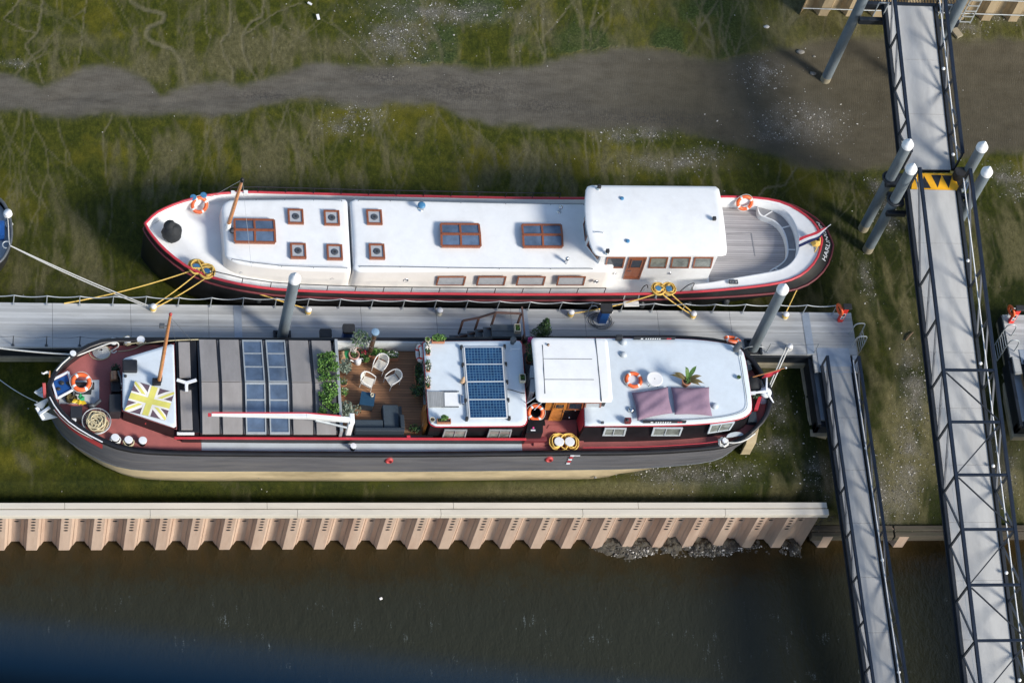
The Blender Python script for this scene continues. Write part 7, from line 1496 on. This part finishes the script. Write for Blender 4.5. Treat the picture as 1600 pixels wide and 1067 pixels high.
c=at(1232,546,ZD); t=thing('dock_bollard',c,'small white bollard on the near dock edge holding the white stern rope','bollard'); mb=MB(); mb.lathe(c,[(.12,0),(.08,.03),(.08,.24)],14); build(mb,'stem',M['letter_white'],t); mb=MB(); mb.lathe((c.x,c.y,c.z+.241),[(.09,0),(.13,.02),(.12,.09),(0,.11)],16); build(mb,'head',M['pile_cap'],t); mb=MB(); coil(mb,(c.x,c.y,c.z+.1),.12,4,.026,.02,.02); tag(build(mb,'rope_turns',M['rope_white']),'white rope turns round the small bollard by the stern pile','rope')
a=w3(1176,589,2.75); b_=w3(1228,574.5,3.5); t=thing('red_ensign',a,'red ensign wrapped on a slanted wooden staff at the barge stern','flag'); mb=MB(); mb.tube([a,b_],[.03,.02],8); build(mb,'staff',M['mast_wood'],t); mb=MB(); mb.lathe(b_,[(0,-.05),(.05,0),(0,.05)],10); build(mb,'finial',M['letter_white'],t)
mb=MB(); P0=a.lerp(b_,.35);P1_=a.lerp(b_,.82); mb.grid(lambda u,v:P0.lerp(P1_,u)+Vector((.03*math.sin(v*5),-.05*v-.05*math.sin(3.1*u)*v,-.32*v*(1-.55*u)+.04*math.sin(9*u))),14,5); build(mb,'cloth',M['flag_red'],t,recalc=False)
mb=MB(); q=[w3(*p) for p in ((1178,640,2.5),(1186,618,2.6),(1191,618,2.6),(1184,641,2.5))]; mb.prism([(p.x,p.y) for p in q],2.35,2.55); build(mb,'red_chock',M['red_paint'],bb,bevel=.02)
q=[w3(*p) for p in ((1172,644,2.45),(1181,644,2.45),(1182,661,2.4),(1168,660,2.4))]; mb=MB(); mb.prism([(p.x,p.y) for p in q],2.2,2.5); tag(build(mb,'stern_box',M['rattan_dark'],bevel=.02),'dark box on the red stern deck below the aft cabin corner','box')
plant(w3(1180,622,2.3),'small yellow green plant beside the capstan on the stern deck',('pot',.09,.12,'black_rubber'),[((0,0,.1),(.18,.18,.12),80,.09,['leaf_bright','leaf_silver'])])
for i,(px,py) in enumerate(((1171,566),(1169,574))): c=w3(px,py,2.5); mb=MB(); mb.boxc((c.x,c.y,2.42),(.3,.26,.24),rz=.3); tag(build(mb,'deck_bag',M[('galv_dark','cushion_navy')[i]],bevel=.05),('grey bag on the far side of the stern deck','navy bag on the far side of the stern deck')[i],'bag')
c=w3(1132.5,688,2.6); bitts([(1132.5,688)],2.25,bb,'letter_white',.09,.3,.11,'letter_white',.05); mb=MB()
for k in range(3): coil(mb,(c.x+.04*math.cos(k*2),c.y+.04*math.sin(k*2),2.32+.05*k),.17,3,.028,.02,.04,1,k+20)
tag(build(mb,'rope_coil',M['rope_white']),'white rope wound on the small near side stern bollard','rope')
c=w3(1149,681,2.45); mb=MB(); mb.prism([(c.x+.34*math.cos(a)*1.1,c.y+.2*math.sin(a)+.05*math.cos(a)) for a in np.linspace(0,math.pi,14)],2.36,2.42); tag(build(mb,'half_round_step',M['side_deck_grey'],bevel=.01),'grey half round plate on the near stern rail','plate')
rope(smooth_poly([w3(1134,691,2.45),w3(1150,692,2.55),w3(1165,688,2.6),w3(1180,677,2.68)],2,False),.03,'rope_white','white rope led aft along the near stern rail')
life_ring(w3(1144,530.5,2.75),(.1,.5,.55),'orange life ring hung outside the far rail at the barge stern',R=.28)
# ---------------------------------------------------------------- steps, conifer, moss box on the dock
stp_=thing('boarding_stairs',at(760,528,ZD),'dark wooden boarding stairs with handrail climbing from the dock to the barge','stairs')
px_=[(702,715.5),(717,728.5),(730,740.5),(742,753),(754.5,765.5)]
for i,(a,b_) in enumerate(px_):
    zt_=ZD+.18+.22*i; A=at(a,523.5-3.2*i,zt_);B2=at(b_,523.5-3.2*i,zt_); mb=MB(); mb.box(A.x,B2.x+.02,-1.42,A.y,zt_-.05,zt_); build(mb,'tread',M['slate_tread'],stp_,bevel=.01)
zt_=ZD+1.25; A=at(767,506.5,zt_);B2=at(813,506.5,zt_); mb=MB()
for k in range(3): y0_=-1.42+(A.y+1.42)*k/3; mb.box(A.x,B2.x,y0_+.008,-1.42+(A.y+1.42)*(k+1)/3-.008,zt_-.06,zt_)
build(mb,'platform',M['slate_tread'],stp_,bevel=.008)
for y_ in (-1.30,A.y-.12): mb=MB(); mb.bar((at(704,523,ZD).x,y_,ZD+.12),(A.x+.1,y_,zt_-.12),.05,.16); build(mb,'stringer',M['timber_brown'],stp_)
for x_ in (A.x+.1,B2.x-.08):
    for y_ in (-1.32,A.y-.1): mb=MB(); mb.box(x_-.04,x_+.04,y_-.04,y_+.04,ZD,zt_-.06); build(mb,'support_post',M['timber_brown'],stp_)
tops=[]
for (bx,by,tx,ty,zz) in ((717.5,519,723.5,501.5,ZD+.40),(743,512.5,748,497,ZD+.84),(768.5,506,774.5,489,ZD+1.25),(809,505,814,490.5,ZD+1.25)):
    b0=at(bx,by,zz); k=min(np.arange(.4,1.6,.02),key=lambda q:abs(proj((b0.x,b0.y,zz+q))[1]-ty)); tp=Vector((b0.x,b0.y,zz+k)); tops.append(tp); mb=MB(); mb.bar((b0.x,b0.y,zz-.15),tp,.085,.085,up=(0,1,0)); build(mb,'baluster',M['timber_brown'],stp_,bevel=.008)
mb=MB(); 
for p,q in zip(tops,tops[1:]): mb.bar(p+Vector((0,0,.03)),q+Vector((0,0,.03)),.09,.06)
build(mb,'handrail',M['timber_brown'],stp_,bevel=.008)
e=tops[-1]; mb=MB(); mb.bar(e+Vector((.05,.30,.06)),e+Vector((.05,-1.2,.06)),.07,.06); build(mb,'end_rail',M['timber_brown'],stp_,bevel=.008)
b0=at(815,524,zt_); mb=MB(); mb.bar((e.x+.05,-1.36,zt_-.1),(e.x+.05,-1.36,e.z),.085,.085,up=(0,1,0)); build(mb,'baluster',M['timber_brown'],stp_)
plant(at(807.5,516,zt_+.002),'cream square box of moss standing on the boarding stairs platform',('trough',.24,.34,.24,'cream_clay'),[((0,0,-.02),(.09,.14,.04),130,.05,['leaf_mid','leaf_bright'])],name='planter_box',cat='planter')
c=at(843,533,ZD); t=thing('dwarf_conifer',c,'small dark green conifer in a pot on the dock beside the wheelhouse','tree'); pot(c,.19,.3,'soil',t); mb=MB(); q=random.Random(8)
for k in range(9):
    h=.38+.17*k; r_=.46*(1-k/9.5)**.8
    for j in range(7): a=j*.9+k*.5+q.uniform(-.3,.3); leaves(mb,(c.x+r_*.6*math.cos(a),c.y+r_*.6*math.sin(a),c.z+h),(r_*.5,r_*.5,.11),26,.10,[0,0,1],.4,q=q)
build(mb,'crown',[M['leaf_dark'],M['leaf_mid']],t,recalc=False); mb=MB(); mb.tube([c,(c.x,c.y,c.z+1.7)],[.03,.01],6); build(mb,'trunk',M['bark'],t)
# ---------------------------------------------------------------- blue boat at the left edge
zl=1.75; O=[(-60,306),(-12,306),(0,311),(9,322),(15,338),(18,358),(17.5,375),(12,392),(3,407),(-12,416),(-60,420)]
P=smooth_poly([Vector(p) for p in ps(O,zl)],2,False); P=[Vector((p.x,p.y)) for p in P]; far_x=P[0].x-8; P=[Vector((far_x,P[0].y))]+P+[Vector((far_x,P[-1].y))]
bl=thing('blue_workboat',(P[0].x+5,4,0),'dark hulled boat with a blue tarpaulin, just its end showing at the left edge','boat')
cen=Vector((sum(p.x for p in P)/len(P),sum(p.y for p in P)/len(P)))
mb=MB(); loft(mb,[ring(P,zl),ring(off_poly(P,.06),zl-.3),ring(off_poly(P,.0),.9),ring(off_poly(P,-.4),.1),ring(off_poly(P,-.9),-.3)]); build(mb,'hull',M['black_hull'],bl)
mb=MB(); mb.tube(ring(P,zl),.07,8,closed=True); build(mb,'gunwale',M['galv_dark'],bl)
mb=MB(); mb.prism([(p.x,p.y) for p in off_poly(P,-.06)],zl-.35,zl-.28); build(mb,'deck',M['galv'],bl)
q=ps([(-40,345),(7,344),(8,366),(-40,368)],zl+.1); mb=MB(); mb.grid(lambda u,v:(q[0][0]+(q[1][0]-q[0][0])*u,q[0][1]+(q[3][1]-q[0][1])*v,zl+.12+.1*math.sin(math.pi*v)+.03*math.sin(9*u+5*v)),14,8); mb.box(q[0][0],q[1][0],q[3][1],q[0][1],zl-.28,zl+.1); build(mb,'tarpaulin',M['blue_plastic'],bl,recalc=False)
c=at(12,336,zl); mb=MB(); mb.lathe((c.x,c.y,zl-.28),[(.12,0),(.1,.3),(.17,.42),(.16,.5),(0,.53)],14); build(mb,'bollard',M['pile_cap'],bl); mb=MB(); coil(mb,(c.x,c.y,zl),.15,3,.03,.03,.02); coil(mb,(c.x+.05,c.y-.35,zl-.2),.12,3,.03,.02,.03); tag(build(mb,'rope_coil',M['rope_white']),'white rope wound on the bollard of the boat at the left edge','rope')
rope(smooth_poly([at(12,340,zl),at(13,352,zl),at(13.5,370,zl),at(15,383,zl+.05)],2,False),.028,'rope_white','short white rope along the rail of the boat at the left edge')
c=at(10,383,zl); mb=MB(); mb.torus((c.x,c.y,zl+.02),.16,.03,n=20,m=6); build(mb,'fairlead',M['galv'],bl)
for i,(dx,lb) in enumerate(((-.06,'upper of two white ropes from the left edge boat to the first dock bollard'),(.05,'lower of two white ropes from the left edge boat to the first dock bollard'))): rope([at(16,384,zl+.02),Vector((BO[0].x+dx,BO[0].y-.05*i,ZD+.22-.1*i))],.024,'rope_white',lb,sag=.10+.12*i,grp='white ropes of the left edge boat')
# ---------------------------------------------------------------- parapet of the tower the photograph was taken from (close, out of focus)
def ray(x,y,t): d=RW@np.array([x-800,y-533.5,F]); return Vector(CAM+d/np.linalg.norm(d)*t)
A=ray(0,983,3.2); d=RW@np.array([650-800,1048-533.5,F]); t=(A.z-CAM[2])/d[2]; B_=Vector(CAM+t*d); u=(B_-A).normalized(); nb=Vector((-u.y,u.x,0)); nb=nb if nb.dot(Vector((CAM[0]-A.x,CAM[1]-A.y,0)))>0 else -nb
E0=A-u*6;E1=A+u*5; pt=thing('parapet',(E0+E1)/2-Vector((0,0,.4)),'dark blue metal parapet out of focus in the bottom left corner','parapet')
def bar_(q0,q1,z0,z1,name,m,bv):
    mb=MB(); P=[E0+nb*q0,E1+nb*q0,E1+nb*q1,E0+nb*q1]; V=[p+Vector((0,0,z0)) for p in P]+[p+Vector((0,0,z1)) for p in P]
    mb.add(V,[(3,2,1,0),(4,5,6,7),(0,1,5,4),(1,2,6,5),(2,3,7,6),(3,0,4,7)]); build(mb,name,M[m],pt,bevel=bv)
bar_(0,.026,-.05,0,'edge_highlight',"ledge_highlight",.01); bar_(.028,.45,-.4,-.004,'coping',"ledge_blue",.01)  # lighter strip paints the sky highlight along the parapet edge
